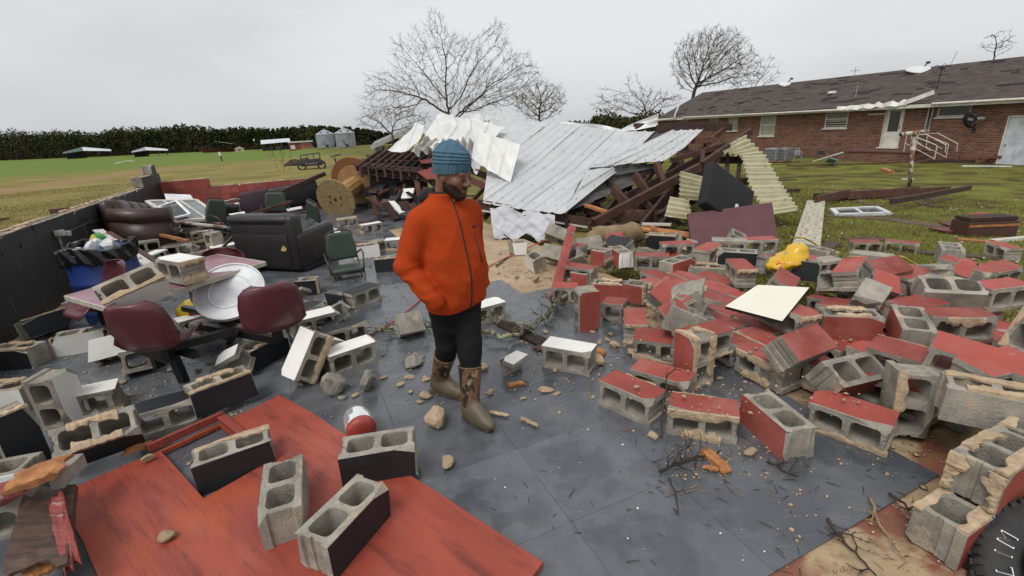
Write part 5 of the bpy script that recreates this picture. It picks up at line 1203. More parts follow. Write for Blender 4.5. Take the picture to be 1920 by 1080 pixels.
# --- white window sashes thrown over the sofa
def frame_quad(name,pts,wd,th,m,pane,parent,bars=0,pm=None):
    P=[np.array(p) for p in pts]; mb=MB(); nrm=np.cross(P[1]-P[0],P[3]-P[0]); nrm/=np.linalg.norm(nrm)
    for i in range(4): mb.beam(P[i],P[(i+1)%4],wd,th,up=nrm)
    for k in range(bars):
        f=(k+1)/(bars+1); mb.beam(P[0]+(P[1]-P[0])*f,P[3]+(P[2]-P[3])*f,wd*.6,th*.8,up=nrm)
    o=mb.build(name,m,parent)
    if pane:
        v=[p-nrm*.004 for p in P]; v2=[p+nrm*.004 for p in P]
        link('pane',mesh(v+v2,[(3,2,1,0),(4,5,6,7),(0,1,5,4),(1,2,6,5),(2,3,7,6),(3,0,4,7)],[pm]),o)
    return o
glass_m=mat('dusty_glass',(.16,.18,.18),.15,col2=(.10,.11,.11),scale=5,rand=0,spec=.7)
fr=thing('salvaged_frame','white timber window frame with grey panes thrown over the sofa','window frame',D(345,395,8.8)); L0=np.array(fr.location)
q=lambda x,y,Y: D(x,y,Y)-L0
frame_quad('sash',[q(275,378,9.3),q(368,376,9.6),q(417,410,8.6),q(328,414,8.4)],.06,.05,white_trim,True,fr,2,glass_m)
fr=thing('insect_screen','white framed insect screen lying on the window sash','window screen',D(325,393,8.6)); L0=np.array(fr.location)
frame_quad('screen',[q(298,388,8.85),q(330,377,9.1),q(356,402,8.5),q(322,410,8.3)],.045,.03,white_paint,True,fr,0,mat('screen_mesh',(.06,.065,.065),.7,col2=(.45,.46,.46),scale=6,lo=.35,hi=.42,rand=0))
P4=[D(308,363,9.9),D(357,365,10.0),D(366,378,9.7),D(312,376,9.6)]; c=sum(P4)/4; o=link('white_board',mesh([p-c for p in P4]+[p-c-np.array([0,0,.03]) for p in P4],[(0,1,2,3)[::-1],(4,5,6,7),(0,1,5,4),(1,2,6,5),(2,3,7,6),(3,0,4,7)],[white_paint])); o.location=c; setp(o,'white board lying behind the window sashes','board')
# --- gutter strips leaning over the barrel
rust_w=mat('rusty_white_tin',(.55,.53,.49),.55,col2=(.25,.13,.08),scale=7,rand=.1,lo=.40,hi=.5,stretch=(1,1,1))
wood_b=mat('brown_stained_wood',(.075,.032,.022),.75,col2=(.040,.018,.013),scale=6,stretch=(1,1,6),bump=.3,rand=.25)
for i,(x0,y0,Ya,x1,y1,Yb,lab) in enumerate(((184,432,6.6,300,512,5.2,'rust-streaked white gutter strip leaning over the barrel'),(205,436,6.5,318,505,5.35,'brown trim board leaning beside the gutter strip'),(196,440,6.4,280,500,5.3,'thin white strip under the gutter strip'))):
    a,b=D(x0,y0,Ya),D(x1,y1,Yb); o=MB().beam(a,b,.11 if i==0 else .06,.02,jag=.05,rnd=rnd).build('trim_strip',rust_w if i!=1 else wood_b,loc=(a+b)/2); setp(o,lab,'trim')
# --- conduit and outlet on the black wall
pw=lambda x,y,off=.03: GP(x,y,AB(0,WB)+BX*off,BX)
t=thing('wall_conduit','thin metal conduit with broken junction box hanging on the black wall','conduit',pw(112,438)); L0=np.array(t.location)
mb=MB(); mb.tube([pw(109,440)-L0,pw(122,480)-L0,pw(136,515)-L0,pw(150,548,.06)-L0],.012,6); mb.build('pipe',mat('old_pipe',(.35,.31,.26),.5,col2=(.16,.11,.08),scale=20),t)
mb=MB(); mb.box(pw(112,437,.06)-L0,(.09,.06,.07),Rmat(rz=.4)); mb.box(pw(122,437,.07)-L0,(.12,.03,.06),Rmat(rz=.3,ry=.2)); mb.build('junction_box',mat('box_tin',(.5,.5,.48),.5,scale=9),t)
mb=MB(); mb.tube([pw(122,437,.04)-L0,pw(160,420,.02)-L0,pw(200,408,.02)-L0,pw(240,402,.02)-L0],.008,5); mb.build('wire',dark_metal,t)
p=pw(331,348,.03); o=MB().lathe([(.05,0),(.06,.03),(.03,.08)],10).build('wall_socket',white_paint); o.location=p; o.rotation_euler=(PI/2,0,.4); setp(o,'small white light socket on the black wall near its far end','light socket')
# --- cable spool
pine_w=mat('pine_plank',(.46,.27,.11),.7,col2=(.33,.18,.07),scale=5,stretch=(1.2,9,1.2),bump=.3,rand=.1)
pine_d=mat('weathered_ply',(.25,.10,.035),.7,col2=(.19,.07,.025),scale=3,rand=.05)
pine_o=mat('weathered_pine',(.34,.25,.11),.75,col2=(.20,.14,.06),scale=4,stretch=(1.2,9,1.2),bump=.3,rand=0)
c0_,c1_=D(630,374,11.4),D(668,346,12.3); ax_=c1_-c0_; ax_/=np.linalg.norm(ax_)
t=thing('cable_spool','wooden cable spool with a large round tabletop on one end, tipped over','cable spool',G(650,402)); bpy.context.view_layer.update()
Q_=Vector((-ax_[0],-ax_[1],-ax_[2])).to_track_quat('Z','Y').to_matrix().to_4x4()
def disc_planks(name,r,th,n,m,M,holes=True):
    g=thing_part=None
    for i in range(n):
        x0=-r+2*r*i/n+.002; x1=-r+2*r*(i+1)/n-.002; pts=[]
        xs_=np.linspace(x0,x1,7); up_=[(x,math.sqrt(max(r*r-x*x,1e-5))) for x in xs_]; pts=[(x,-y) for x,y in up_]+[(x,y) for x,y in up_[::-1]]
        o=MB().prism(pts,-th/2,th/2).build(name,m,None); o.parent=t; o.matrix_world=M
def Mat(c): M=Q_.copy(); M.translation=Vector(c); return M
R1=.50
disc_planks('flange_plank',R1,.045,6,pine_o,Mat(c0_)); disc_planks('flange_plank',R1,.04,6,pine_w,Mat(c1_-ax_*.03))
o=MB().lathe([(.70,-.02),(.71,-.01),(.71,.01),(.70,.02)],48).build('round_tabletop',pine_d,None); o.parent=t; o.matrix_world=Mat(c1_+ax_*.03)
Ld=np.linalg.norm(c1_-c0_)
for k in range(14):
    an=2*PI*k/14; o=MB().box((.22*math.cos(an),.22*math.sin(an),0),(.03,.094,Ld-.1),Rmat(rz=an)).build('drum_stave',pine_w,None); o.parent=t; o.matrix_world=Mat((c0_+c1_)/2)
for (x,y,r_) in ((0,0,.045),(.16,.05,.03),(-.12,.08,.028),(.1,-.14,.025),(-.15,-.06,.03)):
    o=MB().lathe([(r_*.95,0),(r_,.003),(r_*.7,.004)],12).build('bolt',mat('rust_bolt',(.03,.02,.015),.7),None); o.parent=t; o.matrix_world=Mat(c0_)@Matrix.Translation((x,y,.023))
# --- red plywood sheet with a framed opening
red_ply=mat('red_painted_plywood',(.34,.068,.040),.5,col2=(.25,.044,.028),scale=2.0,stretch=(1.1,2.4,1),detail=10,bump=.2,bscale=22,rand=0,rvar=.14,spec=.45,lo=.3,hi=.66,
    extra=chain(overlay((.055,.018,.018),1.9,.52,.72,.85,stretch=(.8,2.4,1),detail=8),overlay((.40,.105,.07),1.1,.52,.68,.6,stretch=(.8,1.6,1)),overlay((.40,.08,.02),.8,.56,.68,.6),overlay((.13,.030,.022),7,.585,.64,.55,stretch=(.30,3.2,1),detail=6)))
C0=G(528,742,.045); e1=G(1013,1045,.045)-C0; e1/=np.linalg.norm(e1); e2=np.array([e1[1],-e1[0],0]); 
t=thing('plywood_sheet','red-painted plywood sheet with a cut-out opening, lying in the foreground','plywood',C0); t.rotation_euler=(0,0,math.atan2(e1[1],e1[0]))
# local x along e1, local y = -e2 ; sheet spans x 0..2.40, y -1.22..0
uv=lambda x,y:(np.dot(G(x,y,.045)-C0,e1),-np.dot(G(x,y,.045)-C0,e2))
hc=[uv(*p) for p in ((297,836),(435,789),(377,934),(480,885))]
hx0,hx1=(hc[0][0]+hc[1][0])/2,(hc[2][0]+hc[3][0])/2; hy0,hy1=(hc[0][1]+hc[2][1])/2,(hc[1][1]+hc[3][1])/2
xs_=[0,hx0,hx1,2.31]; ys_=[-1.21,hy0,hy1,0.]; bm=bmesh.new(); gv={}
for i in range(4):
    for j in range(4): gv[i,j]=bm.verts.new((xs_[i],ys_[j],.045))
fs_=[bm.faces.new((gv[i,j],gv[i+1,j],gv[i+1,j+1],gv[i,j+1])) for i in range(3) for j in range(3) if not(i==1 and j==1)]
bmesh.ops.subdivide_edges(bm,edges=bm.edges[:],cuts=4,use_grid_fill=True)
for v in bm.verts:
    x,y=v.co.x,v.co.y; v.co.z+=.012*math.sin(x*1.6)+.006*math.sin(y*4+x*2); 
    if x<.02 or x>2.29 or y<-1.2 or y>-.02: v.co.x+=rnd.uniform(-.007,.007); v.co.y+=rnd.uniform(-.007,.007)
r=bmesh.ops.extrude_face_region(bm,geom=bm.faces[:]); 
for v in [g for g in r['geom'] if isinstance(g,bmesh.types.BMVert)]: v.co.z-=.024
bmesh.ops.recalc_face_normals(bm,faces=bm.faces[:]); me=bpy.data.meshes.new('ply'); bm.to_mesh(me); bm.free(); me.materials.append(red_ply); so=link('sheet',me,t); so.location=(0,0,-.045)
red_trim=mat('red_trim_wood',(.25,.045,.03),.5,scale=8,stretch=(1,5,1))
tr=MB(); tr.box((hx0-.03,(hy0+hy1)/2,.025),(.05,hy1-hy0+.1,.035)); tr.box((hx0-.03+.012,(hy0+hy1)/2,.05),(.026,hy1-hy0+.1,.016)); tr.box(((hx0+hx1)/2-.12,hy1+.03,.024),(hx1-hx0-.2,.05,.035)); tr.build('opening_trim',red_trim,t,bevel=.004)
# --- jar
jp=G(676,822,.0); t=thing('glass_jar','glass jar with a red painted base lying on its side by the red sheet','jar',jp+np.array([0,.02,.095])); t.rotation_euler=(PI/2,0,math.radians(28))
jm=bpy.data.materials.new('jar_glass'); jm.use_nodes=True; pb=jm.node_tree.nodes['Principled BSDF']; pb.inputs['Base Color'].default_value=(.93,.95,.95,1); pb.inputs['Roughness'].default_value=.08; pb.inputs['Transmission Weight'].default_value=.75; pb.inputs['IOR'].default_value=1.45
R_=.088
MB().lathe([(.02,.098),(R_*.9,.10),(R_,.085),(R_,-.06),(R_*.95,-.085),(R_*.75,-.10),(R_*.75,-.115),(R_*.70,-.115),(R_*.70,-.10),(R_*.9,-.083),(R_*.95,-.06),(R_*.95,.08),(.02,.09)],32).build('glass',jm,t,smooth=True)
MB().lathe([(.005,.101),(R_*.93,.103),(R_*1.01,.088),(R_*1.012,.055),(R_*1.005,.053)],32).build('painted_base',mat('red_jar_paint',(.36,.055,.04),.35,scale=6,extra=overlay((.5,.12,.09),9,.5,.65,.6)),t,smooth=True)
MB().lathe([(R_*.80,-.118),(R_*.82,-.112),(R_*.82,-.095),(R_*.78,-.094)],32).build('lid_ring',mat('green_brass',(.35,.36,.08),.35,metal=.6),t)
MB().lathe([(.005,-.1),(R_*.72,-.1),(R_*.9,-.07),(R_*.92,.0),(.005,.0)],24).build('residue',mat('jar_residue',(.5,.5,.48),.7),t)
# --- splintered timber, lower left corner
raw_o=mat('raw_orange_wood',(.50,.22,.075),.8,col2=(.26,.10,.035),scale=7,stretch=(1,1,5),bump=.6,bscale=30,rand=.1)
dkw=mat('wet_dark_wood',(.085,.045,.028),.55,col2=(.035,.018,.012),scale=4,stretch=(1,7,1),bump=.4,rand=.1)
redw=mat('red_edge_wood',(.27,.055,.042),.6,col2=(.18,.035,.03),scale=6,stretch=(1,5,1),bump=.4,extra=overlay((.5,.4,.36),8,.58,.7,.7))
def splinter(name,pts,w,h,m,label,seed,cat='timber'):
    """broken board: rough bar along pts with feathered ends"""
    rb=random.Random(seed); P=[np.array(p,float) for p in pts]; e=P[-1]-P[0]; e/=np.linalg.norm(e); sd=np.cross(e,UP); sd/=np.linalg.norm(sd); u=np.cross(sd,e)
    bm=bmesh.new(); nst=9; nw=7; rows=[]
    for j in range(nw):
        jg=min(1.,np.linalg.norm(P[-1]-P[0])/.6); o0=rb.uniform(-.09,.03)*jg; o1=rb.uniform(-.03,.09)*jg; row=[]
        for i in range(nst):
            f=i/(nst-1); c=P[0]+(P[-1]-P[0])*f
            if len(P)>2: c=c+(P[1]-(P[0]+P[-1])/2)*(1-(2*f-1)**2)
            if i==0: c=c+e*o0
            if i==nst-1: c=c+e*o1
            yy=(j/(nw-1)-.5)*w; tap=.35 if i in (0,nst-1) else 1
            row.append([bm.verts.new(c+sd*(yy+rb.uniform(-.003,.003))+u*(k*h/2*tap+rb.uniform(-.004,.004))) for k in (-1,1)])
        rows.append(row)
    for j in range(nw-1):
        for i in range(nst-1):
            a,b,c,d=rows[j][i],rows[j][i+1],rows[j+1][i+1],rows[j+1][i]
            bm.faces.new((a[1],b[1],c[1],d[1])); bm.faces.new((d[0],c[0],b[0],a[0]))
    for i in range(nst-1):
        a,b=rows[0][i],rows[0][i+1]; bm.faces.new((a[0],b[0],b[1],a[1])); a,b=rows[-1][i],rows[-1][i+1]; bm.faces.new((a[1],b[1],b[0],a[0]))
    for j in range(nw-1):
        a,b=rows[j][0],rows[j+1][0]; bm.faces.new((a[1],b[1],b[0],a[0])); a,b=rows[j][-1],rows[j+1][-1]; bm.faces.new((a[0],b[0],b[1],a[1]))
    bmesh.ops.recalc_face_normals(bm,faces=bm.faces[:]); ctr=sum(P)/len(P)
    for v in bm.verts: v.co-=Vector(ctr)
    me=bpy.data.meshes.new('spl'); bm.to_mesh(me); bm.free(); me.materials.append(m); o=link(name,me); o.location=ctr
    if label: setp(o,label,cat)
    return o
splinter('broken_timber',[G(25,905,.34),G(70,890,.36),G(118,872,.36)],.15,.035,raw_o,'splintered orange timber end at the lower left corner',1)
splinter('broken_board',[G(95,925,.20),G(70,1062,.22)],.20,.045,dkw,'wet dark board with broken end, lower left corner',2)
splinter('broken_timber',[G(106,940,.25),G(136,1060,.20)],.055,.06,redw,'red-edged broken batten beside the wet dark board',3)
splinter('broken_timber',[G(60,1040,.20),G(78,1075,.16)],.09,.05,raw_o,'torn orange wood fibres below the wet dark board',4)
splinter('broken_board',[G(-30,930,.25),G(60,905,.28)],.12,.03,redw,'red board under the splintered timber, left edge',5)
o=MB().beam(G(105,905,.28),G(150,862,.27),.05,.07).build('mortar_strip',conc,loc=G(128,884,.27)); setp(o,'grey mortar strip lying against the red sheet, lower left','mortar')
splinter('wood_chip',[G(232,850,.06),G(256,840,.075),G(282,832,.06)],.055,.018,raw_o,'curved orange wood chip on the red sheet',6,'wood chip')
P4=[G(110,985,.05),G(170,985,.05),G(190,1090,.05),G(120,1090,.05)]; c=sum(P4)/4; o=link('dark_sheet',mesh([p-c for p in P4]+[p-c-np.array([0,0,.02]) for p in P4],[(0,1,2,3),(7,6,5,4),(0,4,5,1),(1,5,6,2),(2,6,7,3),(3,7,4,0)],[mat('grey_felt',(.05,.052,.05),.6,scale=6,bump=.3)])); o.location=c; setp(o,'dark grey sheet beneath the boards in the lower left corner','sheet')
# ================================================================ the collapsed workshop roof
tin=mat('white_roof_steel',(.56,.565,.565),.38,col2=(.50,.505,.505),scale=2.2,rand=.05,metal=.15,spec=.5,rvar=.1,extra=overlay((.36,.36,.35),5,.60,.78,.3))
tin_w=mat('bright_roof_steel',(.70,.70,.67),.42,col2=(.60,.60,.57),scale=3,rand=.04,metal=.05,extra=overlay((.42,.38,.32),6,.62,.76,.5))
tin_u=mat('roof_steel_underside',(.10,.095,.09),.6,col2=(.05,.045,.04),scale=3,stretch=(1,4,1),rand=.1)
corr=mat('cream_corrugated_plastic',(.52,.49,.34),.55,col2=(.42,.38,.24),scale=5,rand=.05,extra=overlay((.20,.12,.05),6,.6,.75,.7))
wood_d=mat('dark_rafter_wood',(.060,.027,.019),.8,col2=(.032,.015,.011),scale=5,stretch=(1.5,1.5,1.5),bump=.3,rand=.35,extra=overlay((.17,.085,.045),4,.62,.72,.6))
wood_r=mat('reddish_rafter_wood',(.115,.048,.030),.8,col2=(.062,.026,.018),scale=5,bump=.3,rand=.35,extra=overlay((.24,.13,.07),3,.60,.72,.6))
def interp(ctrl,u,v):
    """bilinear on a control grid [row][col]; u along columns, v along rows, 0..1"""
    R_,C_=len(ctrl),len(ctrl[0]); fu=u*(C_-1); fv=v*(R_-1); i=min(int(fu),C_-2); j=min(int(fv),R_-2); a,b=fu-i,fv-j
    g=lambda r,c: np.array(ctrl[r][c],float)
    return (g(j,i)*(1-a)+g(j,i+1)*a)*(1-b)+(g(j+1,i)*(1-a)+g(j+1,i+1)*a)*b
def sheet(name,ctrl,m,parent,u0=0.,u1=1.,nu=24,nv=12,ribs=3,rib=.028,dirn='v',crump=0.,seed=0,wave=False,flip=1,under=None,jag=0.):
    rb=np.random.RandomState(seed); ph=rb.uniform(0,9,12); P=np.zeros((nv+1,nu+1,3))
    for j in range(nv+1):
        for i in range(nu+1): P[j,i]=interp(ctrl,u0+(u1-u0)*i/nu,j/nv)
    du=np.gradient(P,axis=1); dv=np.gradient(P,axis=0); N=np.cross(du,dv); N/=np.linalg.norm(N,axis=2)[...,None]+1e-9; N*=(1 if ((O3-P)*N).sum(2).mean()>0 else -1)*flip
    U,Vv=np.meshgrid(np.linspace(0,1,nu+1),np.linspace(0,1,nv+1)); t=U if dirn=='v' else Vv
    if wave: h=rib*np.sin(t*ribs*2*PI)
    else:
        d=np.abs((t*ribs+.5)%1-.5)/ribs; wmin=.5/ribs*.22; h=rib*np.clip(1.6-d/wmin,0,1)
    if crump: h=h+crump*(np.sin(U*9+ph[0]+Vv*3)*np.sin(Vv*7+ph[1])+.6*np.sin(U*17+ph[2]-Vv*11)+.4*np.abs(np.sin(U*13+Vv*15+ph[3]))*2)
    P=P+N*h[...,None]
    if jag: P[-1]+= dv[-1]*rb.uniform(-jag,jag,(nu+1,1)); P[0]+=dv[0]*rb.uniform(-jag,jag,(nu+1,1))
    c=P.reshape(-1,3).mean(0); th=.004
    A_=(P-c).reshape(-1,3); B_=(P-N*th-c).reshape(-1,3); n=(nu+1)*(nv+1); fs=[];mi=[]
    for j in range(nv):
        for i in range(nu):
            a=j*(nu+1)+i; fs.append((a,a+1,a+nu+2,a+nu+1)); mi.append(0); fs.append((n+a+nu+1,n+a+nu+2,n+a+1,n+a)); mi.append(1 if under else 0)
    for i in range(nu): fs.append((n+i,n+i+1,i+1,i)); mi.append(0); a=nv*(nu+1)+i; fs.append((a,a+1,n+a+1,n+a)); mi.append(0)
    me=mesh(np.vstack([A_,B_]),fs,[m]+([under] if under else []),mi)
    o=link(name,me,parent)
    if parent is None: o.location=c
    else: o.location=Vector(c)-parent.location
    return o
heap=thing('roof_wreck','collapsed workshop roof of white metal sheets on broken brown rafters','collapsed roof',D(1080,330,10.5)); bpy.context.view_layer.update()
top=[(940,226,13.3),(1035,230,12.9),(1090,236,12.6),(1155,246,12.2),(1230,247,11.7),(1262,245,11.5),(1295,244,11.2),(1320,243,11.0)]
bot=[(886,264,12.2),(915,313,10.8),(905,381,9.2),(977,393,8.9),(1057,402,8.6),(1104,314,10.0),(1180,307,10.3),(1248,302,10.3)]
mid=[]
for (a,b,s_) in zip(top,bot,(0,.03,.08,.10,.08,.02,.03,.06)):
    p=(D(*a)+D(*b))/2; p[2]-=s_; mid.append(p)
ctrl=[[D(*q) for q in top],mid,[D(*q) for q in bot]]
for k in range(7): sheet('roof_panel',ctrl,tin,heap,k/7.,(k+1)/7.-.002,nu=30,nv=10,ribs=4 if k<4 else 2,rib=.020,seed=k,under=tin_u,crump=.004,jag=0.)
# screw heads
sc=MB(); sc.box((0,0,0),(.016,.016,.012)); scm=mesh(sc.v,sc.f,[dark_metal])
for v_ in (.12,.34,.55,.76,.93):
    for k in range(26):
        u_=(k+.5)/26; p=interp(ctrl,u_,v_)+np.array([0,-.01,.022]); o=link('roof_screw',scm,heap); o.location=Vector(p)-heap.location
# ridge flashing curling up
sheet('ridge_flashing',[[D(1049,229,13.1),D(1110,234,12.7),D(1165,243,12.3),D(1190,231,12.1),D(1234,214,11.9)],[D(1051,234,13.0),D(1110,241,12.6),D(1165,250,12.1),D(1190,245,12.),D(1233,237,11.8)]],tin,heap,nu=30,nv=4,ribs=2,dirn='u',rib=.02,seed=4,crump=.01)
# torn flap showing the underside
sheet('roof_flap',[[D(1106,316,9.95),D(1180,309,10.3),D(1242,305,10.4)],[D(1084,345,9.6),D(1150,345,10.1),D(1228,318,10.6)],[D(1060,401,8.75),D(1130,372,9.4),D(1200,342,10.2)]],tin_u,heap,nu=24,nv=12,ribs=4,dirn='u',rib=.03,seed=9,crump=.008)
# bright crumpled sheets on the left of the ridge
sheet('crumpled_sheet',[[D(757,258,12.2),D(781,231,12.6),D(797,237,12.4)],[D(728,285,11.6),D(760,286,11.5),D(790,262,11.8)]],tin_w,heap,nu=24,nv=14,ribs=2,rib=.03,seed=1,crump=.010,under=tin_w,jag=.1)
sheet('crumpled_sheet',[[D(797,252,12.2),D(827,211,12.7),D(862,222,12.6),D(905,229,12.6),D(948,241,12.4)],[D(800,262,11.9),D(835,232,12.1),D(868,240,12.2),D(900,250,12.1),D(925,262,11.9)],[D(793,266,11.5),D(815,286,11.0),D(845,262,11.5),D(875,300,10.9),D(893,330,10.6)]],tin_w,heap,nu=60,nv=20,ribs=5,rib=.03,seed=2,crump=.016,under=tin_w,jag=.15)
sheet('crumpled_sheet',[[D(800,262,11.5),D(850,268,11.4),D(890,262,11.4)],[D(770,287,11.2),D(830,290,11.0),D(880,322,10.6)]],mat('dull_roof_steel',(.45,.43,.41),.5,scale=3),heap,nu=40,nv=10,ribs=7,rib=.09,seed=12,crump=.04,wave=True)
sheet('hanging_panel',[[D(893,246,11.2),D(935,258,11.0),D(976,272,10.7)],[D(884,298,10.4),D(920,322,10.2),D(957,343,10.0)]],tin_w,heap,nu=30,nv=8,ribs=3,rib=.02,seed=3,crump=.010,under=tin_w,jag=.05)
sheet('roof_panel',[[D(903,209,14.2),D(935,212,14.),D(962,213,13.8)],[D(908,226,13.6),D(935,226,13.5),D(966,228,13.3)]],tin,heap,nu=20,nv=6,ribs=3,rib=.03,seed=5,crump=.02)
sheet('roof_panel',[[D(880,218,14.2),D(900,216,14.),D(915,224,13.8)],[D(885,230,13.6),D(905,232,13.5),D(925,236,13.3)]],tin_w,heap,nu=20,nv=6,ribs=2,rib=.03,seed=6,crump=.05)
# timbers: (x,y,Y) -> (x,y,Y), width, depth
def timber(a,b,w,h,m,name,parent,seed,jag=.06):
    rb=random.Random(seed); A_,B_=D(*a),D(*b); c=(A_+B_)/2; e=B_-A_; L_=np.linalg.norm(e); e/=L_
    up=UP if abs(e[2])<.9 else np.array([0,1,0]); sd=np.cross(e,up); sd/=np.linalg.norm(sd); u=np.cross(sd,e)
    mb=MB(); mb.beam((-L_/2,0,0),(L_/2,0,0),w,h,jag=jag,rnd=rb)
    o=mb.build(name,m,parent); M=Matrix((Vector(e),Vector(-sd),Vector(u))).transposed().to_4x4(); M.translation=Vector(c)
    o.matrix_world=M; return o
# left roof framing, lying flat
for k,(a,b) in enumerate((((707,284,13.4),(822,288,13.0)),((690,292,12.9),(820,297,12.6)),((676,300,12.4),(812,304,12.1)),((664,308,11.9),(792,317,11.6)),((668,312,11.7),(788,322,11.4)))): timber(a,b,.09,.05,wood_r if k%2 else wood_d,'purlin',heap,k,.05)
for k in range(9):
    x=692+k*14; timber((x+22-k*.5,284,13.2),(x-22,316+k*.6,11.6),.045,.14,wood_d,'rafter',heap,20+k,.03)
for k in range(8): x=676+k*15; timber((x,316,11.5),(x+3,331+(k%3)*4,11.45),.05,.10,wood_d,'rafter_tail',heap,40+k,.04)
sheet('shade_decking',[[D(700,286,13.1),D(760,288,13.),D(830,292,12.8)],[D(668,316,11.55),D(730,322,11.5),D(800,330,11.4)]],wood_d,heap,nu=12,nv=6,ribs=6,rib=-.03,dirn='v',seed=15).location.z-=.12  # dark sheet added beneath the purlins to shade the space below
red_brd=mat('red_painted_board',(.26,.055,.042),.7,col2=(.2,.04,.03),scale=4,rand=.15)
for k,(p) in enumerate(([(785,300,11.9),(835,294,12.),(838,306,11.5),(790,306,11.6)],[(781,322,11.2),(830,308,11.3),(842,336,10.6),(800,336,10.7)])): sheet('red_board',[[D(*p[0]),D(*p[1])],[D(*p[3]),D(*p[2])]],red_brd,heap,nu=10,nv=4,ribs=4,rib=.006,seed=30+k,jag=.2)
# eave joists under the big sheet
timber((898,384,9.3),(1205,437,8.3),.05,.2,wood_d,'eave_board',heap,60); timber((905,395,9.25),(1195,441,8.25),.03,.03,white_trim,'drip_edge',heap,61)
for k,x in enumerate((985,1024,1062,1105,1148)): timber((x+10,398+k*4,9.4),(x,412+k*5,8.75-k*.1),.06,.17,wood_d,'rafter_tail',heap,70+k,.02)
for k in range(12): x=915+k*30; timber((x-8,392+k*2.5,9.2-k*.05),(x+105,262,12.1-k*.06),.05,.14,wood_d,'rafter',heap,90+k,.02).location.z-=.16
# broken trusses at the right gable
for k,(a,b,w_,h_,m_) in enumerate((
 ((1118,416,8.3),(1325,306,9.7),.09,.16,wood_r),((1318,308,9.6),(1404,249,10.6),.09,.14,wood_r),((1200,430,8.2),(1268,345,9.4),.06,.18,wood_d),((1150,403,8.6),(1250,405,8.6),.06,.2,wood_r),
 ((1240,405,8.5),(1330,330,9.2),.06,.16,wood_d),((1235,241,11.6),(1368,238,11.2),.06,.16,wood_d),((1300,264,10.9),(1342,262,10.8),.06,.12,wood_r),((1276,288,10.6),(1335,285,10.4),.06,.12,wood_d),
 ((1345,285,10.),(1340,350,9.6),.08,.1,wood_d),((1388,285,10.1),(1384,335,9.8),.08,.1,wood_d),((1365,280,10.3),(1362,345,9.9),.08,.1,wood_r),((1318,285,10.),(1313,345,9.6),.08,.1,wood_d),
 ((1325,270,10.8),(1355,245,11.2),.06,.12,wood_r),((1296,320,9.8),(1345,345,9.6),.06,.12,wood_d),((1152,358,9.3),(1192,398,8.9),.09,.16,wood_r),((1192,331,9.7),(1216,366,9.4),.09,.16,wood_r),((1232,311,10.),(1242,340,9.7),.1,.16,wood_r),
 ((1275,292,10.4),(1278,322,10.2),.12,.12,wood_d),((1102,386,9.0),(1148,401,8.7),.12,.05,raw_o),((1205,372,9.),(1250,430,8.4),.05,.12,wood_d),((1262,300,10.1),(1405,258,10.4),.05,.1,wood_r),((1170,372,9.4),(1330,290,10.3),.05,.16,wood_d),
 ((1185,388,9.1),(1325,345,9.6),.05,.14,wood_d),((1330,300,10.2),(1420,300,10.2),.06,.14,wood_d),((1305,345,9.5),(1400,340,9.7),.06,.14,wood_d),((1270,345,9.4),(1300,380,8.9),.06,.1,wood_d),((1225,440,8.1),(1280,378,8.8),.06,.14,wood_d),
 ((1070,350,9.9),(1118,335,10.2),.05,.1,wood_r),((905,345,10.4),(950,362,9.9),.1,.1,raw_o),((878,335,10.6),(960,372,9.7),.06,.14,wood_r),((880,318,10.9),(950,345,10.3),.06,.14,wood_d),((890,372,10.),(930,330,10.6),.05,.08,wood_d),((1195,236,12.),(1360,232,11.8),.06,.12,wood_d))):
    timber(a,b,w_,h_,m_,'broken_rafter',heap,120+k,.09)
for k,(a,b) in enumerate((((1012,300,11.8),(1010,392,10.9)),((1100,330,11.2),(1100,400,10.6)),((1180,330,11.2),(1180,400,10.4)),((1260,320,10.9),(1260,395,10.0)),((940,330,12.2),(940,390,11.6)))): timber(a,b,.12,.12,wood_d,'post',heap,200+k,.02)
rs2=random.Random(77)
for k in range(46):
    x=rs2.uniform(1080,1330); y=rs2.uniform(330,440); Yd=np.interp(y,[330,440],[10.4,8.3])+rs2.uniform(-.2,.7); an=rs2.uniform(0,PI); L_=rs2.uniform(18,60)
    timber((x-L_/2*math.cos(an),y-L_*.3*math.sin(an),Yd+.1),(x+L_/2*math.cos(an),y+L_*.3*math.sin(an),Yd-.1),rs2.uniform(.03,.08),rs2.uniform(.03,.12),rs2.choice((wood_d,wood_d,wood_r,wood_d)),'broken_lath',heap,300+k,.08)
# dark boxes added to make the space under the left framing darker
for k,(x,y,Yd,d,lab) in enumerate(((728,362,12.0,(.9,.6,.6),'added black box darkening the space under the left roof framing'),(745,345,12.2,(1.4,.6,1.1),'added dark box darkening the space under the fallen purlins'),(700,352,12.6,(.8,.6,1.2),'added dark box darkening the gap behind the cable spool'))):
    p=D(x,y,Yd); p[2]=d[2]/2; t=thing('added_shade_box',lab,'cabinet',(p[0],p[1],0)); t.rotation_euler=(0,rnd.uniform(-.1,.1),rnd.uniform(-.5,.5))
    b=MB(); b.box((0,0,d[2]/2),d); b.build('box_body',black_l,t,bevel=.01); b=MB(); b.box((0,-d[1]/2-.012,d[2]/2),(d[0]*.92,.02,d[2]*.9)); b.build('door',mat('shade_box_front',(.022,.022,.024),.5),t)
jn=thing('furniture_jumble','dark jumble of broken chairs, boards and white panels under the left roof framing','broken furniture',G(745,405)); bpy.context.view_layer.update()
rj=random.Random(31)
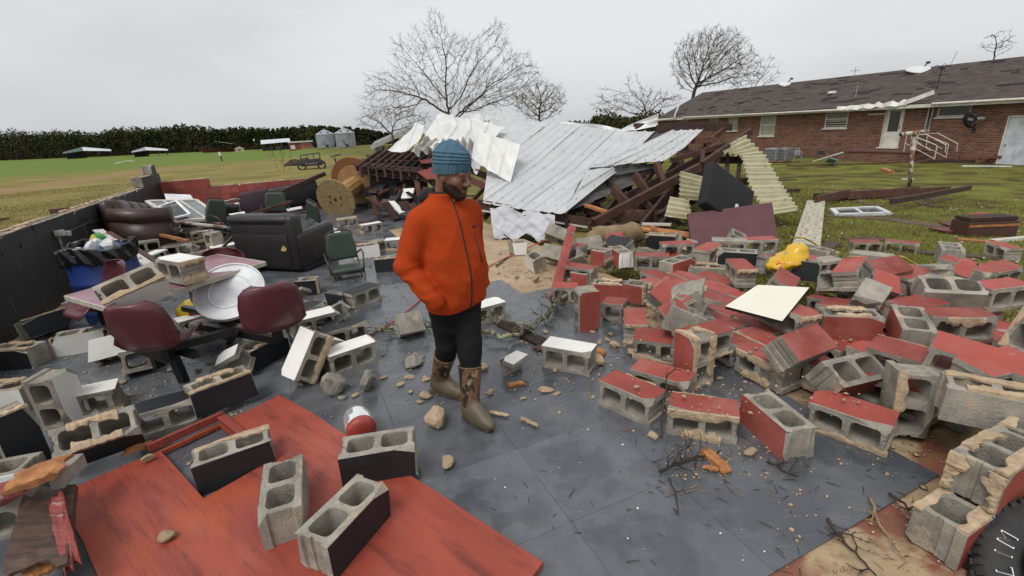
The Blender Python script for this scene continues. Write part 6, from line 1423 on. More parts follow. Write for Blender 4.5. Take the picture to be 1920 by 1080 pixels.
for k in range(44):
    x=rj.uniform(700,820); y=rj.uniform(345,402); Yd=np.interp(y,[345,402],[12.0,10.2])+rj.uniform(-.3,.3); an=rj.uniform(0,PI); L_=rj.uniform(10,38)
    m_=rj.choice((black_l,black_l,wood_d,wood_d,dark_wood,wood_r,dark_metal,white_p if rj.random()<.5 else dark_metal))
    timber((x-L_/2*math.cos(an),y-L_*.5*math.sin(an),Yd+.1),(x+L_/2*math.cos(an),y+L_*.5*math.sin(an),Yd-.1),rj.uniform(.03,.28),rj.uniform(.02,.06),m_,'broken_piece',jn,900+k,.05)
# --- cream corrugated plastic sheets at the gable
cs=thing('corrugated_sheet','large cream corrugated sheet torn open, hanging on the right gable','corrugated sheet',D(1420,320,9.2)); bpy.context.view_layer.update()
sheet('sheet_piece',[[D(1342,283,10.0),D(1397,253,10.3)],[D(1392,294,9.8),D(1434,292,9.9)]],corr,cs,nu=20,nv=24,ribs=5,rib=.035,dirn='u',wave=True,seed=41,jag=.3)
sheet('sheet_piece',[[D(1390,292,9.8),D(1434,290,9.9)],[D(1405,345,9.1),D(1465,345,9.2)],[D(1436,404,8.3),D(1498,394,8.5)]],corr,cs,nu=20,nv=60,ribs=13,rib=.035,dirn='u',wave=True,seed=42,jag=.3)
for pts,lab,r_,sd in (([[(1275,321,8.9),(1341,338,8.9)],[(1274,373,8.5),(1322,376,8.5)]],'cream corrugated scrap left of the black mattress',6,43),([[(1256,369,8.3),(1291,376,8.2)],[(1246,405,8.0),(1298,412,7.9)]],'small torn cream corrugated scrap above the beige tank',4,44)):
    o=sheet('corrugated_scrap',[[D(*q) for q in r] for r in pts],corr,None,nu=20,nv=40,ribs=r_,rib=.035,dirn='u',wave=True,seed=sd,jag=.6); setp(o,lab,'corrugated sheet')
# --- black mattress and mauve board
t=thing('black_mattress','black box mattress tilted up behind the mauve board','mattress',D(1362,372,8.0)); t.rotation_euler=(math.radians(58),math.radians(34),math.radians(12))
rbox('mattress_body',(0,0,0),(1.05,.85,.2),mat('black_cloth',(.012,.012,.014),.85,scale=6,bump=.3),t,.03)
o=link('care_label',mesh([(0,0,0),(.1,.02,0),(.08,.14,.0),(.02,.12,0)],[(0,1,2,3)],[white_paint]),t); o.location=(.1,-.2,.106)
def board4(name,pts,th,m,label,cat='board',edge=None):
    P=[np.array(p) for p in pts]; c=sum(P)/4; nrm=np.cross(P[1]-P[0],P[3]-P[0]); nrm/=np.linalg.norm(nrm)
    nrm=np.cross(P[2]-P[0],P[3]-P[1]); nrm/=np.linalg.norm(nrm)
    if np.dot(nrm,O3-c)<0: nrm=-nrm
    P=[p-nrm*np.dot(p-c,nrm) for p in P]
    me=mesh([p-c for p in P]+[p-c-nrm*th for p in P],[(0,1,2,3),(7,6,5,4),(0,4,5,1),(1,5,6,2),(2,6,7,3),(3,7,4,0)],[m]+([edge] if edge else []),[0]+[1 if edge else 0]*5)
    bm=bmesh.new(); bm.from_mesh(me); bmesh.ops.recalc_face_normals(bm,faces=bm.faces[:]); bm.to_mesh(me); bm.free()
    o=link(name,me); o.location=c
    if label: setp(o,label,cat)
    return o
board4('mauve_board',[D(1288,402,7.55),D(1449,378,7.9),D(1457,450,7.45),D(1299,467,7.1)],.03,mat('mauve_board',(.130,.048,.056),.5,col2=(.105,.038,.045),scale=4,rand=0,bump=.15),'mauve painted board propped over the rubble below the mattress',edge=dark_wood)
board4('white_board',[G(1360,578,.36),G(1467,598,.38),G(1517,543,.50),G(1421,530,.52)],.03,mat('cream_panel',(.74,.71,.60),.45,col2=(.68,.65,.54),scale=3,rand=0),'cream-white panel lying tilted on the red blocks',edge=mat('panel_edge',(.03,.028,.026),.7))
# --- beige tank, tarpaulin, boards under the eave
o=sdf_obj('beige_tank',lambda X,Y,Z: s_cap(X,Y,Z,(-.30,0,.08),(.30,.15,.10),.16,.17)+.02*np.sin(X*9+Y*5)*np.sin(Z*8+X*4)+.012*np.sin(X*21+Z*17),(-.9,-.45,-.1),(.9,.55,.75),.035,mat('stained_beige',(.30,.22,.12),.8,col2=(.15,.10,.05),scale=3,rand=0)); o.location=G(1170,470,.0)+np.array([0,.55,0]); setp(o,'stained beige tank lying under the broken rafters','tank')
tp=mat('grey_tarpaulin',(.50,.50,.52),.5,col2=(.40,.40,.42),scale=4,rand=0)
o=sheet('tarpaulin',[[D(918,392,8.9),D(975,395,8.9),D(1040,408,8.6)],[D(922,420,8.3),D(980,425,8.2),D(1040,430,8.2)],[D(926,448,7.8),D(985,447,7.8),D(1025,452,7.7)]],tp,None,nu=44,nv=30,ribs=1,rib=0.,crump=.055,seed=51,under=tp,jag=.6); setp(o,'crumpled pale grey tarpaulin hanging below the roof sheet','tarpaulin')
for k,(a,b,w_,h_,m_,lab) in enumerate((((1205,428,7.9),(1290,440,7.6),.3,.03,raw_o,'orange plywood strip under the broken rafters'),((1225,428,7.7),(1284,466,7.2),.06,.05,raw_o,'splintered orange batten pointing down at the rubble'),((1208,420,8.0),(1255,421,7.9),.06,.04,white_trim,'short white batten at the eave'),((1180,462,7.2),(1212,442,7.5),.12,.02,wood_r,'red-brown board leaning on the beige tank'),((1365,482,7.0),(1470,505,6.3),.04,.04,dark_metal,'black rod lying across the far rubble'),((1440,492,6.6),(1478,520,6.1),.03,.03,white_paint,'white plastic strip beside the yellow bag'),((1440,508,6.4),(1475,522,6.1),.03,.03,mat('red_rod',(.35,.03,.03),.4),'thin red rod beside the yellow bag'))):
    o=timber(a,b,w_,h_,m_,'loose_timber' if 'rod' not in lab else 'loose_rod',None,400+k,.06); setp(o,lab,'timber' if m_ not in (dark_metal,white_paint) and 'rod' not in lab else 'rod')
t=thing('red_post','red-painted post leaning out of the rubble','post',G(1036,562)); A_=G(1038,558,.02); B_=D(1072,427,np.linalg.norm(A_[1])+1.2); bpy.context.view_layer.update()
o=MB().beam(A_-np.array(t.location),B_-np.array(t.location),.085,.085,up=(0,1,0)).build('shaft',mat('red_post_paint',(.33,.065,.05),.55,col2=(.22,.04,.03),scale=6,extra=overlay((.5,.4,.35),14,.64,.72,.7)),t,bevel=.006)
q_=A_+(B_-A_)*.88; o=MB().box(q_-np.array(t.location),(.1,.1,.06)).build('bracket',metal_grey,t)
# --- yellow bag
def yb(X,Y,Z):
    q=np.random.RandomState(4); o=0
    for k in range(9): a=q.normal(size=3)*22; o=o+np.abs(np.sin(X*a[0]+Y*a[1]+Z*a[2]+q.uniform(0,6)))
    return sm(s_ell(X,Y,Z,(-.05,0,.08),(.24,.15,.09)),s_ell(X,Y,Z,(.10,.02,.13),(.13,.11,.09)),.05)-.03+.010*o*.75
yel=mat('yellow_plastic_bag',(.66,.42,.02),.3,col2=(.60,.34,.015),scale=4,rand=0,bump=.3,extra=chain(overlay((.50,.03,.03),5.5,.60,.63,1.),overlay((.03,.06,.28),7.5,.61,.64,1.),overlay((.62,.60,.55),9,.66,.69,1.)))
o=sdf_obj('plastic_bag',yb,(-.36,-.28,-.08),(.36,.28,.36),.018,yel); o.location=G(1482,500,.32); o.rotation_euler=(0,-.2,.3); setp(o,'bright yellow printed plastic bag with red and blue patches on the rubble','plastic bag')
# ================================================================ lawn side: planks, post, cables
plk=mat('weathered_plank',(.13,.075,.055),.8,col2=(.075,.042,.03),scale=6,stretch=(1,8,1),bump=.3,rand=.3)
plk_r=mat('reddish_plank',(.20,.07,.055),.8,col2=(.12,.045,.035),scale=6,bump=.3,rand=.2)
def plank(x0,y0,x1,y1,w_,h_,m_,label,lift=0.,name='plank',lift2=None,cat='plank',seed=1):
    A_=GT(x0,y0,lift+h_/2); B_=GT(x1,y1,(lift if lift2 is None else lift2)+h_/2); e=B_-A_; L_=np.linalg.norm(e); e/=L_; sd=np.cross(e,UP); sd/=np.linalg.norm(sd); u=np.cross(sd,e)
    o=MB().beam((-L_/2,0,0),(L_/2,0,0),w_,h_,jag=.05,rnd=random.Random(seed)).build(name,m_); M=Matrix((Vector(e),Vector(-sd),Vector(u))).transposed().to_4x4(); M.translation=Vector((A_+B_)/2); o.matrix_world=M
    return setp(o,label,cat)
PL=[(1528,372,1720,358,.06,.24,wood_d,'long dark beam on the lawn before the clothes post',.0),(1530,376,1590,362,.06,.2,wood_r,'short rafter propped on the long dark beam',.1),(1590,366,1780,356,.05,.2,wood_r,'reddish beam crossing the long dark beam',.05),
(1672,378,1818,352,.08,.12,wood_d,'thick rafter lying diagonally on the lawn',.2),(1650,372,1770,372,.4,.03,plk,'wide plank under the diagonal rafter',.0),(1662,354,1765,356,.25,.03,raw_o,'tan plank edge behind the diagonal rafter',.05),
(1602,378,1650,387,.15,.03,plk,'short brown plank left of the diagonal rafter',0),(1550,404,1670,412,.25,.03,plk,'long brown plank below the white window frame',0),(1668,412,1820,434,.28,.03,plk,'long brown plank running to the wooden crate',0),(1715,378,1758,388,.2,.03,plk,'small brown plank right of the diagonal rafter',0),
(1540,355,1585,357,.2,.03,plk_r,'pinkish board on the mid lawn',0),(1543,331,1612,331,.15,.03,plk_r,'thin red board on the far lawn, left',0),(1600,337,1690,338,.4,.03,plk_r,'wide red board on the far lawn, middle',0),(1735,333,1768,331,.25,.03,plk_r,'red board end on the far lawn, right',0),(1692,337,1712,337,.12,.08,white_paint,'white plastic tube on the far lawn',0),
(1462,335,1512,331,.1,.05,wood_r,'thin brown batten left on the far lawn',0),(1462,338,1492,337,.1,.05,wood_d,'dark batten left on the far lawn',0),(1470,357,1492,356,.3,.1,wood_d,'dark block of wood by the corrugated sheet',0),(1655,318,1672,324,.2,.15,raw_o,'splintered orange stump on the far lawn',0),
(1745,302,1925,303,.25,.16,wood_d,'long dark timber pile along the house, right end',0),(1800,296,1925,293,.2,.12,wood_r,'reddish timber on the pile along the house',.25),(1805,311,1895,312,.1,.04,white_paint,'white strip before the timber pile',0),(1526,302,1580,286,.07,.07,white_trim,'white board leaning on the stoop',0.,),(1475,311,1690,305,.1,.05,wood_r,'long thin board along the stoop',0),
(1690,470,1875,485,.14,.03,plk,'brown plank behind the small two-celled block',0),(1592,449,1655,447,.3,.02,plk,'brown board behind the lawn pair of blocks',0),(1760,432,1815,430,.3,.03,plk_r,'reddish shingle-like board left of the wooden crate',.03),(1770,418,1812,430,.15,.03,plk_r,'short red board left of the wooden crate',.05),(1800,449,1860,454,.12,.03,raw_o,'orange board edge below the wooden crate',0),(1862,452,1925,446,.1,.05,white_trim,'white board at the right edge of the lawn',0),(1540,470,1562,455,.2,.03,plk,'brown shingle beside the peeling plank',0),
(1780,500,1900,545,.12,.04,red_brd,'red-edged board at the right lawn edge',.05),(1655,318,1690,322,.1,.05,wood_d,'dark splinter on the far lawn',0)]
for k,r in enumerate(PL):
    x0,y0,x1,y1,w_,h_,m_,lab,li=r[:9]; l2=None
    if 'leaning on the stoop' in lab: l2=.55
    plank(x0,y0,x1,y1,w_,h_,m_,lab,li,lift2=l2,seed=k+5)
o=plank(1511,462,1530,378,.36,.04,mat('peeling_white_paint',(.58,.54,.42),.75,col2=(.07,.055,.04),scale=11,stretch=(6,1.4,1),rand=0,lo=.45,hi=.50),'peeling white plank leaning among the debris',.05,name='peeling_plank',lift2=.12)
board4('painted_sheet',[GT(1648,352,.02),GT(1700,350,.02),GT(1705,366,.02),GT(1655,368,.02)],.02,red_brd,'dull red panel flat on the lawn among the beams')
fr=thing('lawn_window','white aluminium window frame lying flat on the lawn','window frame',GT(1610,398)); L0=np.array(fr.location)
frame_quad('window_frame',[GT(1570,403,.04)-L0,GT(1666,400,.04)-L0,GT(1642,389,.04)-L0,GT(1560,393,.04)-L0],.10,.06,white_paint,True,fr,1,glass_dark)
t=thing('wooden_crate','dark brown wooden drawer box standing on the lawn','box',GT(1852,444)); t.rotation_euler=(0,0,-.05)
MB().box((0,.12,.13),(.78,.35,.26)).build('box_front',mat('drawer_wood',(.07,.03,.02),.6,scale=5,stretch=(1,1,6)),t,bevel=.006); MB().box((0,-.06,.2),(.78,.02,.035)).build('pale_edge',raw_o,t); MB().box((0,.12,.30),(.74,.30,.06)).build('top_board',wood_d,t)
block(1828,425,1856,420,'CP','r','red-topped block behind the wooden drawer box',z=-.3,mort='')
# clothes post
p=GT(1706,353); t=thing('clothes_post','rusty white T-shaped clothes-line post on the lawn','post',p); tp_=D(1713,252,p[1]); bpy.context.view_layer.update()
rw=mat('rusty_white_pipe',(.55,.52,.47),.6,col2=(.18,.07,.03),scale=7,rand=0,lo=.45,hi=.55,bump=.3)
MB().tube([(0,0,-.1),tp_-p],.06,10).build('upright',rw,t,smooth=True)
MB().tube([D(1689,252,p[1]-.3)-p,D(1740,246,p[1]+.1)-p],.065,10).build('crossbar',rw,t,smooth=True); MB().lathe([(.05,0),(.052,.004)],10,M=Matrix.Translation(D(1688,252,p[1]-.33)-p)@Matrix.Rotation(PI/2,4,'Y')).build('open_end',dark_metal,t)
board4('blue_insulation',[GT(1546,303,.1),GT(1562,307,.05),GT(1571,300,.35),GT(1555,297,.4)],.03,mat('blue_foam',(.22,.42,.5),.6,scale=6),'pale blue foam sheet at the foot of the stoop','insulation')
# cables
def cable(pts,r,m,label,cat='cable',name='cable'):
    P=[np.array(p,float) for p in pts]; Q=[]
    for i in range(len(P)-1):
        a,b,c,d=P[max(i-1,0)],P[i],P[i+1],P[min(i+2,len(P)-1)]
        for t_ in np.linspace(0,1,7)[:-1]: Q.append(.5*((2*b)+(-a+c)*t_+(2*a-5*b+4*c-d)*t_**2+(-a+3*b-3*c+d)*t_**3))
    Q.append(P[-1]); c0=sum(P)/len(P); o=MB().tube([q-c0 for q in Q],r,6).build(name,m,smooth=True); o.location=c0; return setp(o,label,cat)
ycord=mat('yellow_cord',(.55,.42,.06),.45); bcord=mat('black_cable',(.012,.012,.013),.4); rcord=mat('orange_cord',(.5,.09,.05),.45)
cable([GT(1486,446,.3),GT(1505,446,.35),GT(1528,457,.2),GT(1548,472,.1)],.012,ycord,'yellow cord arching beside the peeling plank')
cable([GT(1648,490,.1),GT(1668,482,.25),GT(1690,481,.3),GT(1712,493,.2),GT(1745,508,.1),GT(1800,532,.2),GT(1865,549,.25)],.012,ycord,'yellow cord looping over the lawn-edge rubble')
cable([GT(1590,487,.15),GT(1640,492,.2),GT(1690,499,.2),GT(1745,514,.15)],.03,bcord,'thick black cable among the lawn-edge blocks')
cable([GT(1600,484,.2),GT(1660,490,.25),GT(1730,505,.2)],.024,metal_grey,'grey hose beside the thick black cable')
cable([GT(1850,543,.2),GT(1875,537,.3),GT(1900,534,.25)],.02,bcord,'short black cable at the right edge')
cable([G(693,628,.015),G(730,607,.02),G(760,585,.02),G(788,562,.015)],.008,rcord,'orange cord trailing behind the man on the tiles')
cable([G(905,505,.015),G(960,478,.02),G(1010,456,.05),G(1045,440,.12),G(1062,432,.3)],.010,rcord,'red cord running from the tarpaulin to the sand')
cable([G(930,500,.015),G(965,470,.02),G(960,452,.2),G(945,440,.35)],.008,bcord,'thin black wire by the tarpaulin')
# spare wheel at the lower right corner
tp0=G(2052,1135,.0); t=thing('car_tyre','car tyre with white outlined lettering cut by the lower right corner','tyre',tp0)
t.rotation_euler=(math.radians(22),math.radians(-22),math.radians(10))
R_=.36
o=MB().add(*tyre_mesh(R_,.23,56)).build('tyre',rubber,t,smooth=True); 
trd=MB()
for k in range(56):
    an=2*PI*k/56
    for z_ in (-.06,.0,.06): trd.box((math.cos(an)*R_*1.005,math.sin(an)*R_*1.005,z_+.012*(k%2)),(.016,.022,.042),Rmat(rz=an))
    trd.box((math.cos(an)*R_*.965,math.sin(an)*R_*.965,.105),(.02,.022,.02),Rmat(rz=an,ry=.9)); 
trd.build('tread_blocks',rubber,t)
MB().lathe([(.01,.08),(R_*.5,.08),(R_*.58,.105),(R_*.60,.118),(R_*.58,.125),(R_*.5,.095),(.01,.09)],36).build('rim',mat('dark_rim',(.03,.03,.032),.4,metal=.6),t,smooth=True)
def arc_text(txt,r,size,a0,step,parent,m):
    for i,ch in enumerate(txt):
        me=text_mesh(ch,size,.0012); an=a0-step*i; o=link('lettering',me,parent,m)
        o.matrix_local=Matrix.Translation((r*math.cos(an),r*math.sin(an),.121))@Matrix.Rotation(an-PI/2,4,'Z')
        me2=text_mesh(ch,size*.86,.0016); o2=link('lettering_core',me2,parent,rubber); o2.matrix_local=Matrix.Translation((r*math.cos(an)*1.0,r*math.sin(an)*1.0,.1215))@Matrix.Rotation(an-PI/2,4,'Z')
arc_text('CLIM',R_*.77,.075,math.radians(150),math.radians(13),t,white_paint)
# ================================================================ loose clutter on the left
paper=mat('pale_paper',(.60,.60,.60),.6,col2=(.48,.48,.49),scale=6,rand=.08)
for x,y,w_,h_,z,m_,lab,an,cat in (
 (422,600,.26,.14,.01,paper,'grey-white card lying under the table frame',.4,'card'),(452,585,.2,.12,.01,paper,'torn white card beside the round lid',-.3,'card'),(112,598,.22,.16,.05,paper,'pale torn card at the foot of the black wall',.9,'card'),(134,572,.14,.10,.1,paper,'small white carton scrap left of the blue barrel',.2,'card'),
 (296,512,.30,.22,.76,mat('black_card',(.012,.012,.013),.5),'black square board propped on the table end',.3,'board'),(430,380,.35,.25,.62,white_paint,'white foam tray on the heap behind the window sashes',.2,'tray'),(553,395,.28,.2,.45,paper,'white printed carton between the green chairs',.5,'carton'),(622,440,.3,.2,.2,white_p,'white board scrap behind the near green chair',.3,'board'),
 (470,610,.16,.1,.02,paper,'crumpled paper by the front right seat',1.1,'paper'),(330,690,.12,.08,.01,paper,'thin clear plastic scrap on the tiles, lower left',.6,'plastic scrap'),(655,470,.3,.2,.04,white_p,'white board lying flat beyond the near green chair',.2,'board'),(188,770,.22,.12,.02,white_p,'white shard behind the mortar-rimmed block',.5,'shard')):
    p=G(x,y,z); o=MB().box((0,0,0),(w_,h_,.012)).build('flat_scrap',m_); o.location=p; o.rotation_euler=(rnd.uniform(-.25,.25)*(1 if z>.04 else .1),rnd.uniform(-.25,.25)*(1 if z>.04 else .1),an); o.location.z=z+.008+(.03 if z>.04 else 0); setp(o,lab,cat)
t=thing('drink_can','blue drink can lying by the blue barrel','can',G(222,642,.033)); t.rotation_euler=(PI/2,0,.6); MB().lathe([(.024,-.058),(.033,-.05),(.033,.048),(.026,.058)],16).build('can',mat('blue_can',(.02,.05,.22),.25,metal=.6,extra=overlay((.6,.6,.62),18,.55,.6,1.)),t,smooth=True)
def ybag(X,Y,Z): return s_ell(X,Y,Z,(0,0,.13),(.17,.13,.16))+.014*np.sin(X*30+Y*9)*np.sin(Z*26+X*8)
o=sdf_obj('snack_bag',ybag,(-.24,-.2,-.08),(.24,.2,.36),.016,mat('yellow_red_bag',(.55,.40,.02),.35,rand=0,scale=4,extra=overlay((.40,.03,.02),3.2,.5,.53,1.))); o.location=G(372,612,.02); setp(o,'yellow and red bag standing under the mauve table','bag')
for k,(x0,y0,x1,y1,w_,h_,m_,lab,li) in enumerate(((95,397,172,389,.10,.14,wood_r,'brown beam outside the black wall, far one',.25),(0,434,62,421,.10,.12,wood_r,'brown beam outside the black wall at the left edge',.2),(-5,412,14,410,.12,.06,wood_r,'short brown board in the field at the left edge',0),(46,424,122,406,.22,.03,white_paint,'white trim board outside the black wall, near one',.3),(115,403,188,384,.42,.03,galv,'pale sheet lying on the outer side of the black wall',.45))):
    plank(x0,y0,x1,y1,w_,h_,m_,lab,li,seed=70+k)
for k,(a,b,w_,h_,m_,lab) in enumerate((((290,412,8.2),(420,425,7.6),.05,.03,rust_w,'long white trim strip across the sofa blocks'),((300,440,7.6),(352,452,7.2),.05,.04,raw_o,'pale batten on the sofa blocks'),((360,400,9.2),(415,420,8.4),.10,.03,wood_r,'brown board beneath the window sashes'),((345,432,8.0),(400,424,8.2),.12,.02,wood_d,'dark board behind the row of white-topped blocks'),((676,417,10.2),(748,412,10.3),.06,.04,wood_r,'brown batten on the far tiles before the added dark boxes'),((412,470,6.6),(440,440,7.0),.03,.03,tube_m,'thin brown tube at the loveseat\'s left end'),((430,408,8.3),(492,400,8.6),.25,.02,wood_d,'dark panel leaning behind the loveseat'),((470,402,9.0),(545,378,9.6),.05,.05,wood_r,'brown batten before the purple sofa'),((500,372,11.2),(608,326,13.0),.08,.10,wood_d,'long dark beam leaning on the red wall'),((228,498,6.0),(300,470,6.6),.16,.02,white_p,'white panel lying between barrel and sofa'))):
    o=timber(a,b,w_,h_,m_,'loose_strip',None,800+k,.05); setp(o,lab,'timber')
for k,(ax,ay,bx,by,mode,cols,lab,kw) in enumerate((
 (330,520,372,512,'PC','w','white-faced block behind the mauve table, left',dict(z=.1)),(440,520,470,516,'CP','k','black-topped block at the loveseat\'s near left corner',dict(z=0)),(205,510,250,498,'CP','c','grey block behind the blue barrel',dict(z=.2)),(600,452,628,448,'PC','w','white-faced block right of the green chair pair',dict(z=0)),
 (420,402,450,398,'CP','w','white-topped block on the far heap by the armchair',dict(z=.35)),(262,470,300,462,'PC','w','white-faced block wedged under the sofa front',dict(z=.05)),(352,500,390,494,'CU','c','grey block between the table and the sofa',dict(z=.05)),(690,440,712,436,'CP','w','white-topped block before the added dark boxes',dict(z=0)),(585,640,622,655,'PC','k','black block flat among the centre-left debris',dict(z=0,tilt=80)))):
    block(ax,ay,bx,by,mode,cols,lab,**kw)

# broken block fragments packed between the whole blocks
rf_=random.Random(12)
for lab,boxes,n,cols in (('broken red-painted block fragment wedged in the right-hand rubble',[(1060,465,1450,530),(1540,530,1900,620),(1250,590,1330,640)],26,('r','r','c','r')),('broken block fragment among the furniture on the left',[(20,640,330,720),(380,600,640,720),(200,430,440,520),(560,560,700,650)],22,('w','k','c','w'))):
    for k in range(n):
        b=boxes[rf_.randrange(len(boxes))]; x,y=rf_.uniform(b[0],b[2]),rf_.uniform(b[1],b[3]); an=rf_.uniform(-.5,.5)
        zz=.2 if (x>1480 or (x>1250 and y>500 and 'red' in lab)) and rf_.random()<.75 else 0.
        block(x-12,y+8*an,x+12,y-8*an,rf_.choice(('CP','PC','EP','UC','CP')),rf_.choice(cols),lab,z=zz,tilt=rf_.uniform(-40,40),roll=rf_.uniform(-30,30),kind=rf_.choice(('stub','stub','broken')),mort='',group=lab.replace('fragment','fragments'),name='block_fragment')
# ================================================================ the man
PX,PY,PROT=-.375,2.82,math.radians(40)
def W2L(x,y):
    dx,dy=x-PX,y-PY; return dx*math.cos(PROT)+dy*math.sin(PROT), -dx*math.sin(PROT)+dy*math.cos(PROT)
HEADM=Matrix.Translation((.030,-.075,1.548))@Matrix.Rotation(math.radians(18),4,'Z')@Matrix.Rotation(math.radians(14),4,'X')@Matrix.Scale(1.0,4)
rsn=np.random.RandomState(5)
def wnoise(X,Y,Z,fx,fy,fz,n=7,seed=0):
    q=np.random.RandomState(seed); o=0
    for k in range(n):
        a=q.normal(size=3)*.35+1; s_=q.choice([-1,1],3); o=o+np.sin(X*fx*a[0]*s_[0]+Y*fy*a[1]*s_[1]+Z*fz*a[2]+q.uniform(0,6.28))
    return o/math.sqrt(n)
HI=HEADM.inverted()
def headc(X,Y,Z):
    m=HI; return (m[0][0]*X+m[0][1]*Y+m[0][2]*Z+m[0][3], m[1][0]*X+m[1][1]*Y+m[1][2]*Z+m[1][3], m[2][0]*X+m[2][1]*Y+m[2][2]*Z+m[2][3])
def head_sdf(x,y,z):
    d=s_ell(x,y,z,(0,.012,.03),(.077,.098,.097)); d=sm(d,s_ell(x,y,z,(0,-.034,-.042),(.064,.064,.084)),.03)
    d=sm(d,s_ell(x,y,z,(0,-.070,-.104),(.034,.028,.026)),.025)
    for s in (-1,1):
        d=sm(d,s_ell(x,y,z,(s*.042,-.058,-.018),(.028,.030,.026)),.02)
        d=sm(d,s_cap(x,y,z,(s*.060,.0,-.052),(s*.028,-.058,-.098),.013,.017),.03)     # jaw line
        d=smax(d,-s_ell(x,y,z,(s*.032,-.104,.008),(.019,.017,.011)),.012)           # eye sockets
        d=sm(d,s_ell(x,y,z,(s*.031,-.080,.007),(.0150,.0140,.0125)),.004)           # lids
        d=sm(d,s_ell(x,y,z,(s*.077,.012,-.008),(.010,.020,.032)),.008)              # ears
        d=sm(d,s_ell(x,y,z,(s*.0135,-.106,-.030),(.011,.012,.009)),.008)            # nostril wings
    d=sm(d,s_cap(x,y,z,(-.040,-.083,.030),(.040,-.083,.030),.013,.013),.014)         # brow
    d=sm(d,s_cap(x,y,z,(0,-.092,.018),(0,-.117,-.024),.009,.0145),.010)              # nose
    d=sm(d,s_ell(x,y,z,(0,-.094,-.057),(.026,.012,.008)),.006); d=sm(d,s_ell(x,y,z,(0,-.092,-.072),(.022,.012,.009)),.006)
    d=smax(d,-s_cap(x,y,z,(-.024,-.106,-.0645),(.024,-.106,-.0645),.0028,.0028),.004)
    return d
SHR,ELR,WRR=(-.178,.005,1.305),(-.285,.030,1.055),(-.215,-.125,.865)
SHL,ELL,WRL=(.178,.005,1.305),(.250,.090,1.06),(.170,-.070,.875)
FH=W2L(*G(876,783)[:2]); FT=W2L(*G(921,812)[:2]); BHh=W2L(*G(815,733)[:2]); BT_=W2L(*G(872,752)[:2])
LHIP,LKNE,LANK=(.085,-.01,.86),(.5*FH[0]+.035,-.135,.47),(FH[0]+(FT[0]-FH[0])*.2,FH[1]+(FT[1]-FH[1])*.2,.105)
RHIP,RKNE,RANK=(-.085,.01,.86),(-.045,.055,.46),(BHh[0]+(BT_[0]-BHh[0])*.2,BHh[1]+(BT_[1]-BHh[1])*.2,.110)
def body(X,Y,Z):
    d=head_sdf(*headc(X,Y,Z))*.96
    d=sm(d,s_cap(X,Y,Z,(0,.03,1.33),(.01,-.02,1.50),.064,.058),.03)
    d=sm(d,s_ell(X,Y,Z,(0,0,1.17),(.165,.105,.21)),.05); d=sm(d,s_ell(X,Y,Z,(0,-.02,.95),(.155,.115,.15)),.06)
    for sh,el,wr in ((SHR,ELR,WRR),(SHL,ELL,WRL)):
        d=sm(d,s_cap(X,Y,Z,(sh[0]*.75,sh[1],sh[2]-.01),el,.055,.038),.04); d=sm(d,s_cap(X,Y,Z,el,np.array(wr)*np.array([.72,.45,1.]),.038,.026),.015)
        w=np.array(wr)*np.array([.72,.45,1.]); sg=np.sign(wr[0]); e=np.array([-sg*.55,.25,-.8]); e/=np.linalg.norm(e); side=np.array([0.25*sg,-.2,-.1])
        pal=w+e*.055; d=sm(d,s_cap(X,Y,Z,w+e*.015,pal,.026,.030),.012)                # palm in the pocket
        u=np.cross(e,(sg,0,0)); u/=np.linalg.norm(u)
        for k,L_ in enumerate((.062,.072,.068,.052)):
            b=pal+u*(k-1.5)*.019; m_=b+e*L_*.5+np.array([-sg*.008,0,0]); t=m_+e*L_*.45+np.array([-sg*.018,0,-.004])
            d=sm(d,s_cap(X,Y,Z,b,m_,.0095,.009),.006); d=sm(d,s_cap(X,Y,Z,m_,t,.009,.0075),.004)
        d=sm(d,s_cap(X,Y,Z,w+e*.02-u*.02,w+e*.06-u*.05,.011,.010),.008); d=sm(d,s_cap(X,Y,Z,w+e*.06-u*.05,w+e*.09-u*.052,.010,.008),.004)
    for h_,k_,a_,hl,to in ((LHIP,LKNE,LANK,FH,FT),(RHIP,RKNE,RANK,BHh,BT_)):
        d=sm(d,s_cap(X,Y,Z,h_,k_,.080,.052),.05); d=sm(d,s_cap(X,Y,Z,k_,a_,.050,.034),.02); d=sm(d,s_cap(X,Y,Z,(hl[0],hl[1],.05),(to[0]*.9+hl[0]*.1,to[1]*.9+hl[1]*.1,.045),.03,.026),.03)
    return d
def hair_extra(N,K,vec,rv,cout,p):
    a=N.new('ShaderNodeAttribute'); a.attribute_name='hair'; n=N.new('ShaderNodeTexNoise'); n.inputs['Scale'].default_value=220; K(vec,n.inputs['Vector'])
    m=N.new('ShaderNodeMath'); m.operation='MULTIPLY_ADD'; m.inputs[1].default_value=.35; K(n.outputs['Fac'],m.inputs[0]); K(a.outputs['Fac'],m.inputs[2])
    r=N.new('ShaderNodeMapRange'); r.inputs['From Min'].default_value=.45; r.inputs['From Max'].default_value=.95; r.inputs['To Max'].default_value=.93; K(m.outputs[0],r.inputs['Value'])
    x=N.new('ShaderNodeMix'); x.data_type='RGBA'; K(r.outputs[0],x.inputs['Factor']); K(cout,x.inputs['A']); x.inputs['B'].default_value=(.007,.005,.0045,1); return x.outputs['Result']
skin=mat('dark_skin',(.20,.098,.062),.45,col2=(.15,.072,.045),scale=12,bump=.12,bscale=90,rand=0,spec=.45,extra=hair_extra)
man=sdf_obj('person',body,(-.36,-.50,-.005),(.36,.42,1.72),.0072,skin)
man.location=(PX,PY,.004); man.rotation_euler=(0,0,PROT)
setp(man,'man in orange fleece, blue knit hat and camouflage boots walking across the wrecked floor','person')
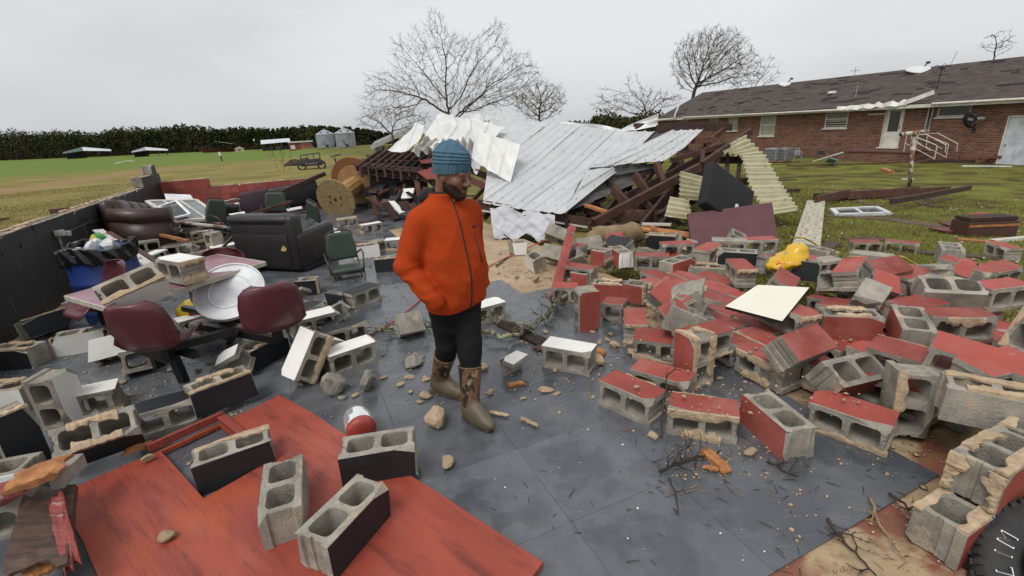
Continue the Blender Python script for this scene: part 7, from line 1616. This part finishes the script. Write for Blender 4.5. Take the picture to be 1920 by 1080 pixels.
# beard and cropped hair: dark hair colour growing out of the skin, stored per vertex
co=np.zeros(len(man.data.vertices)*3,dtype=np.float32); man.data.vertices.foreach_get('co',co); co=co.reshape(-1,3).astype(float)
hx,hy,hz=headc(co[:,0],co[:,1],co[:,2]); ishead=(hz>-.16)&(np.abs(hx)<.1)&(np.abs(hy)<.14)
jaw=sstep(.014,-.006,hz+.066-np.clip((np.abs(hx)-.028)*.75,0,.032))*sstep(.035,.0,hy-.0)*sstep(-.15,-.13,hz)
mus=sstep(.008,.0,np.abs(hz+.049)-.004)*sstep(.006,-.004,np.abs(hx)-.030)*(hy<-.07)
lip=sstep(.9,1.15,np.sqrt((hx/.027)**2+((hz+.064)/.016)**2)); crop=sstep(-.02,.02,hz-.0)*sstep(-.02,.03,hy)
bv=np.clip(np.maximum(np.maximum(jaw*lip,mus*.9),crop),0,1)*ishead
at=man.data.attributes.new('hair','FLOAT','POINT'); at.data.foreach_set('value',bv.astype(np.float32))
for s in (-1,1):
    e=MB().lathe([(.0005,-.0115),(.008,-.008),(.0115,0),(.008,.008),(.0005,.0115)],12).build('eye',mat('eye_white',(.16,.13,.11),.25,rand=0,scale=30),man,smooth=True); e.matrix_local=HEADM@Matrix.Translation((s*.031,-.0855,.0045)); e.scale=(1.1,1,.40)
    p=MB().lathe([(.0005,-.003),(.006,-.002),(.006,.002),(.0005,.003)],10).build('iris',mat('dark_iris',(.008,.005,.004),.1,rand=0),man); p.matrix_local=HEADM@Matrix.Translation((s*.031+.003,-.0972,.0025))@Matrix.Rotation(PI/2,4,'X')
# knitted hat
def hat_mesh():
    nz,na=64,120; V=np.zeros((nz,na,3)); 
    for i in range(nz):
        f=i/(nz-1); z=.014+f*.180
        if f<.42: rx,ry=.090+.004*math.sin(f*5),.1095+.003*math.sin(f*5)
        else:
            g=(f-.42)/.58; k=math.sqrt(max(1-g**2.1,0.0)); rx,ry=.0915*k+.001,.111*k+.001
        for j in range(na):
            a=2*PI*j/na; rib=0.
            if f<.30: rib=.0034*math.cos(a*34)*(1 if f>.01 else .4)+.003                    # ribbed cuff
            elif f<.72: rib=.0075*abs(math.sin((f-.30)/.42*PI*4))+.0008*math.cos(a*60)        # welts
            else: rib=.0016*math.cos(a*30)+.003*math.cos(a*7+1)*(f-.72)*3
            zz=z+ .012*math.sin(a)*(-1) *(1-f)- .010*(1-f)*math.sin(a)                          # lower at the nape
            V[i,j]=((rx+rib)*math.cos(a),(ry+rib)*math.sin(a)+.014+.02*f*f,zz+.006*f*math.sin(a*2+.6))
    q=[]
    for i in range(nz-1):
        for j in range(na): q.append((i*na+j,i*na+(j+1)%na,(i+1)*na+(j+1)%na,(i+1)*na+j))
    me=fastmesh(V.reshape(-1,3),q,[mat('blue_knit',(.115,.215,.295),.95,col2=(.070,.145,.215),scale=40,bump=.9,bscale=260,rand=0,spec=.15)],smooth=True)
    bm=bmesh.new(); bm.from_mesh(me); bm.faces.new([bm.verts[k] for k in range(0)] ) if False else None; bmesh.ops.holes_fill(bm,edges=[e for e in bm.edges if e.is_boundary and e.verts[0].co.z>.1]); bm.to_mesh(me); bm.free(); return me
h=link('knit_hat',hat_mesh(),man); h.matrix_local=HEADM@Matrix.Rotation(math.radians(-3),4,'X')@Matrix.Scale(1.0,4)
# fleece jacket
ZL=[.66,.715,.74,.80,.95,1.10,1.22,1.30,1.36,1.40,1.425,1.475]
WX=[.186,.186,.188,.196,.202,.200,.194,.180,.140,.102,.086,.080]; WY=[.150,.152,.158,.172,.182,.174,.158,.138,.113,.095,.090,.086]; CY=[-.01,-.012,-.015,-.022,-.028,-.022,-.012,-.004,.0,.0,-.005,-.016]
def torso(X,Y,Z):
    wx=np.interp(Z,ZL,WX); wy=np.interp(Z,ZL,WY); cy=np.interp(Z,ZL,CY); k=np.sqrt((np.abs(X)/wx)**2.3+(np.abs(Y-cy)/wy)**2.3)**(2/2.3) if False else (np.abs(X/wx)**2.4+np.abs((Y-cy)/wy)**2.4)**(1/2.4)
    return (k-1)*np.minimum(wx,wy)
def jacket(X,Y,Z):
    d=torso(X,Y,Z); d=smax(d,.752+.012*np.sin(X*8)-Z,.02); d=smax(d,Z-1.455-.02*np.clip(-Y,-.1,.1),.01)
    d=sm(d,s_cap(X,Y,Z,(-.135,.005,1.312),(.135,.005,1.312),.080,.080),.08)
    for sh,el,wr in ((SHR,ELR,WRR),(SHL,ELL,WRL)):
        sh_,el_,wr_=np.array(sh),np.array(el),np.array(wr); sg=np.sign(sh[0])
        t=np.clip(((X-sh_[0])*(el_-sh_)[0]+(Y-sh_[1])*(el_-sh_)[1]+(Z-sh_[2])*(el_-sh_)[2])/np.dot(el_-sh_,el_-sh_),0,1)
        t2=np.clip(((X-el_[0])*(wr_-el_)[0]+(Y-el_[1])*(wr_-el_)[1]+(Z-el_[2])*(wr_-el_)[2])/np.dot(wr_-el_,wr_-el_),0,1.3)
        f1=(.009*np.abs(wnoise(X,Y,Z,16,16,22,seed=3))-.005)*sstep(.1,.85,t); f2=(.011*np.abs(wnoise(X,Y,Z,12,16,34,seed=4))-.006)*sstep(-.15,.2,t2)
        d=sm(d,s_cap(X,Y,Z,sh_,el_,.080,.070)+f1,.030); d=sm(d,s_cap(X,Y,Z,el_,wr_+(wr_-el_)*.02,.070,.056)+f2,.016)
    neck=s_cap(X,Y,Z,(0,.0,1.38),(.008,-.02,1.60),.068,.078); d=smax(d,-neck,.012)
    # soft wrinkles
    d=d+.0065*np.abs(wnoise(X,Y,Z,7,7,9,seed=7))-.004+.0030*wnoise(X,Y,Z,26,26,7,seed=8)*sstep(.92,.76,Z)+.0035*wnoise(X+Z*.8,Y,Z,30,20,26,seed=9)*sstep(.34,.08,np.abs(Z-1.0)+np.abs(X+.17)*.5)
    return d
orange=mat('orange_fleece',(.44,.058,.012),.95,col2=(.39,.048,.010),scale=60,bump=.55,bscale=420,rand=0,spec=.12)
jo=sdf_obj('fleece_jacket',jacket,(-.46,-.26,.66),(.44,.26,1.52),.0080,orange,man)
def front_y(x,z):
    ys=np.linspace(-.30,.1,400); v=jacket(np.full(400,x),ys,np.full(400,z)); i=np.argmax(v<0); return ys[i]
zipm=mat('black_zip',(.012,.011,.011),.5)
zz=np.linspace(.765,1.452,40); mb=MB(); mb.tube([(.004*math.sin(z*9),front_y(.0,z)-.001,z) for z in zz],.0048,6); mb.build('front_zip',zipm,jo)
mb=MB(); zz=np.linspace(1.03,1.215,14); mb.tube([(.105-.02*(z-1.03)/.18,front_y(.1,z)-.001,z) for z in zz],.0050,6); mb.build('pocket_zip',zipm,jo)
y_=front_y(.105,1.245); mb=MB(); mb.box((.105,y_-.001,1.245),(.042,.004,.013),Rmat(rz=.45)); mb.build('logo_patch',zipm,jo)
mb=MB(); mb.tube([(.004,front_y(0,1.44)-.006,1.44),(.004,front_y(0,1.40)-.008,1.405)],.004,6); mb.build('zip_pull',metal_grey,jo)
# pocket seams
for s in (-1,1):
    pts=[(s*(.17+.02*k),front_y(s*(.17+.02*k) if .17+.02*k<.2 else s*.2,.93-.04*k)-.0005,.93-.04*k) for k in range(3)]
# hood of the sweatshirt under the fleece
def hood(X,Y,Z):
    d=s_ell(X,Y,Z,(-.01,.085,1.425),(.115,.055,.055))+.006*np.sin(X*40)*np.sin(Z*45); d=sm(d,np.abs(s_cap(X,Y,Z,(0,.0,1.38),(.008,-.02,1.60),.072,.078))-.008+np.maximum(0,np.abs(Z-1.44)-.022)*2,.02)
    return np.maximum(d,-s_cap(X,Y,Z,(0,.01,1.38),(.008,-.02,1.60),.062,.07))
sdf_obj('hood',hood,(-.16,-.14,1.34),(.16,.18,1.53),.0075,mat('black_sweatshirt',(.010,.010,.011),.9,bump=.3,bscale=200,rand=0),man)
# trousers
def trousers(X,Y,Z):
    d=s_ell(X,Y,Z,(0,-.01,.84),(.185,.145,.17))
    for h_,k_,a_,tw in ((LHIP,LKNE,LANK,1),(RHIP,RKNE,RANK,2)):
        k=np.array(k_); a=np.array(a_); h_=np.array(h_)
        w=.0045*wnoise(X,Y,Z,16,16,44,seed=10+tw)*sstep(.80,.5,Z)
        d=sm(d,s_cap(X,Y,Z,h_,k,.104,.076)+w,.05); d=sm(d,s_cap(X,Y,Z,k,k+(a-k)*.55,.075,.060)+w*.8,.03)
    d=smax(d,Z-.90,.02); return d
sdf_obj('trousers',trousers,(-.26,-.30,.17),(.26,.30,.94),.0085,mat('black_trousers',(.0085,.0085,.0095),.85,col2=(.012,.012,.013),scale=30,bump=.35,bscale=160,rand=0,spec=.2),man)
# boots
def camo_extra(N,K,vec,rv,cout,p):
    c=overlay((.020,.012,.008),16,.50,.55,1.,stretch=(1,1,.45))(N,K,vec,rv,cout,p); c=overlay((.30,.21,.11),22,.58,.62,1.,stretch=(1,1,.4))(N,K,vec,rv,c,p); return overlay((.07,.075,.02),13,.62,.66,1.)(N,K,vec,rv,c,p)
camo=mat('camouflage_rubber',(.17,.085,.042),.6,col2=(.10,.05,.027),scale=18,rand=0,extra=camo_extra)
olive=mat('olive_boot_rubber',(.125,.100,.060),.55,col2=(.085,.067,.040),scale=9,bump=.2,bscale=30,rand=0)
for (a_,k_,hl,to,lift,nm) in ((LANK,LKNE,FH,FT,0.,'front'),(RANK,RKNE,BHh,BT_,0.,'back')):
    a=np.array(a_); k=np.array(k_); top=a+(k-a)*.72; fd=np.array([to[0]-hl[0],to[1]-hl[1],0]); L_=np.linalg.norm(fd); fd/=L_; sd=np.array([-fd[1],fd[0],0])
    H0=np.array([hl[0],hl[1],0])
    def boot(X,Y,Z):
        u=(X-H0[0])*fd[0]+(Y-H0[1])*fd[1]; v=(X-H0[0])*sd[0]+(Y-H0[1])*sd[1]
        d=s_cap(X,Y,Z,a,top,.056,.076)+.0022*wnoise(X,Y,Z,20,20,50,seed=21)*sstep(.26,.12,Z)
        d=sm(d,s_ell(u,v,Z,(L_*.18,0,.055),(.07,.047,.06)),.04); d=sm(d,s_ell(u,v,Z,(L_*.66,0,.050),(.115,.050,.052)),.04); d=sm(d,s_ell(u,v,Z,(L_*.40,0,.085),(.085,.042,.06)),.05)
        sole=np.maximum(s_box(u,v,Z,(L_*.47,0,.018),(L_*1.10,.095+.0*u,.036),.016),0*u-9); d=np.minimum(d,smax(sole,(np.abs(v)-.040-.012*np.sin(np.clip(u/L_,0,1)*PI*1.3+.2)),.012))
        d=smax(d,-Z,.004)
        tz=((X-top[0])*(k-a)[0]+(Y-top[1])*(k-a)[1]+(Z-top[2])*(k-a)[2])/np.linalg.norm(k-a)
        d=np.maximum(d,tz); inner=s_cap(X,Y,Z,a+(k-a)*.2,top+(k-a)*.1,.050,.070); return np.maximum(d,-np.maximum(inner,.25-Z-.0))
    lo=np.minimum(np.minimum(a,top),[min(hl[0],to[0]),min(hl[1],to[1]),0])-.10; hi=np.maximum(np.maximum(a,top),[max(hl[0],to[0]),max(hl[1],to[1]),0])+.10; lo[2]=-.012
    V,Q=surface_nets(boot,lo,hi,.0068); zc=V[Q].mean(1); u=(zc[:,0]-H0[0])*fd[0]+(zc[:,1]-H0[1])*fd[1]
    mi=(zc[:,2]<.155+.03*np.sin(zc[:,0]*60)-.0*u).astype(int); b=link('boot',fastmesh(V,Q,[camo,olive],mi,smooth=True),man)
    if nm=='back': setp(b,label='rear camouflage rubber boot')
    r=MB(); n_=24; ax=(k-a)/np.linalg.norm(k-a); s1=np.cross(ax,(1,0,0)); s1/=np.linalg.norm(s1); s2=np.cross(ax,s1)
    r.tube([top-ax*.004+(s1*math.cos(t)+s2*math.sin(t))*.0745 for t in np.linspace(0,2*PI,n_+1)],.0045,6); r.build('boot_rim',mat('boot_rim',(.16,.09,.05),.6),b)
# ================================================================ rubble chunks, twigs, branch, crumbs, grass
rd=random.Random(99); rn=np.random.RandomState(99)
CH=[(814,806,.19,mort_m,'big tan mortar lump on the tiles in front of the man',0,.6),(776,690,.20,conc,'flat grey concrete shard on the tiles left of the man',0,.35),(620,748,.19,conc,'pointed grey concrete shard by the leaning white block',0,.8),(690,735,.17,conc,'grooved grey concrete shard right of the leaning white block',0,.8),
(838,880,.10,mort_m,'pale mortar chip with a red edge on the tiles, lower centre',0,.5),(905,700,.10,mort_m,'oblong tan mortar piece right of the man\'s rear boot',0,.5),(308,1020,.085,mort_m,'pale mortar chip on the red sheet, lower left',.055,.4),(274,868,.06,mort_m,'small pale stone on the red sheet near the opening',.055,.6),(1023,738,.11,mort_m,'flat tan mortar flake alone on the open tiles',0,.25),(797,750,.09,mort_m,'short tan mortar stick left of the man\'s rear boot',0,.5),
(1410,862,.07,mort_m,'tan mortar cube at the right of the twigs',0,.8),(1122,688,.12,mort_m,'tan mortar lump beside the white-topped block',0,.7),(1108,692,.08,mort_m,'smaller tan lump beside the white-topped block',0,.7),(1185,672,.11,mort_m,'tan mortar piece in front of the end-on red block',0,.6),(1224,826,.07,mort_m,'tan mortar chip before the mortar-filled red block',0,.5),(1130,562,.10,mort_m,'tan lump at the upright red block',0,.7),(1155,655,.10,mort_m,'tan mortar flake right of the end-on red block',0,.5),(1005,530,.11,mort_m,'tan mortar lump at the edge of the sand',0,.7),(1530,1,.0,None,None,0,0)]
for x,y,sz,m_,lab,z,fl in CH:
    if m_ is None: continue
    o=link('rubble_chunk',chunk_mesh(int(x*7+y),m_,fl)); o.location=G(x,y,z); o.location.y+=sz*.3; o.scale=(sz*1.25,sz*1.1,sz*1.3); o.rotation_euler=(0,0,rd.uniform(0,6)); setp(o,lab,'rubble')
# loose mortar chips: each its own, alike ones grouped by where they lie
ZN=[('mortar chip on the dark tiles left of the walking man',(560,520,800,760),26),('mortar chip on the grit between the table and the mortar-rimmed block',(150,660,460,760),26),('mortar chip on the tiles between the man and the red blocks',(890,600,1180,760),24),('mortar chip at the foot of the red rubble, right',(1080,600,1420,720),22),('mortar chip on the far tiles behind the loveseat',(590,430,760,520),24),('mortar chip on the sandy concrete patch',(930,470,1040,545),18)]
for lab,(x0,y0,x1,y1),n in ZN:
    for k in range(n):
        o=link('mortar_chip',chunk_mesh(500+rd.randint(0,11),rd.choice((mort_m,mort_m,mort_m,conc)),rd.choice((.35,.55)))); sz=rd.uniform(.025,.075); o.location=G(rd.uniform(x0,x1),rd.uniform(y0,y1),.004); o.scale=(sz*1.4,sz,sz); o.rotation_euler=(0,0,rd.uniform(0,6)); setp(o,lab,'mortar chip',lab.replace('mortar chip','mortar chips'))
for k,(x0,y0,x1,y1,w_,h_,m_,lab) in enumerate(((920,772,950,778,.028,.009,mort_m,'thin mortar strip on the tiles before the man, left piece'),(978,784,1006,797,.024,.008,mort_m,'thin mortar strip on the tiles before the man, right piece'),(1322,845,1362,882,.06,.035,raw_o,'orange wood stick beside the brown twigs'),(1106,655,1132,662,.06,.04,raw_o,'orange wood end behind the white-topped block'),(955,722,982,718,.04,.02,raw_o,'orange wood sliver by the white chip'),(1005,655,1030,645,.08,.02,wood_r,'brown batten end at the lichened branch'),(940,605,1032,650,.13,.025,wood_d,'dark board under the lichened branch'),(1320,875,1345,880,.03,.012,raw_o,'small orange splinter below the wood stick'))):
    splinter('wood_sliver' if 'mortar' not in lab else 'mortar_sliver',[G(x0,y0,.02),G(x1,y1,.02)],w_,h_,m_,lab,600+k,'wood' if 'mortar' not in lab else 'mortar')
# crumbs: uncountable, one object each
def crumbs(name,label,P,S_,m_,kind='stuff',cat='crumbs'):
    base=np.array([(1,0,0),(-1,0,0),(0,1,0),(0,-1,0),(0,0,.7),(0,0,-.2)],float); F0=np.array([(0,2,4),(2,1,4),(1,3,4),(3,0,4),(2,0,5),(1,2,5),(3,1,5),(0,3,5)])
    n=len(P); V=np.zeros((n,6,3))
    for i in range(n):
        a=rn.uniform(0,6.28); c,s=math.cos(a),math.sin(a); b=base*rn.uniform(.55,1.3,(6,1)); b=b@np.array([[c,s,0],[-s,c,0],[0,0,1]]); V[i]=b*S_[i]*np.array([1,1,.7])+P[i]
    Fq=(F0[None]+np.arange(n)[:,None,None]*6).reshape(-1,3); o=link(name,fastmesh(V.reshape(-1,3),Fq,[m_])); setp(o,label,cat,kind=kind)
bpos=[o.matrix_world.translation.copy() for o in bpy.data.objects if o.name.startswith('concrete_block') and o.parent is None]
P=[];S_=[]
for b in bpos:
    if b.z>1.0: continue
    for k in range(rn.poisson(26)):
        r=abs(rn.normal())*.30+.08; a=rn.uniform(0,6.28); x,y=b.x+r*math.cos(a),b.y+r*math.sin(a); aa=x*AX[0]+y*AX[1]; bb=x*BX[0]+y*BX[1]
        if not(.4<aa<15 and -2.9<bb<3.3): continue
        P.append((x,y,.006)); S_.append(min(.022,.0035+abs(rn.exponential(.0045))))
for (x0,y0,x1,y1),n in (((150,640,470,780),700),((560,420,760,560),420),((700,560,1100,760),360),((930,450,1060,560),300),((1100,600,1450,740),420),((1450,860,1800,1075),110),((1250,830,1450,900),120),((0,640,300,760),300)):
    for k in range(n): P.append(tuple(G(rn.uniform(x0,x1),rn.uniform(y0,y1),.006))); S_.append(min(.020,.003+abs(rn.exponential(.004))))
crumbs('mortar_crumbs','tan mortar crumbs and grit strewn over the floor',np.array(P),S_,mort_m)
P=[tuple(G(rn.uniform(100,1700),rn.uniform(560,1070),.007)) for k in range(150)]; crumbs('pale_specks','pale paint flecks strewn over the dark tiles',np.array(P),np.abs(rn.exponential(.0022,150))+.0015,white_p,cat='flecks')
# red and mortar crumbs lying on the fallen wall
P=[];S_=[]
for k in range(520): 
    x,y=rn.uniform(1180,1900),rn.uniform(520,780); P.append(tuple(G(x,y,.225))); S_.append(min(.02,.004+abs(rn.exponential(.005))))
crumbs('wall_crumbs','mortar crumbs lying on the fallen red wall',np.array(P),S_,mort_m)
# twigs
twig_b=mat('wet_twig',(.050,.030,.020),.7,col2=(.028,.017,.012),scale=20,rand=.1)
lich=mat('lichened_bark',(.105,.080,.055),.9,col2=(.040,.030,.022),scale=14,bump=.7,rand=0,extra=overlay((.27,.30,.17),16,.50,.56,.95))
def branch(path,r0,r1,m_,label,side,seed,sub=.25,name='fallen_branch'):
    rb=np.random.RandomState(seed); Pth=[np.array(p,float) for p in path]; Q=[]
    for i in range(len(Pth)-1):
        for t_ in np.linspace(0,1,6)[:-1]: Q.append(Pth[i]+(Pth[i+1]-Pth[i])*t_+rb.normal(size=3)*r0*.5)
    Q.append(Pth[-1]); c=sum(Pth)/len(Pth); mb=MB(); n=len(Q)
    mb.tube([q-c for q in Q],[r0+(r1-r0)*i/(n-1) for i in range(n)],7)
    def tw(p,d,L_,r,dep):
        pts=[p]; 
        for k in range(4): d=d+rb.normal(size=3)*.28; d/=np.linalg.norm(d); q=pts[-1]+d*L_/4; q[2]=max(q[2],.012); pts.append(q)
        mb.tube([q-c for q in pts],[r,r*.85,r*.7,r*.55,r*.35],4)
        if dep>0:
            for k in range(rb.randint(1,4)): j=rb.randint(1,4); dd=d+rb.normal(size=3)*.8; dd/=np.linalg.norm(dd); tw(pts[j],dd,L_*.55,r*.6,dep-1)
    for k in range(side):
        i=rb.randint(1,n-1); e=Q[i]-Q[i-1]; e/=np.linalg.norm(e)+1e-9; d=e*.5+rb.normal(size=3)*.8; d[2]=abs(d[2])*.5; d/=np.linalg.norm(d); tw(Q[i],d,sub*rb.uniform(.4,1.2),max(r1*.8,.004),1)
    o=mb.build(name,m_,smooth=True); o.location=c; return setp(o,label,'branch')
branch([G(1066,545,.10),G(1045,566,.10),G(1003,612,.07),G(955,635,.06),G(915,626,.07),G(870,610,.08),G(815,612,.07),G(755,616,.06),G(705,622,.05)],.030,.008,lich,'grey-green lichened branch lying behind the man\'s legs',34,1,.30)
branch([G(1005,612,.06),G(960,605,.08),G(910,590,.10),G(870,585,.08)],.010,.004,lich,'thin lichened side branch reaching behind the man',10,2,.2)
branch([G(1235,885,.02),G(1275,865,.03),G(1310,855,.03),G(1350,845,.02)],.009,.004,twig_b,'brown twig spray on the tiles before the red blocks',9,3,.16)
branch([G(1240,820,.12),G(1243,760,.2),G(1252,705,.30),G(1270,684,.36)],.008,.003,twig_b,'dark upright twig stuck between the red blocks',6,4,.12)
branch([G(1550,975,.02),G(1580,1010,.02),G(1620,1055,.02),G(1650,1090,.02)],.008,.003,twig_b,'dark twig across the tile edge, lower right',6,5,.14)
branch([G(1630,930,.02),G(1650,985,.02),G(1680,1030,.02),G(1705,1055,.02)],.006,.003,mat('pale_twig',(.30,.20,.11),.8),'pale twig on the stained concrete, lower right',5,6,.12)
branch([G(1665,925,.03),G(1690,940,.03),G(1705,958,.02)],.008,.004,twig_b,'short black twig beside the lower wall remains',4,7,.08)
branch([G(1440,865,.015),G(1475,885,.02),G(1495,893,.015)],.006,.003,twig_b,'small forked twig on the tiles, right of centre',4,8,.09)
branch([G(1255,895,.015),G(1268,930,.015),G(1272,965,.012)],.005,.002,twig_b,'thin curved twig trailing towards the viewer',3,9,.06)
# uncountable pine needles and splinters on the floor
def needles(name,label,n,boxes,L_,m_):
    V=[];Fs=[]
    for k in range(n):
        x0,y0,x1,y1=boxes[rn.randint(len(boxes))]; p=G(rn.uniform(x0,x1),rn.uniform(y0,y1),.008); a=rn.uniform(0,6.28); l=L_*rn.uniform(.3,1.3); d=np.array([math.cos(a),math.sin(a),rn.uniform(0,.1)])*l; s=np.array([-math.sin(a),math.cos(a),0])*.0018*rn.uniform(.6,1.6)
        i=len(V); V+=[p-s,p+s,p+d+s*.5,p+d-s*.5,p+np.array([0,0,.003])+d*.5]; Fs+=[(i,i+1,i+4),(i+1,i+2,i+4),(i+2,i+3,i+4),(i+3,i,i+4)]
    o=link(name,fastmesh(np.array(V),np.array(Fs),[m_])); setp(o,label,'splinters',kind='stuff')
needles('wood_splinters','thin twigs, needles and splinters strewn on the floor',240,[(1200,800,1500,930),(1440,860,1800,1075),(700,560,1050,660),(930,700,1440,1070),(560,430,800,560)],.05,twig_b)
needles('wood_shavings','orange wood splinters strewn on the floor',110,[(1150,780,1480,930),(560,700,700,760),(900,640,1200,760),(280,740,420,930)],.04,raw_o)
# ---------------------------------------------------------------- grass
def blades(n,sampler,h0,m_,name,label):
    P=np.array([sampler() for _ in range(n)]); z=zg(P[:,0],P[:,1]); B0=np.stack([P[:,0],P[:,1],z-.01],1); a=rn.uniform(0,6.28,n); w_=rn.uniform(.003,.008,n)*(1+np.hypot(P[:,0],P[:,1])*.06); h=h0*rn.uniform(.4,1.3,n)
    s=np.stack([np.cos(a),np.sin(a),0*a],1)*w_[:,None]; tip=np.stack([rn.normal(size=n)*.5,rn.normal(size=n)*.5,np.ones(n)],1)*h[:,None]
    V=np.stack([B0-s,B0+s,B0+tip],1).reshape(-1,3); o=link(name,fastmesh(V,np.arange(3*n).reshape(-1,3),[m_])); setp(o,label,'grass',kind='stuff')
def lawn():
    while True:
        r=5+23*rn.rand()**1.5; an=rn.uniform(math.radians(38),math.radians(78)); x,y=r*math.cos(an),r*math.sin(an); a_=x*AX[0]+y*AX[1]; b_=x*BX[0]+y*BX[1]
        if b_>3.45 and b_<28.5: return x,y
def field():
    while True:
        r=7+30*rn.rand()**1.6; an=rn.uniform(math.radians(106),math.radians(142)); x,y=r*math.cos(an),r*math.sin(an); a_=x*AX[0]+y*AX[1]; b_=x*BX[0]+y*BX[1]
        if b_<-3.15 or a_>15.6: return x,y
g1=mat('lawn_blade',(.17,.185,.038),.8,col2=(.19,.16,.05),scale=.8,rand=0,spec=.2,detail=8); g2=mat('field_blade',(.26,.215,.075),.85,col2=(.23,.18,.07),scale=.5,rand=0,spec=.2,detail=8)
blades(110000,lawn,.055,g1,'lawn_grass','short olive lawn grass between the rubble and the house')
blades(60000,field,.04,g2,'field_grass','dry tan grass outside the black wall')
# leaf litter and bits on the lawn
P=[];S_=[]
for k in range(900):
    x,y=lawn(); P.append((x,y,float(zg(x,y))+.02)); S_.append(rn.uniform(.01,.035))
crumbs('lawn_litter','pale scraps and brown leaves scattered over the lawn',np.array(P),S_,mat('litter',(.20,.13,.075),.9,col2=(.5,.48,.44),scale=.9,lo=.52,hi=.56,rand=0),cat='litter')
